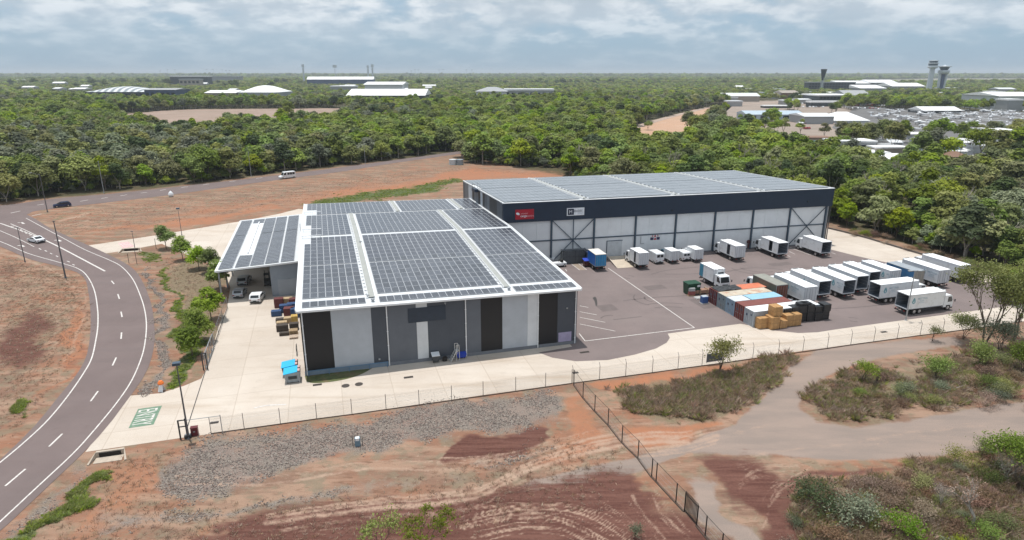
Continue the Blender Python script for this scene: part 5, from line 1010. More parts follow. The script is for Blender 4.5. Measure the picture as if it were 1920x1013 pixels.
p = G(562, 668); T = thing('bike_rack', 'bent pipe rack standing beside the left wall near the corner', 'rack', (p.x - .4, p.y, .03), TH + pi / 2); mb = MB(); P_ = [(0, 0, 0), (0, 0, 1.2), (.8, 0, 1.35), (1.6, 0, 1.2), (1.6, 0, 0)]; [mb.tube(P_[i], P_[i + 1], .04) for i in range(4)]; mb.tube((0, 0, .6), (1.6, 0, .6), .03); mb.build('pipe', darksteel, T)
# drainage headwalls
for (u, v, s, lb) in ((207, 856, 1.0, 'concrete culvert headwall in the red soil beside the entry apron'), (246, 471, 1.35, 'concrete culvert headwall under the farther driveway')):
    p = G(u, v); T = thing('culvert_headwall', lb, 'culvert', (p.x, p.y, 0), TH); cm_ = mat('old_concrete', (.45, .38, .31), .85, 0, .15, 2)
    mb = MB(); mb.box(-1.3 * s, .1, 0, 1.3 * s, .4, .62); mb.build('headwall', cm_, T); mb = MB(); mb.box(-1.0 * s, .02, .05, 1.0 * s, .1, .5); mb.build('opening', mat('culvert_shade', (.02, .015, .012), .9), T)  # the near-black block is painted shade for the hollow under the headwall
    for q_ in (-1, 1): mb = MB(); mb.add([(q_ * 1.3 * s, .4, 0), (q_ * 1.3 * s, .1, 0), (q_ * 1.6 * s, -1.3, 0), (q_ * 1.8 * s, -1.2, 0), (q_ * 1.3 * s, .4, .6), (q_ * 1.3 * s, .1, .6), (q_ * 1.6 * s, -1.3, .12), (q_ * 1.8 * s, -1.2, .12)], [(0, 3, 2, 1), (4, 5, 6, 7), (0, 1, 5, 4), (1, 2, 6, 5), (2, 3, 7, 6), (3, 0, 4, 7)]); mb.build('wing_wall', cm_, T)
    mb = MB(); mb.box(-1.3 * s, -1.1, .0, 1.3 * s, .02, .05); mb.build('base_slab', cm_, T)
# orange and white sign on its stand, survey marker, pillar box
p = G(304, 734); T = thing('barrier_board', 'orange-topped white folding barrier beside the apron edge', 'barrier', (p.x, p.y, .0), R(-10)); mb = MB(); mb.add([(-.35, -.3, .02), (.35, -.3, .02), (.25, 0, 1.0), (-.25, 0, 1.0)], [(0, 1, 2, 3)]); mb.add([(-.35, .3, .02), (.35, .3, .02), (.25, 0.02, 1.0), (-.25, 0.02, 1.0)], [(0, 1, 2, 3)]); mb.build('board', BODY['white'], T); MB().lathe([(.05, 1.0), (.34, 1.02), (.36, 1.2), (.2, 1.45), (.02, 1.5)], 10).build('orange_cover', mat('orange_cover', (.75, .18, .03), .5), T)
p = G(671, 836); T = thing('service_pillar', 'small grey-blue service pillar with white top on the gravel', 'service pillar', (p.x, p.y, 0), R(12)); MB().box(-.28, -.2, 0, .28, .2, .95).build('cabinet', mat('pillar_blue', (.16, .24, .30), .6), T); MB().box(-.2, -.21, .7, .2, .22, .99).build('cap', BODY['white'], T)
for s in (-1, 1): mb = MB(); mb.bar((s * .5, -.1 * s, 0), (s * .5, -.1 * s, 1.0), .06); mb.build('star_picket', darksteel, T)
p = G(366, 816); T = thing('utility_box', 'dark red cabinet at the foot of the lamp post by the entry gate', 'cabinet', (p.x, p.y, 0.02), TH); MB().box(-.35, -.25, 0, .35, .25, .95).build('cabinet', mat('cab_maroon', (.12, .02, .025), .5), T); MB().box(-.38, -.28, .95, .38, .28, 1.0).build('cap', mat('cab_maroon', (0, 0, 0)), T); MB().box(-.1, -.262, .45, .1, -.25, .6).build('plate', steel, T)
p = G(353, 821); T = thing('pump_box', 'squat dark box at the base of the lamp post beside the dark red cabinet', 'box', (p.x, p.y, 0), TH); MB().box(-.35, -.25, 0, .35, .25, .4).build('body', darksteel, T, bevel=.05); MB().box(-.25, -.15, .4, .25, .15, .46).build('lid', steel, T)
p = G(321, 369); T = thing('bulk_bag', 'white bulk bag standing alone on the red verge by the far road', 'bag', (p.x, p.y, 0), 0); MB().lathe([(.45, 0), (.75, .3), (.8, .8), (.6, 1.3), (.25, 1.7), (.05, 1.8)], 12).build('bag', BODY['white'], T)
for q_ in (-1, 1): mb = MB(); mb.bar((q_ * .3, 0, 1.5), (0, 0, 2.0), .05); mb.build('strap', BODY['white'], T)
for i, (u, v, lb) in enumerate(((849, 309, 'white corrugated tank, left one of the pair by the forest edge'), (862, 309, 'grey corrugated tank, right one of the pair by the forest edge'))):
    p = G(u, v); T = thing('water_tank', lb, 'water tank', (p.x, p.y, 0), 0, 'pair of tanks by the forest edge'); tm = [mat('tank_white', (.55, .57, .58), .5, 0, .08, .5), mat('tank_grey', (.28, .31, .33), .5, 0, .1, .5)][i]
    prof = []; z = 0
    while z < 2.1: prof += [(1.55, z), (1.6, z + .07)]; z += .14
    MB().lathe(prof + [(1.6, 2.2)], 20).build('tank_wall', tm, T); MB().lathe([(1.66, 2.2), (1.66, 2.26), (.1, 2.5)], 20).build('tank_roof', tm, T)

# ---------------------------------------------------------------- light poles
polem = mat('pole_steel', (.13, .13, .14), .5, .3); polel = mat('pole_light', (.36, .37, .38), .5, .3)
def pole(label, base, vtop, style, m=polem, r=.09, arm=R(180)):
    p = G(*base); H = hgt(base, vtop); T = thing('light_pole', label, 'light pole', (p.x, p.y, 0), 0, 'light poles')
    mb = MB(); mb.tube((0, 0, 0), (0, 0, H), r * 1.3, r * .7, 10); mb.build('pole', m, T); mb = MB(); mb.lathe([(r * 2.6, 0), (r * 2.6, .06), (r * 1.6, .1), (r * 1.4, .3)], 10); mb.build('base_plate', m, T)
    if style == 'arm':
        a = Vector((cos(arm), sin(arm), 0)); mb = MB(); mb.tube((0, 0, H - .3), tuple(a * 2.2 + Vector((0, 0, H + .25))), .05); mb.build('arm', m, T); mb = MB(); mb.cbox(tuple(a * 2.5 + Vector((0, 0, H + .2))), (.8, .3, .12), arm); mb.build('lamp_head', polel, T)
    elif style == 'head': mb = MB(); mb.cbox((0, 0, H - .15), (.75, .6, .28), TH); mb.build('lamp_head', MATS['blue_steel'], T); mb = MB(); mb.cbox((0, 0, H - .18), (.6, .45, .03), TH); mb.build('lens', lampm, T)
    elif style == 'tee':
        mb = MB(); mb.bar((-.8, 0, H), (.8, 0, H), .07); mb.build('cross_arm', m, T)
        for s in (-1, 1): mb = MB(); mb.cbox((s * .75, 0, H - .1), (.55, .4, .14), 0); mb.build('lamp_head', m, T)
    elif style == 'thin': mb = MB(); mb.cbox((0, 0, H - .05), (.5, .2, .1), 0); mb.build('lamp_head', m, T)
    return T
pole('tall dark light pole with a boxy blue head by the entry gate', (354, 822), 682, 'head', r=.085)
pole('pale light pole with twin heads in front of the parked trucks', (1698, 601), 508, 'tee', polel, r=.09)
pole('tallest dark pole on the inner verge of the road curve', (123, 521), 415, 'thin', r=.12)
pole('shorter pole on the inner verge near the hatched median', (47, 491), 427, 'thin', r=.08)
pole('street light with a long arm to the left beside the far road junction', (89, 397), 326, 'arm', r=.1)
pole('street light by the forest edge above the far road', (195, 362), 303, 'thin', polel, r=.1)
pole('street light at the forest edge left of the minibus', (471, 331), 285, 'thin', polel, r=.1)
pole('street light at the forest edge beyond the minibus', (685, 308), 270, 'thin', polel, r=.09)
pole('slim pole on the red verge behind the first small round tree', (341, 441), 391, 'head', r=.06)
pole('thin pole at the culvert of the farther driveway', (253, 466), 434, 'thin', r=.06)
pole('dark pole at the right end corner of the white hall', (1549, 449), 385, 'thin', r=.1)
pole('wooden power pole among the trees right of the hall', (1795, 315), 274, 'thin', mat('pole_wood', (.25, .18, .12), .8), r=.12)
for (u, v, vt, lb) in ((242, 494, 476, 'short marker post left of the stone strip by the road'), (257, 496, 468, 'short marker post right beside the stone strip by the road'), (293, 467, 448, 'dark gate post at the farther driveway')):
    p = G(u, v); T = thing('post', lb, 'post', (p.x, p.y, 0)); h = hgt((u, v), vt); MB().tube((0, 0, 0), (0, 0, h), .05).build('shaft', darksteel, T); MB().tube((0, 0, h), (0, 0, h + .05), .06).build('cap', darksteel, T)
# ---------------------------------------------------------------- fences
wire = bpy.data.materials.new('chain_link'); wire.use_nodes = True; t = wire.node_tree; b_ = t.nodes['Principled BSDF']; b_.inputs['Base Color'].default_value = (.3, .29, .28, 1); b_.inputs['Roughness'].default_value = .6
tr = t.nodes.new('ShaderNodeBsdfTransparent'); mixs = t.nodes.new('ShaderNodeMixShader'); tcx = t.nodes.new('ShaderNodeTexCoord'); 
def diag(ang):
    mp = t.nodes.new('ShaderNodeMapping'); mp.inputs['Rotation'].default_value = (0, ang, 0); w = t.nodes.new('ShaderNodeTexWave'); w.bands_direction = 'X'; w.inputs['Scale'].default_value = 4; t.links.new(tcx.outputs['Object'], mp.inputs[0]); t.links.new(mp.outputs[0], w.inputs[0])
    g = t.nodes.new('ShaderNodeMath'); g.operation = 'GREATER_THAN'; g.inputs[1].default_value = .992; t.links.new(w.outputs['Fac'], g.inputs[0]); return g.outputs[0]
mxx = t.nodes.new('ShaderNodeMath'); mxx.operation = 'MAXIMUM'; t.links.new(diag(R(45)), mxx.inputs[0]); t.links.new(diag(R(-45)), mxx.inputs[1]); t.links.new(mxx.outputs[0], mixs.inputs[0]); t.links.new(tr.outputs[0], mixs.inputs[1]); t.links.new(b_.outputs[0], mixs.inputs[2]); t.links.new(mixs.outputs[0], t.nodes['Material Output'].inputs[0])
def fence(name, label, pts, H, m, arm=0, rail=True, r=.035, mesh=True, base=True, cat='fence'):
    o = Vector(pts[0]); d = (Vector(pts[-1]) - o); rz = atan2(d.y, d.x); T = thing(name, label, cat, o, rz); ca, sa = cos(-rz), sin(-rz)
    L = [Vector(((p - o).x * ca - (p - o).y * sa, (p - o).x * sa + (p - o).y * ca, 0)) for p in map(Vector, pts)]
    for p in L:
        mb = MB(); mb.tube(p, p + Vector((0, 0, H)), r, n=6)
        if arm: mb.tube(p + Vector((0, 0, H)), p + Vector((0, arm, H + .4)), r * .8, n=6)
        mb.build('post', m, T)
    if rail:
        mb = MB(); [mb.tube(a_, b2, .022, n=5) for a_, b2 in zip([p + Vector((0, 0, H - .04)) for p in L[:-1]], [p + Vector((0, 0, H - .04)) for p in L[1:]])]; mb.build('top_rail', m, T)
    mb = MB()
    for z in ((.3, .9, 1.4) + ((H + .15, H + .3) if arm else ())): [mb.tube((a_.x, a_.y + (arm * (z - H) / .4 if z > H else 0), z), (b2.x, b2.y + (arm * (z - H) / .4 if z > H else 0), z), .006, n=3, cap=False) for a_, b2 in zip(L[:-1], L[1:])]
    mb.build('wires', steel, T, kind='stuff')
    if mesh:
        for a_, b2 in zip(L[:-1], L[1:]): mb = MB(); mb.add([(a_.x, a_.y, .05), (b2.x, b2.y, .05), (b2.x, b2.y, H - .05), (a_.x, a_.y, H - .05)], [(0, 1, 2, 3)]); mb.build('mesh_panel', wire, T)
    if base: mb = MB(); [mb.bar(a_ + Vector((0, -.08, .03)), b2 + Vector((0, -.08, .03)), .1, .1) for a_, b2 in zip(L[:-1], L[1:])]; mb.build('kerb', mat('kerb_dark', (.07, .05, .04), .9), T)
    return T
fp = mat('post_grey', (.09, .085, .085), .6, .2)
fence('boundary_fence', 'chain-link apron fence with plain straight posts, left of the diagonal fence', [G(u, v) + Vector((0, 0, .0)) for u, v in ((396, 813), (458, 804.5), (526, 795), (594, 785.5), (660, 777), (724, 768), (786, 759.5), (847, 751), (906, 742.5), (967, 734), (1023, 726), (1072, 719))], 2.0, fp, rail=False)
fence('boundary_fence', 'chain-link apron fence with angled post tops, right of the diagonal fence', [G(u, v) for u, v in ((1074, 718.5), (1124, 712), (1173, 705.5), (1223, 699), (1271, 692), (1316, 686), (1364, 679.5), (1411, 673), (1459, 666.5), (1505, 660), (1551, 653.5), (1595, 647), (1638, 641), (1682, 635), (1725, 629), (1767, 624), (1812, 618), (1860, 611), (1915, 603))], 1.95, fp, arm=.3, rail=False)
dp = [G(u, v) for u, v in ((1076, 722), (1093, 746), (1115, 771), (1140, 797), (1166, 830), (1196, 859.5), (1221.6, 894.5), (1230, 903), (1267, 943), (1283, 960))]
dm = mat('post_black', (.035, .032, .028), .6, .2)
fence('diagonal_fence', 'rusty chain-link fence running diagonally down across the red soil', dp, 2.1, dm, r=.055)
fence('diagonal_fence', 'short end of chain-link fence beyond the dark barred gate, at the bottom edge', [G(u, v) for u, v in ((1306, 986), (1322, 1006), (1352, 1040), (1390, 1080))], 2.1, dm, r=.055)
ga, gb_ = G(1284, 961), G(1305, 985); rz = atan2(gb_.y - ga.y, gb_.x - ga.x); L_ = (gb_ - ga).length; T = thing('barred_gate', 'dark gate of upright steel bars in the diagonal fence', 'gate', ga, rz)
for z in (.2, 1.9): MB().box(0, -.03, z, L_, .03, z + .06).build('cross_rail', dm, T)
for k in range(11): MB().box(L_ * k / 10 - .035, -.02, .1, L_ * k / 10 + .035, .02, 2.25).build('bar', dm, T)
fence('side_fence', 'grey mesh fence beside the row of small trees, left of the apron', [G(u, v) for u, v in ((427, 578), (418, 603), (410, 627), (402, 650))], 2.0, steel, r=.04)
sa_, sb_ = G(401, 652), G(386, 693); rz = atan2(sb_.y - sa_.y, sb_.x - sa_.x); L_ = (sb_ - sa_).length; T = thing('sliding_gate', 'grey mesh sliding gate drawn back along the left side of the apron', 'gate', sa_, rz); mb = MB(); mb.bar((0, 0, .15), (L_, 0, .15), .1); mb.bar((0, 0, 2.1), (L_, 0, 2.1), .09); [mb.bar((L_ * k / 4, 0, .15), (L_ * k / 4, 0, 2.1), .08) for k in range(5)]; [mb.bar((L_ * k / 4, 0, .15), (L_ * (k + 1) / 4, 0, 2.1), .05) for k in range(4)]; mb.build('gate_frame', steel, T)
mb = MB(); mb.add([(0, 0, .15), (L_, 0, .15), (L_, 0, 2.1), (0, 0, 2.1)], [(0, 1, 2, 3)]); mb.build('mesh_panel', wire, T)
mb = MB(); [mb.bar((L_ + .1, s, 0), (L_ + .1, s, 2.4), .14) for s in (-.25, .25)]; mb.bar((L_ + .1, -.3, 2.4), (L_ + .1, .3, 2.4), .12); mb.build('gate_post', darksteel, T)
ra, rb = G(385, 697), G(352, 800); mb = MB(); mb.bar(ra + Vector((0, 0, .05)), rb + Vector((0, 0, .05)), .08, .03); o = mb.build('gate_track', darksteel); o['kind'] = 'structure'
T = thing('gate_frame', 'open metal frame of the entry gate beside the lamp post', 'gate', G(339, 824), TH); mb = MB()
for x, h in ((0, 2.3), (.7, 2.4)): mb.bar((x, 0, 0), (x, 0, h), .14)
mb.bar((0, 0, 1.5), (.7, 0, 1.5), .1); mb.bar((0, 0, 2.25), (.7, 0, 2.25), .1); mb.build('gate_post', darksteel, T); mb = MB(); mb.tube((.7, 0, 2.2), (4.2, 0, 2.2), .035); mb.tube((4.2, 0, 0), (4.2, 0, 2.3), .045); mb.build('top_rail', steel, T)
kb = [G(u, v) for u, v in ((1552, 429), (1590, 438), (1630, 449), (1680, 464), (1727, 478), (1810, 501), (1925, 533))]; mb = MB(); [mb.bar(a_ + Vector((0, 0, .2)), b2 + Vector((0, 0, .2)), .25, .4) for a_, b2 in zip(kb[:-1], kb[1:])]; mb.build('kerb_wall', mat('kerb_old', (.13, .11, .10), .9, 0, .2, 1), label='low dark kerb wall along the back of the yard', cat='kerb')
T = thing('road_sign', 'small grey board hanging on the fence behind the young gum tree', 'sign', G(1338, 683) - e2 * .15, TH); MB().box(-1.2, -.03, .5, 1.2, .03, 1.7).build('board', mat('sign_grey', (.12, .14, .16), .5), T); MB().box(-1.25, 0.035, .4, -1.18, .08, 1.8).build('bracket', steel, T)
# ---------------------------------------------------------------- vegetation
def leafmat(name, c, c2, trans=.33):
    m = bpy.data.materials.new(name); m.use_nodes = True; t = m.node_tree; n = t.nodes; l = t.links; b = n['Principled BSDF']; b.inputs['Roughness'].default_value = .6; b.inputs['Specular IOR Level'].default_value = .25
    a = n.new('ShaderNodeAttribute'); a.attribute_name = 'tint'; oi = n.new('ShaderNodeObjectInfo')
    mi = n.new('ShaderNodeMix'); mi.data_type = 'RGBA'; mi.inputs[6].default_value = (*c, 1); mi.inputs[7].default_value = (*c2, 1); l.new(a.outputs['Fac'], mi.inputs[0])
    hs = n.new('ShaderNodeHueSaturation'); l.new(mi.outputs[2], hs.inputs['Color'])
    def mr(src, lo, hi):
        r = n.new('ShaderNodeMapRange'); l.new(src, r.inputs[0]); r.inputs[3].default_value = lo; r.inputs[4].default_value = hi; return r.outputs[0]
    l.new(mr(oi.outputs['Random'], .461, .500), hs.inputs['Hue'])
    wn_ = n.new('ShaderNodeTexWhiteNoise'); wn_.noise_dimensions = '1D'; l.new(oi.outputs['Random'], wn_.inputs['W']); l.new(mr(wn_.outputs['Value'], .74, 1.6), hs.inputs['Value'])
    wn2 = n.new('ShaderNodeTexWhiteNoise'); wn2.noise_dimensions = '1D'; ad = n.new('ShaderNodeMath'); ad.inputs[1].default_value = 3.3; l.new(oi.outputs['Random'], ad.inputs[0]); l.new(ad.outputs[0], wn2.inputs['W']); l.new(mr(wn2.outputs['Value'], .85, 1.25), hs.inputs['Saturation'])
    l.new(hs.outputs[0], b.inputs['Base Color'])
    tr = n.new('ShaderNodeBsdfTranslucent'); l.new(hs.outputs[0], tr.inputs[0]); ms = n.new('ShaderNodeMixShader'); ms.inputs[0].default_value = trans; l.new(b.outputs[0], ms.inputs[1]); l.new(tr.outputs[0], ms.inputs[2]); l.new(ms.outputs[0], n['Material Output'].inputs[0]); return m
LM = {'bright': leafmat('leaf_bright', (.125, .20, .028), (.235, .33, .06)), 'mid': leafmat('leaf_mid', (.11, .165, .035), (.205, .27, .072)), 'olive': leafmat('leaf_olive', (.135, .16, .055), (.245, .27, .11)),
      'grey': leafmat('leaf_grey', (.13, .155, .10), (.22, .25, .165)), 'dark': leafmat('leaf_dark', (.045, .075, .028), (.09, .13, .045)), 'dry': leafmat('leaf_dry', (.26, .205, .14), (.43, .345, .25)), 'lime': leafmat('leaf_lime', (.09, .16, .028), (.16, .26, .05)), 'brown': leafmat('leaf_brown', (.19, .135, .09), (.30, .22, .145))}
bark = mat('bark', (.16, .12, .09), .9, 0, .25, 3); barkpale = mat('bark_pale', (.34, .30, .26), .85, 0, .2, 3); barkdark = mat('bark_dark', (.06, .045, .035), .9, 0, .2, 3)
def leaf_arrays(cen, nrm, size, r, aspect=.6):
    """quads at cen facing nrm"""
    n = len(cen); up = r.normal(size=(n, 3)); t1 = np.cross(nrm, up); t1 /= np.linalg.norm(t1, axis=1, keepdims=True) + 1e-9; t2 = np.cross(nrm, t1)
    s = (size * r.uniform(.6, 1.3, n))[:, None]; a = t1 * s; b = t2 * s * aspect
    return np.stack([cen - a, cen - b * .9, cen + a, cen + b * .9], 1).reshape(-1, 3)
def crown_arrays(seed, R_, Hc, n, leaf, lobes=7, z0=0., flat=.75, open_=.0, inner=.35):
    r = np.random.default_rng(seed); L = []
    for k in range(lobes):
        a = 2 * pi * k / lobes + r.uniform(-.4, .4); d = R_ * r.uniform(.3, .62) if k < lobes - 2 else R_ * r.uniform(0, .25); rad = R_ * r.uniform(.36, .55); z = z0 + Hc * (r.uniform(.25, .6) if k < lobes - 2 else r.uniform(.6, .78)); L.append((d * cos(a), d * sin(a), z, rad))
    L = np.array(L); w = L[:, 3] ** 2; pick = r.choice(len(L), n, p=w / w.sum()); v = r.normal(size=(n, 3)); v /= np.linalg.norm(v, axis=1, keepdims=True); v[:, 2] = np.where(v[:, 2] < -.25, -v[:, 2], v[:, 2])
    rr = np.where(r.random(n) < inner, r.uniform(.35, .85, n), r.uniform(.82, 1.06, n)); bump = 1 + .16 * np.sin(v[:, 0] * 7 + pick * 2.1) * np.sin(v[:, 1] * 6 + pick) + .1 * np.sin(v[:, 2] * 9 + pick * 3)
    c = L[pick, :3] + v * (L[pick, 3] * rr * bump)[:, None] * np.array([1, 1, flat]); nrm = v * .95 + r.normal(size=(n, 3)) * .42 + np.array([0, 0, .85]); nrm /= np.linalg.norm(nrm, axis=1, keepdims=True)
    P = leaf_arrays(c, nrm, leaf, r); lob_t = r.uniform(.15, .85, len(L)); tint = np.clip(lob_t[pick] + r.normal(0, .2, n), 0, 1); return P, tint
def leaf_mesh(name, P, tint, m, extra=None, em=None):
    """extra: MB with woody geometry"""
    nq = len(P) // 4; ev = np.array(extra.v) if extra and extra.v else np.zeros((0, 3)); me = bpy.data.meshes.new(name)
    verts = np.vstack([P, ev]) if len(ev) else P; me.vertices.add(len(verts)); me.vertices.foreach_set('co', verts.astype(np.float32).ravel())
    ls = [4] * nq + [len(f) for f in (extra.f if extra else [])]; li = list(range(4 * nq)) + [i + 4 * nq for f in (extra.f if extra else []) for i in f]
    me.loops.add(len(li)); me.loops.foreach_set('vertex_index', li); me.polygons.add(len(ls)); st = np.concatenate([[0], np.cumsum(ls)[:-1]]); me.polygons.foreach_set('loop_start', st.astype(np.int32)); me.polygons.foreach_set('loop_total', np.array(ls, np.int32))
    me.materials.append(m)
    if extra: me.materials.append(em); me.polygons.foreach_set('material_index', np.array([0] * nq + [1] * len(extra.f), np.int32))
    a = me.attributes.new('tint', 'FLOAT', 'FACE'); a.data.foreach_set('value', np.concatenate([tint, np.zeros(len(ls) - nq)]).astype(np.float32)); me.update(calc_edges=True); return me
def limbs(mb, rnd, p, d, L, r, depth, tips, spread=.55, up=.12, n=5):
    q = p + d * L; mid = p.lerp(q, .5) + Vector((rnd.uniform(-1, 1), rnd.uniform(-1, 1), 0)) * L * .06
    mb.tube(p, mid, r, r * .85, n, cap=False); mb.tube(mid, q, r * .85, r * .66, n, cap=False); tips.append((q, depth))
    if depth == 0: return
    for k in range(rnd.choice((2, 3))):
        v = Vector((rnd.gauss(0, 1), rnd.gauss(0, 1), rnd.gauss(0, .6))); nd = (d + v.normalized() * spread + Vector((0, 0, up))).normalized(); limbs(mb, rnd, q, nd, L * rnd.uniform(.6, .85), r * .62, depth - 1, tips, spread, up, max(3, n - 1))
def branchy(seed, H, r, depth=4, stems=1, leafn=900, leafs=.13, clump=.45, spread=.6, lean=.15, frac=.33, mindepth=1, keep_=1.):
    rnd = random.Random(seed); mb = MB(); tips = []
    for s in range(stems):
        d = Vector((rnd.gauss(0, lean), rnd.gauss(0, lean), 1)).normalized() if stems == 1 else Vector((rnd.gauss(0, .45 if lean > .06 else .12), rnd.gauss(0, .45 if lean > .06 else .12), 1)).normalized(); limbs(mb, rnd, Vector((rnd.uniform(-.1, .1) * (stems > 1), rnd.uniform(-.1, .1) * (stems > 1), -.1)), d, H * frac, r / math.sqrt(stems), depth, tips, spread)
    T = [t for t, d in tips if d <= mindepth and rnd.random() < keep_]; r_ = np.random.default_rng(seed)
    if leafn: ti = r_.integers(0, len(T), leafn); c = np.array([tuple(t) for t in T])[ti] + r_.normal(size=(leafn, 3)) * clump * np.array([1, 1, .7]); nr = r_.normal(size=(leafn, 3)) + np.array([0, 0, .7]); nr /= np.linalg.norm(nr, axis=1, keepdims=True); P = leaf_arrays(c, nr, leafs, r_, .45); tint = np.clip(r_.uniform(.1, .9, len(T))[ti] + r_.normal(0, .15, leafn), 0, 1)
    else: P = np.zeros((0, 3)); tint = np.zeros(0)
    return mb, P, tint
def plant(name, label, cat, p, s, wood, bm_, P, tint, lm, rz=0, group=None):
    T = thing(name, label, cat, p, rz, group); T.scale = (s, s, s); wood.build('trunk', bm_, T)
    if len(P): obj('crown', leaf_mesh('crown', P, tint, LM[lm]), T)
    return T

# woodland: prototypes (crown shape x leaf colour), nearest individuals, then one mass
SHAPES = [(11, 4.3, 7.4, 9, 1.7), (12, 3.9, 6.6, 8, 1.9), (13, 4.8, 7.0, 11, 1.5), (14, 3.5, 7.8, 8, 2.2)]
protos = []
for i, (sd, R_, Hc, lob, z0) in enumerate(SHAPES):
    for j, lm in enumerate(('bright', 'mid', 'olive', 'grey') if i % 2 == 0 else ('mid', 'bright', 'dark', 'olive')):
        P, tint = crown_arrays(sd * 10 + j, R_, Hc, 3000, .36, lob, z0, .8)
        rnd = random.Random(sd * 7 + j); mb = MB(); tips = []; mb.tube((0, 0, -.2), (.1, .05, z0 * .8), .2, .15, 6, cap=False)
        for k in range(4): a = 2 * pi * k / 4 + rnd.uniform(-.4, .4); mb.tube((.1, .05, z0 * .78), (R_ * .5 * cos(a), R_ * .5 * sin(a), z0 + Hc * .5), .1, .04, 4, cap=False)
        protos.append((lm, leaf_mesh('tree_crown', P, tint, LM[lm]), mb.mesh('tree_trunk', barkpale if j in (2, 3) else bark)))
def inpoly(x, y, P):
    c = False; j = len(P) - 1
    for i in range(len(P)):
        if (P[i][1] > y) != (P[j][1] > y) and x < (P[j][0] - P[i][0]) * (y - P[i][1]) / (P[j][1] - P[i][1]) + P[i][0]: c = not c
        j = i
    return c
EDGE = [(-2500, 360), (-400, 420), (0, 384), (100, 367), (215, 356), (320, 347), (330, 335), (352, 335), (358, 345), (503, 327), (640, 311), (745, 297), (800, 290), (850, 281), (872, 305), (975, 313), (1042, 314), (1066, 333), (1150, 352), (1400, 360), (1545, 418), (1600, 432), (1690, 455), (1770, 478), (1830, 500), (1925, 522), (2300, 600), (2300, 1400), (-2500, 1400)]
CLEAR = [EDGE, [(215, 216), (300, 208), (366, 205), (640, 203), (668, 212), (640, 232), (520, 243), (430, 248), (336, 256), (290, 250), (220, 232)],
         [(1180, 243), (1240, 220), (1300, 206), (1345, 198), (1372, 200), (1345, 224), (1310, 245), (1300, 268), (1260, 282), (1195, 280), (1170, 262)],
         [(1368, 190), (1470, 188), (1560, 196), (1680, 206), (1925, 212), (2100, 216), (2100, 322), (1925, 320), (1800, 332), (1700, 330), (1560, 306), (1480, 278), (1400, 262), (1350, 235)],
         [(1600, 151), (1750, 147.5), (2200, 147.5), (2200, 156), (1925, 157), (1760, 159), (1620, 160)]]
CLW = [[G(max(min(u, 6000), -6000), max(v, 143)).xy for u, v in P] for P in CLEAR]
BLD = []   # discs round background buildings, filled below
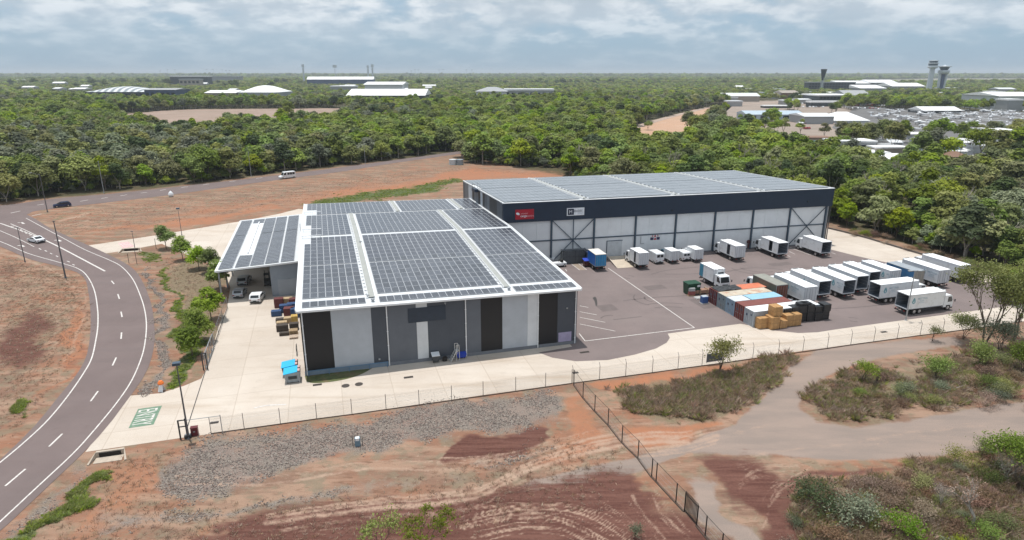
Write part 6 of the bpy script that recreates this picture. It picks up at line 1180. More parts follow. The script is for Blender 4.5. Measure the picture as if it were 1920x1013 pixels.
# ---------------------------------------------------------------- far buildings and the airfield
def W2(u, v, z=0): return G(u, v, z)
bwall = {'white': mat('far_white', (.62, .64, .66), .6), 'grey': mat('far_grey', (.33, .34, .35), .7), 'tan': mat('far_tan', (.33, .29, .25), .7), 'blue': mat('far_blue', (.40, .48, .55), .6), 'dark': mat('far_dark', (.05, .06, .07), .6), 'navy': mat('far_navy', (.05, .08, .16), .5), 'brown': mat('far_brown', (.22, .13, .09), .7), 'green': mat('far_green', (.05, .16, .12), .6), 'orange': mat('far_orange', (.42, .17, .09), .7), 'bright': mat('far_bright', (.80, .80, .80), .5)}
def building(label, ul, ur, vb, vt, depth, roof='bright', wall='grey', style='gable', name='building', wins=0, rise=.18, az=None, cat='building'):
    emb = 0 if 195 <= vb <= 255 else (9 if ul < 1300 or ul > 1860 else 3.5) if vb < 195 else 1.5     # their feet stand hidden behind the trees in front
    p0, p1 = G(ul, vb, emb), G(ur, vb, emb); p0.z = p1.z = 0; d = p1 - p0; L = d.length; rz = atan2(d.y, d.x); H = hgt(PX(*((p0 + p1) / 2).xy, 0), vt)
    rise = rise * (H - emb) / H; T = thing(name, label, cat, p0, rz)
    BLD.append((p0.x + d.x / 2 - d.y / L * depth / 2, p0.y + d.y / 2 + d.x / L * depth / 2, max(depth, 6) * .6))
    k = int(L / max(depth, 10))
    for i in range(k + 1): q = p0.lerp(p1, i / max(k, 1)); BLD.append((q.x - d.y / L * depth / 2, q.y + d.x / L * depth / 2, max(depth * .55, 5)))
    n_ = max(1, int(d.length / 12))
    for i in range(n_ + 1):  # keep the view of the front open
        q = p0.lerp(p1, i / n_); s = 26 if vb < 260 else 9; BLD.append((q.x * (1 - s * .5 / q.y), q.y - s * .5, s * .6))
    e = H * (1 - rise); rm = bwall[roof] if roof in bwall else roof; wmm = bwall[wall]
    MB().box(0, 0, -.5, L, depth, e).build('wall', wmm, T)
    mb = MB(); o_ = depth * .03
    if style == 'gable': mb.add([(-o_, -o_, e), (L + o_, -o_, e), (L + o_, depth + o_, e), (-o_, depth + o_, e), (-o_, depth / 2, H), (L + o_, depth / 2, H)], [(0, 1, 5, 4), (2, 3, 4, 5), (1, 2, 5), (3, 0, 4), (0, 3, 2, 1)])
    elif style == 'hip': mb.add([(-o_, -o_, e), (L + o_, -o_, e), (L + o_, depth + o_, e), (-o_, depth + o_, e), (min(depth / 2, L * .35), depth / 2, H), (L - min(depth / 2, L * .35), depth / 2, H)], [(0, 1, 5, 4), (2, 3, 4, 5), (1, 2, 5), (3, 0, 4), (0, 3, 2, 1)])
    elif style == 'flat': mb.box(-o_, -o_, e, L + o_, depth + o_, H)
    elif style == 'mono': mb.add([(-o_, -o_, e), (L + o_, -o_, e), (L + o_, depth, H), (-o_, depth, H), (-o_, -o_, e - .3), (L + o_, -o_, e - .3), (L + o_, depth, e), (-o_, depth, e)], [(0, 1, 2, 3), (4, 7, 6, 5), (0, 4, 5, 1), (1, 5, 6, 2), (2, 6, 7, 3), (3, 7, 4, 0)])
    elif style == 'dome':
        n = 14; vs = []
        for i in range(n + 1):
            a = i / n; x = L * a; z = e + (H - e) * math.sin(pi * a) ** .8
            for j in range(9): b = j / 8; vs.append((x, depth * b, e + (z - e) * math.sin(pi * b) ** .6))
        mb.add(vs, [(i * 9 + j, (i + 1) * 9 + j, (i + 1) * 9 + j + 1, i * 9 + j + 1) for i in range(n) for j in range(8)])
    mb.build('roof', rm, T)
    if wins:
        fl, nc = wins; fh = e / fl
        for f in range(fl):
            for c in range(nc): w = L / nc; MB().box(w * c + w * .2, -.15, f * fh + fh * .3, w * (c + .8), .0, f * fh + fh * .8).build('window', glass, T)
    return T
stripe = mat('roof_striped', (.5, .52, .54), .5); t = stripe.node_tree; w_ = t.nodes.new('ShaderNodeTexWave'); w_.inputs['Scale'].default_value = .035; tcs = t.nodes.new('ShaderNodeTexCoord'); t.links.new(tcs.outputs['Object'], w_.inputs[0]); mm = t.nodes.new('ShaderNodeMix'); mm.data_type = 'RGBA'; t.links.new(w_.outputs['Fac'], mm.inputs[0]); mm.inputs[6].default_value = (.17, .21, .23, 1); mm.inputs[7].default_value = (.70, .71, .72, 1); t.links.new(mm.outputs[2], t.nodes['Principled BSDF'].inputs['Base Color'])
building('low arched building with a grey and white striped roof on the left', 160, 275, 179, 163, 60, stripe, 'dark', 'dome', wins=(1, 8), rise=.6)
building('dark blue building joined to the right end of the striped roof', 272, 330, 181, 166, 40, 'grey', 'navy', 'gable', wins=(1, 6))
building('white domed sports hall among the trees on the left', 447, 521, 181, 161, 60, 'bright', 'grey', 'dome', rise=.62)
building('long low white-roofed shed left of the domed hall', 385, 442, 181, 170, 40, 'bright', 'tan', 'gable', rise=.4)
building('long grandstand-like block with a thin white roof at the left horizon', 320, 390, 158, 142, 30, 'bright', 'dark', 'flat', rise=.15)
building('grey-roofed long building right of the grandstand block at the horizon', 392, 447, 154, 143, 40, 'grey', 'grey', 'flat', rise=.2)
building('pale lower wing in front of the grandstand block', 337, 375, 160, 148, 20, 'grey', 'tan', 'flat', rise=.2, wins=(2, 5))
building('white-roofed stand with blue end between the floodlight towers', 576, 700, 157, 144, 30, 'bright', 'navy', 'gable', rise=.4)
building('large pale shed with white roof right of the floodlights', 684, 754, 170, 154, 70, 'bright', 'white', 'gable', rise=.3)
building('very long bright white roof low among the trees left of centre', 652, 795, 184, 168, 60, 'bright', 'dark', 'gable', rise=.7)
building('thin white roof behind the trees right of the domed hall', 620, 664, 167, 161, 30, 'bright', 'grey', 'flat', rise=.4)
building('grey hipped roof hall in the middle of the forest', 893, 950, 178, 164, 60, 'grey', 'white', 'hip', rise=.55)
building('long white flat roof right of the grey hipped hall in the forest', 946, 1038, 177, 167, 30, 'bright', 'grey', 'flat', rise=.3, wins=(1, 8))
building('dark hotel block of many bays with blue stripe near the water tower', 1515, 1602, 172, 154, 20, 'grey', 'dark', 'flat', rise=.08, wins=(4, 16))
building('long bright white terminal roof behind the hotel block', 1580, 1640, 167, 152, 60, 'bright', 'grey', 'mono', rise=.3)
building('white terminal roof in the middle of the airport roofs', 1632, 1680, 167, 150, 70, 'bright', 'grey', 'gable', rise=.3)
building('wide white terminal roof closest to the control tower', 1672, 1732, 171, 156, 60, 'bright', 'grey', 'gable', rise=.4)
building('white pier roof left of the control tower base', 1612, 1660, 174, 160, 40, 'bright', 'grey', 'mono', rise=.4)
building('low building with a white roof and dark glass front before the hotel', 1536, 1600, 190, 178, 50, 'bright', 'dark', 'flat', rise=.2, wins=(2, 10))
building('pale green roofed hall in front of the hotel block', 1585, 1630, 186, 170, 40, 'grey', 'tan', 'gable', rise=.5)
building('small pale roofed building at the left of the hotel trees', 1353, 1424, 186, 175, 30, 'white', 'tan', 'gable', rise=.5)
building('small building with pinkish front among trees left of the hotel', 1466, 1496, 181, 170, 30, 'tan', 'brown', 'gable', rise=.4)
building('long thin white carport roof beside the airfield road', 1433, 1484, 203, 198, 12, 'bright', 'dark', 'flat', rise=.3)
building('long white canopy roof left of the parked cars', 1520, 1580, 200, 190, 14, 'bright', 'dark', 'flat', rise=.3)
building('pale blue hangar with open bays beside the red clearing', 1400, 1506, 226, 209, 26, 'blue', 'blue', 'gable', rise=.35, wins=(1, 5))
building('grey hangar with a pale gable front right of the blue hangar', 1508, 1562, 233, 214, 30, 'white', 'grey', 'gable', rise=.25)
building('peaked white tent-like roof at the edge of the aircraft apron', 1563, 1628, 231, 212, 34, 'bright', 'white', 'hip', rise=.75)
building('white peaked shelter roof behind the parked light aircraft', 1731, 1802, 213, 201, 26, 'bright', 'dark', 'gable', rise=.55)
building('white hangar roof at the right edge above the aircraft', 1872, 1950, 190, 174, 60, 'bright', 'white', 'gable', rise=.4)
building('long grey wall building behind the green-roofed shelter', 1478, 1562, 272, 258, 10, 'brown', 'tan', 'flat', rise=.1)
building('dark shelter with a rounded green roof at the forest edge', 1516, 1560, 282, 265, 8, 'green', 'dark', 'dome', rise=.4)
building('flat grey building with white roof edge right of the green-roofed shelter', 1562, 1640, 287, 264, 12, 'bright', 'grey', 'flat', rise=.12, wins=(1, 5))
building('pale blue box-like shed in front of the flat grey building', 1552, 1612, 297, 283, 12, 'white', 'blue', 'flat', rise=.08)
building('long white carport beside the pale sheds', 1640, 1705, 292, 276, 8, 'bright', 'tan', 'flat', rise=.15)
building('bright white hip roof house at the forest edge', 1632, 1714, 311, 292, 14, 'bright', 'white', 'hip', rise=.55)
building('large white wall shed among trees right of the white roof house', 1752, 1802, 289, 262, 12, 'white', 'blue', 'flat', rise=.06)
building('white box building at the far right below the aircraft', 1868, 1905, 268, 244, 16, 'bright', 'blue', 'flat', rise=.12)
building('brown conical roof shelter beside the power pole', 1780, 1816, 303, 286, 9, 'brown', 'dark', 'hip', rise=.5)
building('brownish roof at the right edge among trees', 1890, 1935, 340, 328, 7, 'brown', 'dark', 'hip', rise=.4)
rh = random.Random(31)
for k in range(30):     # small roofs scattered between the trees
    u = rh.uniform(1590, 1915); v = rh.uniform(256, 312); w = rh.uniform(16, 40)
    building('small pale-roofed shed among the trees beside the aircraft apron', u, u + w, v, v - rh.uniform(7, 11), rh.uniform(7, 12), rh.choice(('bright', 'white', 'bright', 'grey')), rh.choice(('grey', 'tan', 'white')), rh.choice(('gable', 'flat', 'hip')), rise=.4)
for k in range(34):
    u = rh.uniform(1345, 1905); v = rh.uniform(166, 196); w = rh.uniform(12, 34)
    building('small white roof glimpsed among the trees round the terminal', u, u + w, v, v - rh.uniform(3.5, 6), rh.uniform(14, 26), rh.choice(('bright', 'white')), 'grey', rh.choice(('gable', 'flat')), rise=.5)
for k in range(16):
    u = rh.choice((rh.uniform(20, 160), rh.uniform(330, 450), rh.uniform(530, 860))); v = rh.uniform(152, 172); w = rh.uniform(8, 26)
    building('small pale roof glimpsed in the woodland on the left horizon', u, u + w, v, v - rh.uniform(3, 5), rh.uniform(14, 24), 'bright', 'grey', 'gable', rise=.5)
for o in COL.objects:
    if o.get('label', '').startswith('small ') and ('glimpsed' in o['label'] or 'pale-roofed shed' in o['label']): o['group'] = o['label']
# control towers, water tower, floodlights
def tower(label, u, vb, vt, prof, m, name='control_tower', cat='control tower'):
    p = G(u, vb); H = hgt((u, vb), vt); T = thing(name, label, cat, p); BLD.append((p.x, p.y, 12)); return T, H
tw = mat('tower_concrete', (.58, .62, .66), .6, 0, .05, .2); tg = mat('tower_glass', (.06, .09, .13), .3)
T, H = tower('taller pale control tower with a round ringed cabin', 1740, 175, 113, None, tw)
MB().lathe([(5.2, 0), (4.6, H * .7), (4.8, H * .74)], 16).build('shaft', tw, T)
MB().lathe([(4.6, H * .74), (9, H * .78), (9.2, H * .80), (8.6, H * .82), (8.6, H * .84)], 20).build('ring_gallery', tw, T); MB().lathe([(7.4, H * .84), (8.4, H * .885), (8.8, H * .89)], 20).build('cabin_glass', tg, T); MB().lathe([(9.2, H * .89), (9.2, H * .92), (7, H * .925)], 20).build('deck', tw, T); MB().lathe([(6.5, H * .925), (7.8, H * .97)], 16).build('cabin_glass', tg, T); MB().lathe([(8.6, H * .97), (8.6, H * .99), (2, H)], 16).build('roof', tw, T)
T, H = tower('shorter control tower with blue stripe and a flat wide cabin roof', 1762, 175, 122, None, tw)
mb = MB(); [mb.tube((s * 4.8, 0, 0), (s * 6.5, 0, H * .72), 2.2, 2.4, 10) for s in (-1, 1)]; mb.build('shaft', tw, T); MB().box(-2.6, -2, 0, 2.6, 2, H * .74).build('stripe_core', bwall['navy'], T)
MB().lathe([(7, H * .68), (10.5, H * .74), (10.5, H * .8), (8, H * .82)], 8).build('ring_gallery', tw, T); MB().lathe([(6.2, H * .82), (9.2, H * .93)], 8).build('cabin_glass', tg, T); MB().lathe([(12.2, H * .93), (12.5, H * .955), (3, H * .97), (.4, H)], 8).build('roof', tw, T)
T, H = tower('dark inverted-cone water tower beside the hotel', 1539, 176, 130, None, tw, 'water_tower', 'water tower')
MB().lathe([(1.6, 0), (1.6, H * .62)], 10).build('shaft', mat('tower_pale', (.45, .48, .5), .6), T); MB().lathe([(1.8, H * .55), (3.2, H * .72), (5.6, H), (5.2, H + .2)], 18).build('tank', mat('tank_dark', (.018, .03, .04), .5), T); mb = MB(); [mb.tube((cos(a) * 3.2, sin(a) * 3.2, 0), (cos(a) * 3.4, sin(a) * 3.4, H * .66), .3, n=5) for a in (0, 1.57, 3.14, 4.71)]; mb.build('leg', mat('tower_pale', (0, 0, 0)), T)
for (u, vb, vt, wd, lb) in ((571, 160, 121, 4.2, 'thick pale floodlight tower left of the white stand'), (630, 158, 122, 7, 'floodlight tower with a wide head in the middle of the stand'), (691.5, 158, 123, 3.6, 'left one of the close pair of floodlight towers'), (700, 160, 121, 4.2, 'right one of the close pair of floodlight towers')):
    T, H = tower(lb, u, vb, vt, None, tw, 'floodlight_tower', 'floodlight tower'); H -= 0; MB().tube((0, 0, 0), (0, 0, H * .85), 3.2 if wd < 5 else 1.3, 2.6 if wd < 5 else 1.0, 8).build('mast', tw, T); MB().box(-wd, -1, H * .86, wd, 1, H).build('lamp_bank', tw, T)
for i, (u, vt) in enumerate(((303, 133), (317, 131), (331, 131), (390, 130), (402, 130), (419, 131), (426, 132), (433, 132), (772, 133), (779, 131), (785, 131), (824, 131), (831, 130), (875, 131), (885, 131))):
    p = G(u, 152); H = hgt((u, 152), vt); T = thing('light_mast', 'thin sports ground light mast on the horizon %s' % ('left of the white stand' if u < 560 else 'right of the paired floodlight towers'), 'light mast', p, 0, 'light masts on the horizon %s' % ('left' if u < 560 else 'centre')); MB().tube((0, 0, 0), (0, 0, H), .55, .4, 5).build('mast', tw, T); MB().box(-4, -.6, H - 1.6, 4, .6, H).build('lamp_bank', mat('lamp_far', (.25, .3, .35), .6), T)
# open grounds
sheet('bare_field', poly_px((215, 216), (300, 208), (366, 205), (640, 203), (668, 212), (640, 232), (520, 243), (430, 248), (336, 256), (290, 250), (220, 232)), .05, paving('field_soil', (.26, .19, .15), (.32, .235, .19), (.20, .17, .12), .3))
sheet('red_clearing', poly_px((1180, 244), (1240, 222), (1300, 206), (1345, 198), (1372, 200), (1345, 224), (1310, 245), (1300, 268), (1260, 282), (1195, 280), (1170, 262)), .05, paving('clearing_soil', (.42, .25, .16), (.46, .30, .21), (.30, .24, .16), .5))
rd = poly_px((1182, 242), (1240, 224), (1290, 211), (1340, 200), (1400, 196), (1480, 190)); mb = MB(); strip(mb, smooth(rd, 4), 7, .12); mb.build('forest_road', paving('forest_track', (.36, .27, .22), (.40, .31, .26), (.30, .25, .2), .5), kind='structure')
sheet('airport_ground', poly_px((1360, 205), (1368, 190), (1470, 188), (1560, 194), (1600, 205), (1570, 225), (1560, 240), (1700, 300), (1560, 290), (1480, 264), (1400, 250), (1350, 228)), .05, paving('airport_soil', (.25, .20, .165), (.31, .25, .21), (.20, .18, .15), .4))
sheet('aircraft_apron', poly_px((1600, 205), (1560, 196), (1700, 204), (1925, 211), (2100, 214), (2100, 300), (1925, 296), (1700, 304), (1560, 240), (1570, 225)), .08, paving('apron_asphalt', (.13, .125, .125), (.155, .15, .15), (.19, .18, .17), .3))
sheet('airfield', poly_px((1600, 151), (1750, 147.5), (2200, 147.5), (2200, 156.5), (1925, 158), (1760, 160), (1620, 161)), .2, mat('airfield_grass', (.24, .22, .15), .95, 0, .15, .01))
# parked light aircraft
pw = mat('aircraft_white', (.80, .81, .83), .35)
def aircraft():
    mb = MB(); prof = [(0, .05), (.6, .45), (1.6, .62), (3.4, .66), (5, .4), (7.2, .14)]
    n = 8; vs = [(x, r * cos(2 * pi * i / n), 1.3 + r * sin(2 * pi * i / n) * 1.1) for x, r in prof for i in range(n)]
    return vs, [(a * n + i, a * n + (i + 1) % n, (a + 1) * n + (i + 1) % n, (a + 1) * n + i) for a in range(len(prof) - 1) for i in range(n)]
v_, f_ = aircraft(); mb = MB(); mb.add(v_, f_); fus = mb.mesh('fuselage', pw)
mb = MB(); mb.box(1.7, -5.2, 2.0, 3.1, 5.2, 2.14); wing = mb.mesh('wing', pw)
mb = MB(); mb.box(6.3, -1.7, 1.35, 7.1, 1.7, 1.43); mb.add([(6.0, -.05, 1.4), (7.2, -.05, 1.4), (7.5, -.05, 2.8), (6.9, -.05, 2.8), (6.0, .05, 1.4), (7.2, .05, 1.4), (7.5, .05, 2.8), (6.9, .05, 2.8)], [(0, 1, 2, 3), (4, 7, 6, 5), (0, 4, 5, 1), (1, 5, 6, 2), (2, 6, 7, 3)]); tail = mb.mesh('tail', pw)
mb = MB(); [mb.tube((x, y, .25), (x, y + .01, 1.0), .05, n=4) for x, y in ((.9, 0), (2.6, -1.1), (2.6, 1.1))]; [mb.tube((x, y - .08, .25), (x, y + .08, .25), .25, n=8) for x, y in ((.9, 0), (2.6, -1.1), (2.6, 1.1))]; gear = mb.mesh('landing_gear', darksteel)
mb = MB(); mb.box(1.5, -.45, 1.75, 2.3, .45, 2.0); cano = mb.mesh('canopy', glass)
ra_ = random.Random(9); npl = 0
rowsv = [(208.5, 1640, 1700), (211, 1725, 1920), (214.5, 1630, 1915), (218.5, 1640, 1918), (223, 1650, 1918), (228, 1662, 1920), (233, 1676, 1918), (239, 1690, 1920), (246, 1705, 1915)]
for v, a, b in rowsv:
    u = a + ra_.uniform(0, 12)
    while u < b:
        p = G(u, v + ra_.uniform(-.8, .8)); red_ = abs(u - 1842) < 9 and v < 212
        T = thing('light_aircraft', 'white light aircraft parked among many on the grey apron', 'aircraft', (p.x, p.y, .1), ra_.uniform(0, 6.28), 'white light aircraft parked on the apron'); s_ = ra_.uniform(.85, 1.45); T.scale = (s_,) * 3
        for nm, m in (('fuselage', fus), ('wing', wing), ('tail', tail), ('landing_gear', gear), ('canopy', cano)): obj(nm, m, T)
        u += ra_.uniform(13, 30) * (1 + (v - 205) * .008); npl += 1
# parked cars by the terminal road
ccol = [BODY['white'], silver, mat('car_dark', (.03, .03, .035), .3), BODY['white'], mat('car_red', (.25, .03, .03), .3)]
cmesh = []
for m in ccol: mb = MB(); mb.side([(0, .3), (4.4, .3), (4.4, .8), (3.3, .95), (2.6, 1.45), (1.1, 1.45), (.4, .95), (0, .9)], -.88, .88); mb.side([(.75, 1.0), (3.1, 1.0), (2.5, 1.4), (1.15, 1.4)], -.9, .9, 1); cmesh.append(mb.mesh('car', [m, glass]))
names = ['white', 'silver', 'dark', 'white', 'red']
for v, a, b in ((197.5, 1584, 1655), (199.5, 1590, 1660), (195.5, 1500, 1560), (202, 1500, 1545), (204.5, 1598, 1650), (233, 1500, 1512), (243, 1512, 1524)):
    u = a
    while u < b:
        i = ra_.randrange(5); p = G(u, v); o = obj('parked_car', cmesh[i], None, (p.x, p.y, .12), ra_.uniform(-.2, .2) + pi / 2, '%s car parked in the car park beside the airfield trees' % names[i], 'car', '%s cars in the airfield car park' % names[i]); u += ra_.uniform(4, 8)
BLD += [(G(u, v).x, G(u, v).y, 8) for u, v in ((1584, 198), (1620, 199), (1650, 200))]
# scattered trees round the airfield buildings
xt = [(1620, 188, 2), (1640, 190, 1), (1660, 192, 2), (1680, 193, 1), (1700, 194, 2), (1720, 196, 1), (1745, 197, 2), (1765, 196, 1), (1790, 197, 1), (1810, 198, 2), (1830, 200, 1), (1850, 204, 2), (1880, 206, 1), (1900, 207, 2), (1920, 208, 1), (1590, 203, 2), (1560, 212, 3), (1600, 206, 1), (1480, 206, 1), (1450, 236, 3), (1395, 246, 2)]
pts = []
def grid(y0, y1, s, jit=.42):
    r = np.random.default_rng(int(y0)); ny = int((y1 - y0) / s)
    for i in range(ny):
        y = y0 + i * s; hw = y * .90 + 25; nx = int(2 * hw / s)
        xs = -hw + np.arange(nx) * s + (i % 2) * s / 2 + r.uniform(-jit, jit, nx) * s; yy = y + r.uniform(-jit, jit, nx) * s
        pts.append(np.stack([xs, yy, np.full(nx, s)], 1))
def poly_mask(X, Y, P):
    c = np.zeros(X.shape, bool); j = len(P) - 1
    for i in range(len(P)):
        if P[i][1] != P[j][1]: c ^= ((P[i][1] > Y) != (P[j][1] > Y)) & (X < (P[j][0] - P[i][0]) * (Y - P[i][1]) / (P[j][1] - P[i][1]) + P[i][0])
        j = i
    return c
def keep(A, pad):
    X, Y = A[:, 0], A[:, 1]; bad = np.zeros(len(A), bool)
    for P in CLW: bad |= poly_mask(X, Y, P)
    for bx, by, br in BLD: bad |= (X - bx) ** 2 + (Y - by) ** 2 < (br + pad) ** 2
    return [tuple(float(q) for q in r_) for r_ in A[~bad]]
grid(92, 520, 6.4); grid(520, 950, 8.2); near = keep(np.vstack(pts), 1)
pts = []; grid(950, 2100, 12.5); grid(2100, 5200, 22); grid(5200, 13000, 60); farp = keep(np.vstack(pts), 4)
def skind(x, y):
    k = math.sin(x * .013 + 1.3) + math.sin(y * .021 + x * .008) + random.gauss(0, .9)
    return 0 if k > .9 else 1 if k > -.5 else 2 if k > -1.5 else 3
def tsize(x, y): return 1.0
vis = sorted(near, key=lambda p: hypot(p[0], p[1]) + (0 if abs(PX(p[0], p[1], 5)[0] - 960) < 985 else 1e4))
def hidden(p):
    u, v = PX(p[0], p[1], 8); return (880 < u < 1560 and 330 < v < 470 and p[1] < 230 and False)
indiv = vis[:290]; mass = vis[290:]
KN = {'bright': 'bright green', 'mid': 'mid green', 'olive': 'olive green', 'grey': 'pale grey-green', 'dark': 'dark green'}
def region(x, y):
    u, v = PX(x, y, 4)
    return 'along the far road behind the red verge' if u < 862 else 'behind the red soil and the long hall' if u < 1400 else 'beyond the yard, right of the long hall'
for (x, y, s) in indiv:
    sp = skind(x, y); sh = random.randrange(4); lm, cr, tr_ = protos[sh * 4 + sp]; k = random.triangular(.6, 1.6, 1.05) * (1.0 if PX(x, y, 0)[0] < 900 else .92)
    T = thing('forest_tree', '%s tree of the dense woodland %s' % (KN[lm], region(x, y)), 'tree', (x, y, 0), random.uniform(0, 6.28), '%s woodland trees %s' % (KN[lm], region(x, y))); T.scale = (k, k, k * random.uniform(.85, 1.15))
    obj('crown', cr, T); obj('trunk', tr_, T)
for q_ in range(26):
    x, y, s = indiv[(q_ * 11 + 5) % len(indiv)]; mb, P, tint = (branchy(500 + q_, 11, .22, 4, 1, 0, .1, .3, 'x' and .5, .1, .3) if q_ < 4 else (None, None, None))
    if q_ < 4: DEAD = globals().get('DEAD', []); DEAD.append(mb.mesh('bare_branches', barkpale))
    T = thing('bare_tree', 'pale leafless trunk and branches standing among the woodland trees', 'tree', (x + 3, y + 2, 0), q_, 'pale leafless trees in the woodland'); T.scale = (1, 1, random.uniform(1.0, 1.35)); obj('trunk', DEAD[q_ % 4], T)
def scatter(name, P, meshes, label=None, scales=None, seed=1, kind='stuff', zs=None, tilt=0, cat=None):
    """one object whose points carry instances of the given meshes"""
    col = bpy.data.collections.new(name + '_pieces'); 
    for i, m in enumerate(meshes): o = bpy.data.objects.new('%s_piece_%02d' % (name, i), m); col.objects.link(o)
    me = bpy.data.meshes.new(name); n = len(P); me.vertices.add(n); me.vertices.foreach_set('co', np.array([(p[0], p[1], p[2] if len(p) > 2 else 0) for p in P], np.float32).ravel())
    r = np.random.default_rng(seed); a = me.attributes.new('isc', 'FLOAT', 'POINT'); a.data.foreach_set('value', np.array(scales, np.float32) if scales is not None else (r.uniform(.7, 1.3, n) * (.55 if name == 'gravel' else 1)).astype(np.float32))
    a = me.attributes.new('irot', 'FLOAT_VECTOR', 'POINT'); rv = np.zeros((n, 3), np.float32); rv[:, 2] = r.uniform(0, 6.28, n); rv[:, :2] = r.normal(0, tilt, (n, 2)) if tilt else 0; a.data.foreach_set('vector', rv.ravel())
    a = me.attributes.new('idx', 'INT', 'POINT'); a.data.foreach_set('value', np.array([p[3] for p in P] if len(P[0]) > 3 else r.integers(0, len(meshes), n), np.int32))
    ng = bpy.data.node_groups.new(name, 'GeometryNodeTree'); ng.interface.new_socket('Geometry', in_out='INPUT', socket_type='NodeSocketGeometry'); ng.interface.new_socket('Geometry', in_out='OUTPUT', socket_type='NodeSocketGeometry')
    nn = ng.nodes; gi = nn.new('NodeGroupInput'); go = nn.new('NodeGroupOutput'); ip = nn.new('GeometryNodeInstanceOnPoints'); ci = nn.new('GeometryNodeCollectionInfo'); ci.inputs[0].default_value = col; ci.inputs['Separate Children'].default_value = True; ci.inputs['Reset Children'].default_value = True
    def at(nm, ty): q = nn.new('GeometryNodeInputNamedAttribute'); q.data_type = ty; q.inputs[0].default_value = nm; return q.outputs[0]
    ng.links.new(gi.outputs[0], ip.inputs['Points']); ng.links.new(ci.outputs[0], ip.inputs['Instance']); ip.inputs['Pick Instance'].default_value = True
    ng.links.new(at('idx', 'INT'), ip.inputs['Instance Index']); e2r = nn.new('FunctionNodeEulerToRotation'); ng.links.new(at('irot', 'FLOAT_VECTOR'), e2r.inputs[0]); ng.links.new(e2r.outputs[0], ip.inputs['Rotation']); ng.links.new(at('isc', 'FLOAT'), ip.inputs['Scale']); ng.links.new(ip.outputs[0], go.inputs[0])
    o = obj(name, me, kind=kind, label=label, cat=cat); md = o.modifiers.new('instances', 'NODES'); md.node_group = ng; return o
mp_ = []; fmeshes = []
for i, (sd, R_, Hc, lob, z0) in enumerate(SHAPES):
    for j, lm in enumerate(('bright', 'mid', 'olive', 'grey') if i % 2 == 0 else ('mid', 'bright', 'dark', 'olive')):
        P, tint = crown_arrays(sd * 10 + j + 500, R_, Hc, 1500, .47, lob, z0, .8); mb = MB(); mb.tube((0, 0, -.2), (.1, .05, z0 + Hc * .4), .2, .08, 5, cap=False); fmeshes.append(leaf_mesh('woodland_tree_mesh', P, tint, LM[lm], mb, barkpale))
scatter('woodland', [(x, y, 0, random.randrange(4) * 4 + skind(x, y)) for x, y, s in mass], fmeshes, 'dense mixed green woodland stretching far beyond the road and the hall', [random.triangular(.6, 1.6, 1.05) * (1 if s < 8 else 1.15) for x, y, s in mass], cat='woodland')
us_ = []
for P_ in ([(-40, 384), (100, 366), (215, 354), (320, 346), (345, 338), (360, 344), (503, 326), (640, 310), (745, 296), (860, 280), (860, 262), (640, 290), (400, 318), (200, 330), (-40, 350)], [(872, 306), (975, 314), (1042, 315), (1066, 332), (1150, 352), (1150, 330), (1060, 300), (960, 290), (872, 285)], [(1545, 416), (1600, 430), (1690, 453), (1770, 476), (1830, 497), (1925, 520), (2060, 550), (2060, 500), (1925, 470), (1800, 430), (1640, 390), (1545, 385)]):
    W_ = [G(*q).xy for q in P_]; xs_ = [q[0] for q in W_]; ys_ = [q[1] for q in W_]; A_ = (max(xs_) - min(xs_)) * (max(ys_) - min(ys_))
    for _ in range(int(A_ / 9)):
        x, y = random.uniform(min(xs_), max(xs_)), random.uniform(min(ys_), max(ys_))
        if inpoly(x, y, W_): us_.append((x, y, -.4, random.randrange(16)))
scatter('undergrowth', us_, fmeshes, 'low leafy undergrowth along the edges of the woodland', [random.uniform(.28, .55) for _ in us_], seed=8, cat='undergrowth')
ff = []
for i in range(6):
    P, tint = crown_arrays(900 + i, 6.5, 6.5, 420, .95, 8, 2.0, .8); ff.append(leaf_mesh('far_tree_mesh', P, tint, LM[('mid', 'olive', 'dark', 'bright', 'mid', 'olive')[i]]))
scatter('far_woodland', [(x, y, 0) for x, y, s in farp], ff, 'far hazy woodland running to the horizon', [random.uniform(.7, 1.15) * (1.1 if s < 15 else 1.7 if s < 30 else 3.2) * (1.25 if (s > 15 and random.random() < .05) else 1) for x, y, s in farp], seed=3, cat='woodland')
# taller dark trees standing over the left horizon
for k in range(34):
    u = random.uniform(0, 420) if k < 24 else random.uniform(430, 860); y = random.uniform(1500, 2600); x = (u - 960) / 1265 * y
    P, tint = crown_arrays(60 + k % 5, 9, 11, 700, 1.0, 7, 8, .85) if k < 5 else (None, None)
    if k < 5: BIG = globals().get('BIG', []); BIG.append(leaf_mesh('tall_tree_crown', P, tint, LM['dark']))
    T = thing('tall_tree', 'tall dark tree rising over the left horizon line', 'tree', (x, y, 0), random.uniform(0, 6), 'tall dark trees on the left horizon'); s_ = random.uniform(.8, 1.5); T.scale = (s_,) * 3; obj('crown', BIG[k % 5], T)
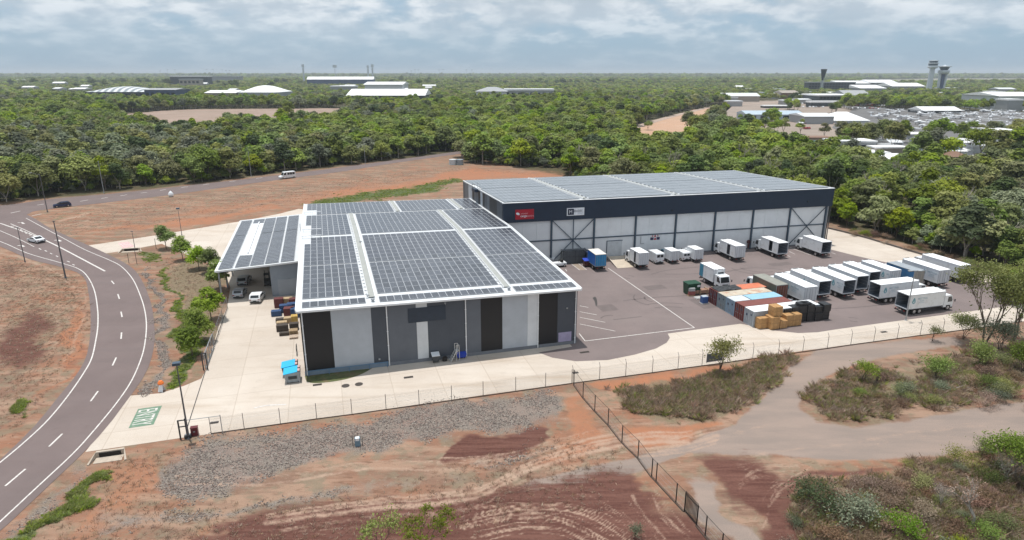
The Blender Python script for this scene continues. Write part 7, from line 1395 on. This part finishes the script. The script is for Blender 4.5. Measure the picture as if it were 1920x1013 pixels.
# small round street trees along the apron
st = [((312, 467), 1.0, 'small round tree leftmost of the row, at the end of the farther driveway'), ((343, 487), .95, 'small round tree second from the left in the row by the farther driveway'), ((373, 505), .92, 'small round tree third from the left, beside the driveway kerb'), ((397, 512), .95, 'dense small tree fourth in the row, close to the carport corner'), ((412, 545), 1.05, 'bushy tree behind the front corner post of the carport'), ((397, 602), 1.08, 'bushy tree beside the mesh fence below the carport corner'), ((374, 640), .95, 'low dense tree beside the grey sliding gate'), ((361, 668), .85, 'small tree nearest the entry, beside the sliding gate end')]
for i, (uv, s, lb) in enumerate(st):
    P, tint = crown_arrays(300 + i, 2.5, 4.3, 3200, .19, 9, 1.0, .95, inner=.3); mb = MB(); mb.tube((0, 0, -.05), (.05, 0, 1.5), .09, .07, 7)
    for k in range(4): a = k * 1.57 + .3; mb.tube((.05, 0, 1.4), (cos(a) * .8, sin(a) * .8, 2.8), .05, .02, 4, cap=False)
    p = G(*uv); plant('small_tree', lb, 'tree', (p.x, p.y, 0), s * 1.02, mb, bark, P, tint, 'lime' if i in (0, 7) else 'bright', random.uniform(0, 6), 'row of small trees beside the apron')
# young gums, shrubs and dead trees near the camera
def bp(u, v, z=0): p = G(u, v); return (p.x, p.y, z)
sp_ = [('gum_tree', 'slender young gum with sparse leaves in front of the apron fence', 'tree', (1349, 697), 1, 5.2, .10, 4, 5, 1900, .15, .42, 'olive', barkdark, .3),
       ('gum_tree', 'tall sparse gum in front of the side-on trucks, dark drooping leaves', 'tree', (1842, 652), 2, 13.5, .24, 6, 2, 7000, .2, .55, 'olive', bark, .24),
       ('gum_tree', 'leafy gum at the right edge behind the tall sparse one', 'tree', (1900, 640), 3, 11.5, .22, 6, 2, 7000, .2, .6, 'mid', bark, .24),
       ('small_tree', 'bright green bushy tree at the foot of the tall sparse gum', 'tree', (1836, 688), 4, 3.6, .08, 4, 3, 2400, .13, .4, 'bright', barkdark, .3),
       ('small_tree', 'spreading bright green tree on the dry patch right of the grey track', 'tree', (1752, 713), 5, 3.4, .09, 4, 3, 2400, .12, .42, 'lime', barkdark, .3),
       ('small_tree', 'upright young green tree on the dry patch inside the track bend', 'tree', (1617, 719), 6, 3.0, .06, 4, 2, 1300, .12, .3, 'bright', barkdark, .3),
       ('small_tree', 'olive bushy tree left of the tall sparse gum, behind the apron fence', 'tree', (1806, 636), 24, 4.2, .09, 4, 4, 2000, .14, .45, 'olive', barkdark, .3),
       ('small_tree', 'grey-green bushy tree right of the tall sparse gum', 'tree', (1872, 662), 25, 5.0, .1, 4, 4, 2600, .14, .5, 'grey', barkdark, .3),
       ('small_tree', 'yellow-green tree at the right edge above the yard corner', 'tree', (1885, 566), 26, 7.0, .14, 5, 3, 4200, .17, .6, 'olive', bark, .28),
       ('small_tree', 'dark green tree cut by the right edge below the gums', 'tree', (1915, 700), 27, 4.4, .1, 4, 4, 2600, .14, .5, 'mid', barkdark, .3),
       ('dead_sapling', 'blackened leafless sapling beside the upright young tree', 'sapling', (1642, 722), 7, 1.7, .09, 3, 2, 0, .1, .3, 'dry', barkdark, .35),
       ('gum_tree', 'leafy green gum crown at the right edge above the shrubs', 'tree', (1905, 905), 8, 4.9, .12, 5, 3, 4200, .13, .5, 'mid', bark, .3),
       ('dead_tree', 'grey leafless tree with fine branches at the lower right', 'dead tree', (1824, 992), 9, 4.8, .16, 6, 1, 260, .08, .2, 'dry', barkpale, .26),
       ('dead_tree', 'pale leafless bush with many stems left of the taller leafless tree', 'dead tree', (1760, 955), 29, 2.6, .07, 5, 6, 120, .07, .2, 'dry', barkpale, .32),
       ('dead_tree', 'grey dry bush tree near the right edge above the leafless one', 'dead tree', (1885, 905), 10, 3.4, .09, 5, 5, 350, .08, .3, 'grey', barkpale, .3),
       ('sparse_tree', 'open tree with thin dark branches and leaf tufts at the bottom centre', 'tree', (800, 1052), 11, 5.0, .09, 5, 4, 1500, .12, .17, 'bright', barkdark, .3),
       ('sparse_tree', 'low thin tree with leaf tufts left of the bottom centre one', 'tree', (712, 1040), 12, 3.7, .06, 5, 4, 900, .12, .17, 'bright', barkdark, .3),
       ('shrub', 'small pale green bush at the bottom edge left of the barred gate', 'shrub', (1190, 1012), 13, 1.3, .04, 4, 4, 500, .08, .16, 'grey', barkdark, .35),
       ('shrub', 'thin leafy sapling growing against the apron fence on the right', 'sapling', (1748, 640), 14, 2.4, .05, 4, 3, 450, .12, .28, 'olive', barkdark, .3)]
for nm, lb, ct, uv, sd, H, r, dep, stems, ln, ls, cl, lm, bk, fr_ in sp_:
    mb, P, tint = branchy(sd, H, r, dep, stems, ln, ls, cl, (.36 if H > 11 else .6), .05, fr_, 5 if H > 11 else 2 if H > 3 else 1, .3 if nm == 'sparse_tree' else .8); plant(nm, lb, ct, bp(*uv), 1, mb, bk, P, tint, lm)
# shrubs of the dry thicket at the lower right and on the patch inside the track
bushes = {}
for lm in ('olive', 'bright', 'grey', 'dark', 'dry', 'mid', 'lime', 'brown'):
    for q_ in range(2):
        mb, P, tint = branchy(hash(lm) % 1000 + q_ if False else len(bushes) * 3 + 70, 1.25, .035, 3, 6, 1500, .06, .24, .8, .4, .38); bushes[lm, q_] = (mb.mesh('shrub_stems', barkdark if lm != 'dry' else barkpale), leaf_mesh('shrub_leaves', P, tint, LM[lm]))
def shrub(p, lm, s, where):
    cn = {'olive': 'olive', 'bright': 'bright green', 'grey': 'grey-green', 'dark': 'dark green', 'dry': 'dry straw-coloured', 'mid': 'mid green', 'lime': 'vivid green', 'brown': 'brown'}[lm]
    T = thing('shrub', '%s shrub %s' % (cn, where), 'shrub', p, random.uniform(0, 6), '%s shrubs %s' % (cn, where)); T.scale = (s, s, s * random.uniform(.7, 1)); a = bushes[lm, random.randrange(2)]; obj('stems', a[0], T); obj('leaves', a[1], T)
th = [(1480, 1000), (1500, 945), (1560, 895), (1640, 878), (1740, 862), (1840, 845), (1925, 835), (2000, 900), (2000, 1120), (1480, 1120)]
k = 0; rs = random.Random(5); placed = []
while k < 78:
    u, v = rs.uniform(1480, 1990), rs.uniform(835, 1110)
    if not inpoly(u, v, th): continue
    p = G(u, v)
    if any((p.x - a) ** 2 + (p.y - b) ** 2 < 1.1 for a, b in placed): continue
    placed.append((p.x, p.y)); lm = rs.choice(('olive', 'dark', 'brown', 'brown', 'brown', 'mid', 'olive', 'dry', 'dry', 'dark', 'brown', 'grey') if v < 960 else ('dry', 'brown', 'grey', 'brown', 'dry', 'olive', 'mid')); shrub((p.x, p.y, 0), lm, rs.uniform(.55, 1.45), 'in the dry thicket at the lower right'); k += 1
k = 0
pat = [(1530, 760), (1560, 720), (1640, 700), (1720, 700), (1800, 680), (1925, 650), (2000, 660), (2000, 790), (1900, 775), (1800, 755), (1700, 770), (1600, 790), (1550, 790)]
while k < 62:
    u, v = rs.uniform(1530, 1990), rs.uniform(650, 792)
    if not inpoly(u, v, pat) or (u < 1640 and rs.random() < .75): continue
    p = G(u, v); shrub((p.x, p.y, 0), rs.choice(('dry', 'grey', 'olive', 'brown', 'dry', 'mid', 'brown')), rs.uniform(.5, 1.3) * (1.25 if u > 1800 else 1), 'on the dry patch right of the grey track'); k += 1
k = 0
while k < 26:
    u, v = rs.uniform(1560, 1990), rs.uniform(430, 540)
    if (v - 432) < (u - 1560) * .285 - 14 or (v - 432) > (u - 1560) * .285 + 0: continue
    p = G(u, v); shrub((p.x, p.y, 0), rs.choice(('brown', 'mid', 'dry')), rs.uniform(.8, 1.5), 'along the forest edge behind the yard kerb'); k += 1
for uv, lm, s, w in (((1682, 1003), 'lime', 1.7, 'at the bottom edge right of centre'), ((1843, 1010), 'lime', 1.3, 'at the bottom edge right of the leafless tree'), ((1530, 950), 'dark', 2.2, 'at the left tip of the lower right thicket'), ((1602, 985), 'grey', 2.4, 'in the lower right thicket, tallest pale one'), ((1696, 742), 'grey', 1.5, 'on the dry patch, pale one below the spreading tree')):
    p = G(*uv); shrub((p.x, p.y, 0), lm, s, w)
# grass tufts
def tuft(seed, n, h, w, lean):
    r = np.random.default_rng(seed); a = r.uniform(0, 2 * pi, n); rr = r.uniform(0, .22, n); b = np.stack([np.cos(a) * rr, np.sin(a) * rr, np.zeros(n)], 1); d = np.stack([np.cos(a), np.sin(a), np.zeros(n)], 1) * (r.uniform(.1, 1, n) * lean)[:, None]; hh = r.uniform(.5, 1, n) * h
    t1 = np.stack([-np.sin(a), np.cos(a), np.zeros(n)], 1) * w; m = b + d * .45 + np.array([0, 0, 1]) * (hh * .6)[:, None]; e = b + d + np.array([0, 0, 1]) * hh[:, None]
    return np.stack([b - t1, b + t1, m + t1 * .7, e], 1).reshape(-1, 3), r.uniform(0, 1, n)
import mathutils.noise as mnoise
def from_mask(M, n, seed, u0=-1e9, u1=1e9, v0=-1e9, v1=1e9, gam=1.5):
    r = np.random.default_rng(seed); w = np.where((U0g > u0) & (U0g < u1) & (V0g > v0) & (V0g < v1), np.clip((M + (fbm(Xg, Yg, 2.2, seed) * .9) - .35) / .65, 0, 1) ** gam * (M > .12) * Yg ** 2, 0).ravel(); w /= w.sum(); k = r.choice(len(w), n, p=w)
    return [(float(a), float(b)) for a, b in zip(Xg.ravel()[k] + r.uniform(-.5, .5, n) * .004 * Yg.ravel()[k], Yg.ravel()[k] + r.uniform(-.5, .5, n) * .004 * Yg.ravel()[k])]
def in_zone(P, n, seed):
    r = random.Random(seed); o = []; W_ = [G(*q).xy for q in P]; xs = [q[0] for q in W_]; yy = [q[1] for q in W_]
    while len(o) < n:
        x, y = r.uniform(min(xs), max(xs)), r.uniform(min(yy), max(yy))
        if inpoly(x + 3 * (random.random() - .5), y + 3 * (random.random() - .5), W_): o.append((x, y))
    return o
gd_ = [leaf_mesh('tuft_mesh', *tuft(i, 26, h, .022, .6), LM[lm]) for i, (h, lm) in enumerate(((.75, 'dry'), (.6, 'dry'), (.8, 'olive'), (.55, 'dry'), (.5, 'dry')))]
Zd = [(1140, 745), (1180, 735), (1240, 715), (1330, 695), (1440, 678), (1486, 674), (1480, 695), (1440, 735), (1385, 778), (1300, 800), (1220, 790), (1160, 765)]
scatter('dry_grass', [(x, y, 0) for x, y in from_mask(dry, 3300, 1, 1090, 1500, 660, 830)], gd_, 'tall dry brown and olive grass between the diagonal fence and the grey track', tilt=.12, seed=11, cat='grass')
scatter('dry_grass', [(x, y, 0) for x, y in from_mask(dry, 2600, 2, 1505, 2000, 640, 810)], gd_, 'dry grey-brown grass tufts on the patch inside the track bend', tilt=.12, seed=12, cat='grass')
scatter('dry_grass', [(x, y, 0) for x, y in from_mask(dry, 5200, 4, 1450, 2100, 830, 1200)], gd_, 'dry grass and sticks filling the thicket at the lower right', tilt=.15, seed=13, cat='grass')
gg_ = [leaf_mesh('tuft_mesh', *tuft(i + 20, 22, .2, .028, .3), LM[lm]) for i, lm in enumerate(('bright', 'mid', 'olive'))]
scatter('green_grass', [(x, y, 0) for x, y in from_mask(green, 1500, 5, -200, 240, 700, 1100) + from_mask(green, 1100, 6, 230, 390, 460, 730) + from_mask(green, 2200, 7, 540, 900, 325, 395)], gg_, 'short green grass in the damp strips beside the road', tilt=.1, seed=14, cat='grass')
sc_ = [leaf_mesh('tuft_mesh', *tuft(i + 40, 12, .16, .02, .2), LM[lm]) for i, lm in enumerate(('dry', 'brown', 'dry'))]
scatter('sparse_grass', [(x, y, 0) for P, n, s in (([(200, 870), (330, 840), (330, 960), (700, 930), (1040, 820), (1170, 850), (1100, 960), (400, 1060), (60, 1060)], 2000, 15), ([(0, 480), (60, 500), (150, 520), (160, 620), (100, 720), (0, 840)], 3000, 16), ([(120, 440), (290, 425), (560, 380), (860, 320), (1040, 330), (860, 312), (640, 335), (336, 372), (100, 402)], 2600, 17), ([(320, 480), (400, 500), (415, 560), (380, 640), (350, 600), (300, 500)], 900, 18)) for x, y in in_zone(P, n, s)], sc_, 'thin dry grass scattered over the red soil', tilt=.2, seed=15, cat='grass')
# broken stone on the gravel
rk = []
for i in range(4):
    bm = bmesh.new(); bmesh.ops.create_icosphere(bm, subdivisions=1, radius=.16); r_ = random.Random(i)
    for v in bm.verts: v.co *= r_.uniform(.6, 1.2); v.co.z *= .6
    me_ = bpy.data.meshes.new('stone_mesh'); bm.to_mesh(me_); bm.free(); me_.materials.append(mat('stone_%d' % i, ((.25, .215, .19), (.18, .15, .13), (.31, .27, .235), (.14, .11, .10))[i], .9, 0, .2, 4)); rk.append(me_)
Zg = [(560, 802), (640, 787), (760, 767), (900, 750), (1030, 738), (1055, 765), (1045, 785), (930, 798), (860, 798), (800, 828), (690, 848), (600, 856), (520, 878), (440, 900), (335, 930), (305, 905), (325, 870), (400, 832)]
scatter('gravel', [(x, y, .02) for x, y in from_mask(gravel, 9000, 21, -100, 1100, 730, 1100, 1.6) + from_mask(gravel, 2200, 22, 230, 320, 480, 745, 1.)], rk, 'grey broken stone spread over the red soil', tilt=.5, seed=16, cat='gravel')
# fallen sticks
T = thing('fallen_branches', 'heap of dark and grey fallen branches on the dry patch below the tall gum', 'branches', bp(1835, 728), 0)
for k in range(26): mb = MB(); a = rs.uniform(-.5, .6); c0 = Vector((rs.uniform(-3.5, 3.5), rs.uniform(-1.2, 1.2), rs.uniform(.05, .4))); d_ = Vector((cos(a), sin(a), rs.uniform(-.1, .15))) * rs.uniform(.6, 2); mb.tube(c0 - d_, c0 + d_, .05, .02, 5); mb.build('branch', [barkdark, barkpale][k % 2], T)
T = thing('rock', 'pale rock on the bare edge of the grey track', 'rock', bp(1783, 764), 0); me_ = rk[2].copy(); o = obj('stone', me_, T); o.scale = (2.6, 2.2, 2); o = obj('stone', rk[3], T, (.5, -.2, 0)); o.scale = (2, 1.6, 2)
# trees standing one by one round the airfield sheds
at_ = [(1405, 240, 1.0), (1418, 246, .9), (1432, 243, 1.1), (1452, 250, 1.0), (1468, 247, .9), (1500, 246, .8), (1545, 252, .8), (1575, 268, 1.2), (1600, 275, 1.3), (1628, 272, 1.2), (1655, 268, 1.35), (1672, 285, 1.3), (1690, 262, 1.2), (1722, 300, 1.3), (1745, 296, 1.25), (1762, 262, 1.3), (1776, 298, 1.1), (1800, 258, 1.0), (1815, 280, 1.25), (1838, 286, 1.3), (1852, 262, 1.1), (1870, 300, 1.3), (1900, 300, 1.45), (1922, 290, 1.4), (1290, 245, 1.3), (1310, 252, 1.4), (1335, 246, 1.3), (1356, 252, 1.3), (1372, 262, 1.2), (1215, 238, .6), (1480, 205, .8), (1495, 203, .8)]
ra2 = random.Random(77)
for _ in range(40):
    u, v = ra2.uniform(1560, 1925), ra2.uniform(252, 318)
    if all(abs(u - a) > 14 or abs(v - b) > 6 for a, b, c in at_) and not any((G(u, v).x - bx) ** 2 + (G(u, v).y - by) ** 2 < (br * .75) ** 2 for bx, by, br in BLD): at_.append((u, v, ra2.uniform(.75, 1.15)))
for u, v, s in at_ + [(a, b, .9) for a, b, _ in xt if 0] :
    s *= 1.25; p = G(u, v + 6); i = random.randrange(16); lm, cr, tr_ = protos[i]; T = thing('tree', '%s tree standing among the airfield sheds' % KN[lm], 'tree', (p.x, p.y, 0), random.uniform(0, 6), '%s trees among the airfield sheds' % KN[lm]); T.scale = (s, s, s * 1.05); obj('crown', cr, T); obj('trunk', tr_, T)
for a, b, j in xt:
    for q in range(3):
        p = G(a + random.uniform(-9, 9), b + random.uniform(-1.2, 1.2)); i = random.choice((0, 1, 4, 5, 6, 9, 13)); lm, cr, tr_ = protos[i]; s = random.uniform(1.1, 1.6); T = thing('tree', '%s tree in the belt between the terminal and the aircraft' % KN[lm], 'tree', (p.x, p.y, 0), random.uniform(0, 6), '%s trees between the terminal and the aircraft' % KN[lm]); T.scale = (s, s, s); obj('crown', cr, T); obj('trunk', tr_, T)
p = G(543, 226); lm, cr, tr_ = protos[1]; T = thing('tree', 'single tree standing in front of the bare field', 'tree', (p.x, p.y, 0), 1.0); T.scale = (1.5, 1.5, 1.9); obj('crown', cr, T); obj('trunk', tr_, T)

# ---------------------------------------------------------------- air
hz = bpy.data.materials.new('haze'); hz.use_nodes = True; t = hz.node_tree; t.nodes.remove(t.nodes['Principled BSDF']); pv = t.nodes.new('ShaderNodeVolumePrincipled'); pv.inputs['Color'].default_value = (.80, .88, .96, 1); pv.inputs['Density'].default_value = .0001; t.links.new(pv.outputs[0], t.nodes['Material Output'].inputs['Volume'])
mb = MB(); mb.box(-17000, -900, -2.0, 17000, 25000, 120); mb.build('haze', hz, kind='stuff', label='thin pale haze in the air')
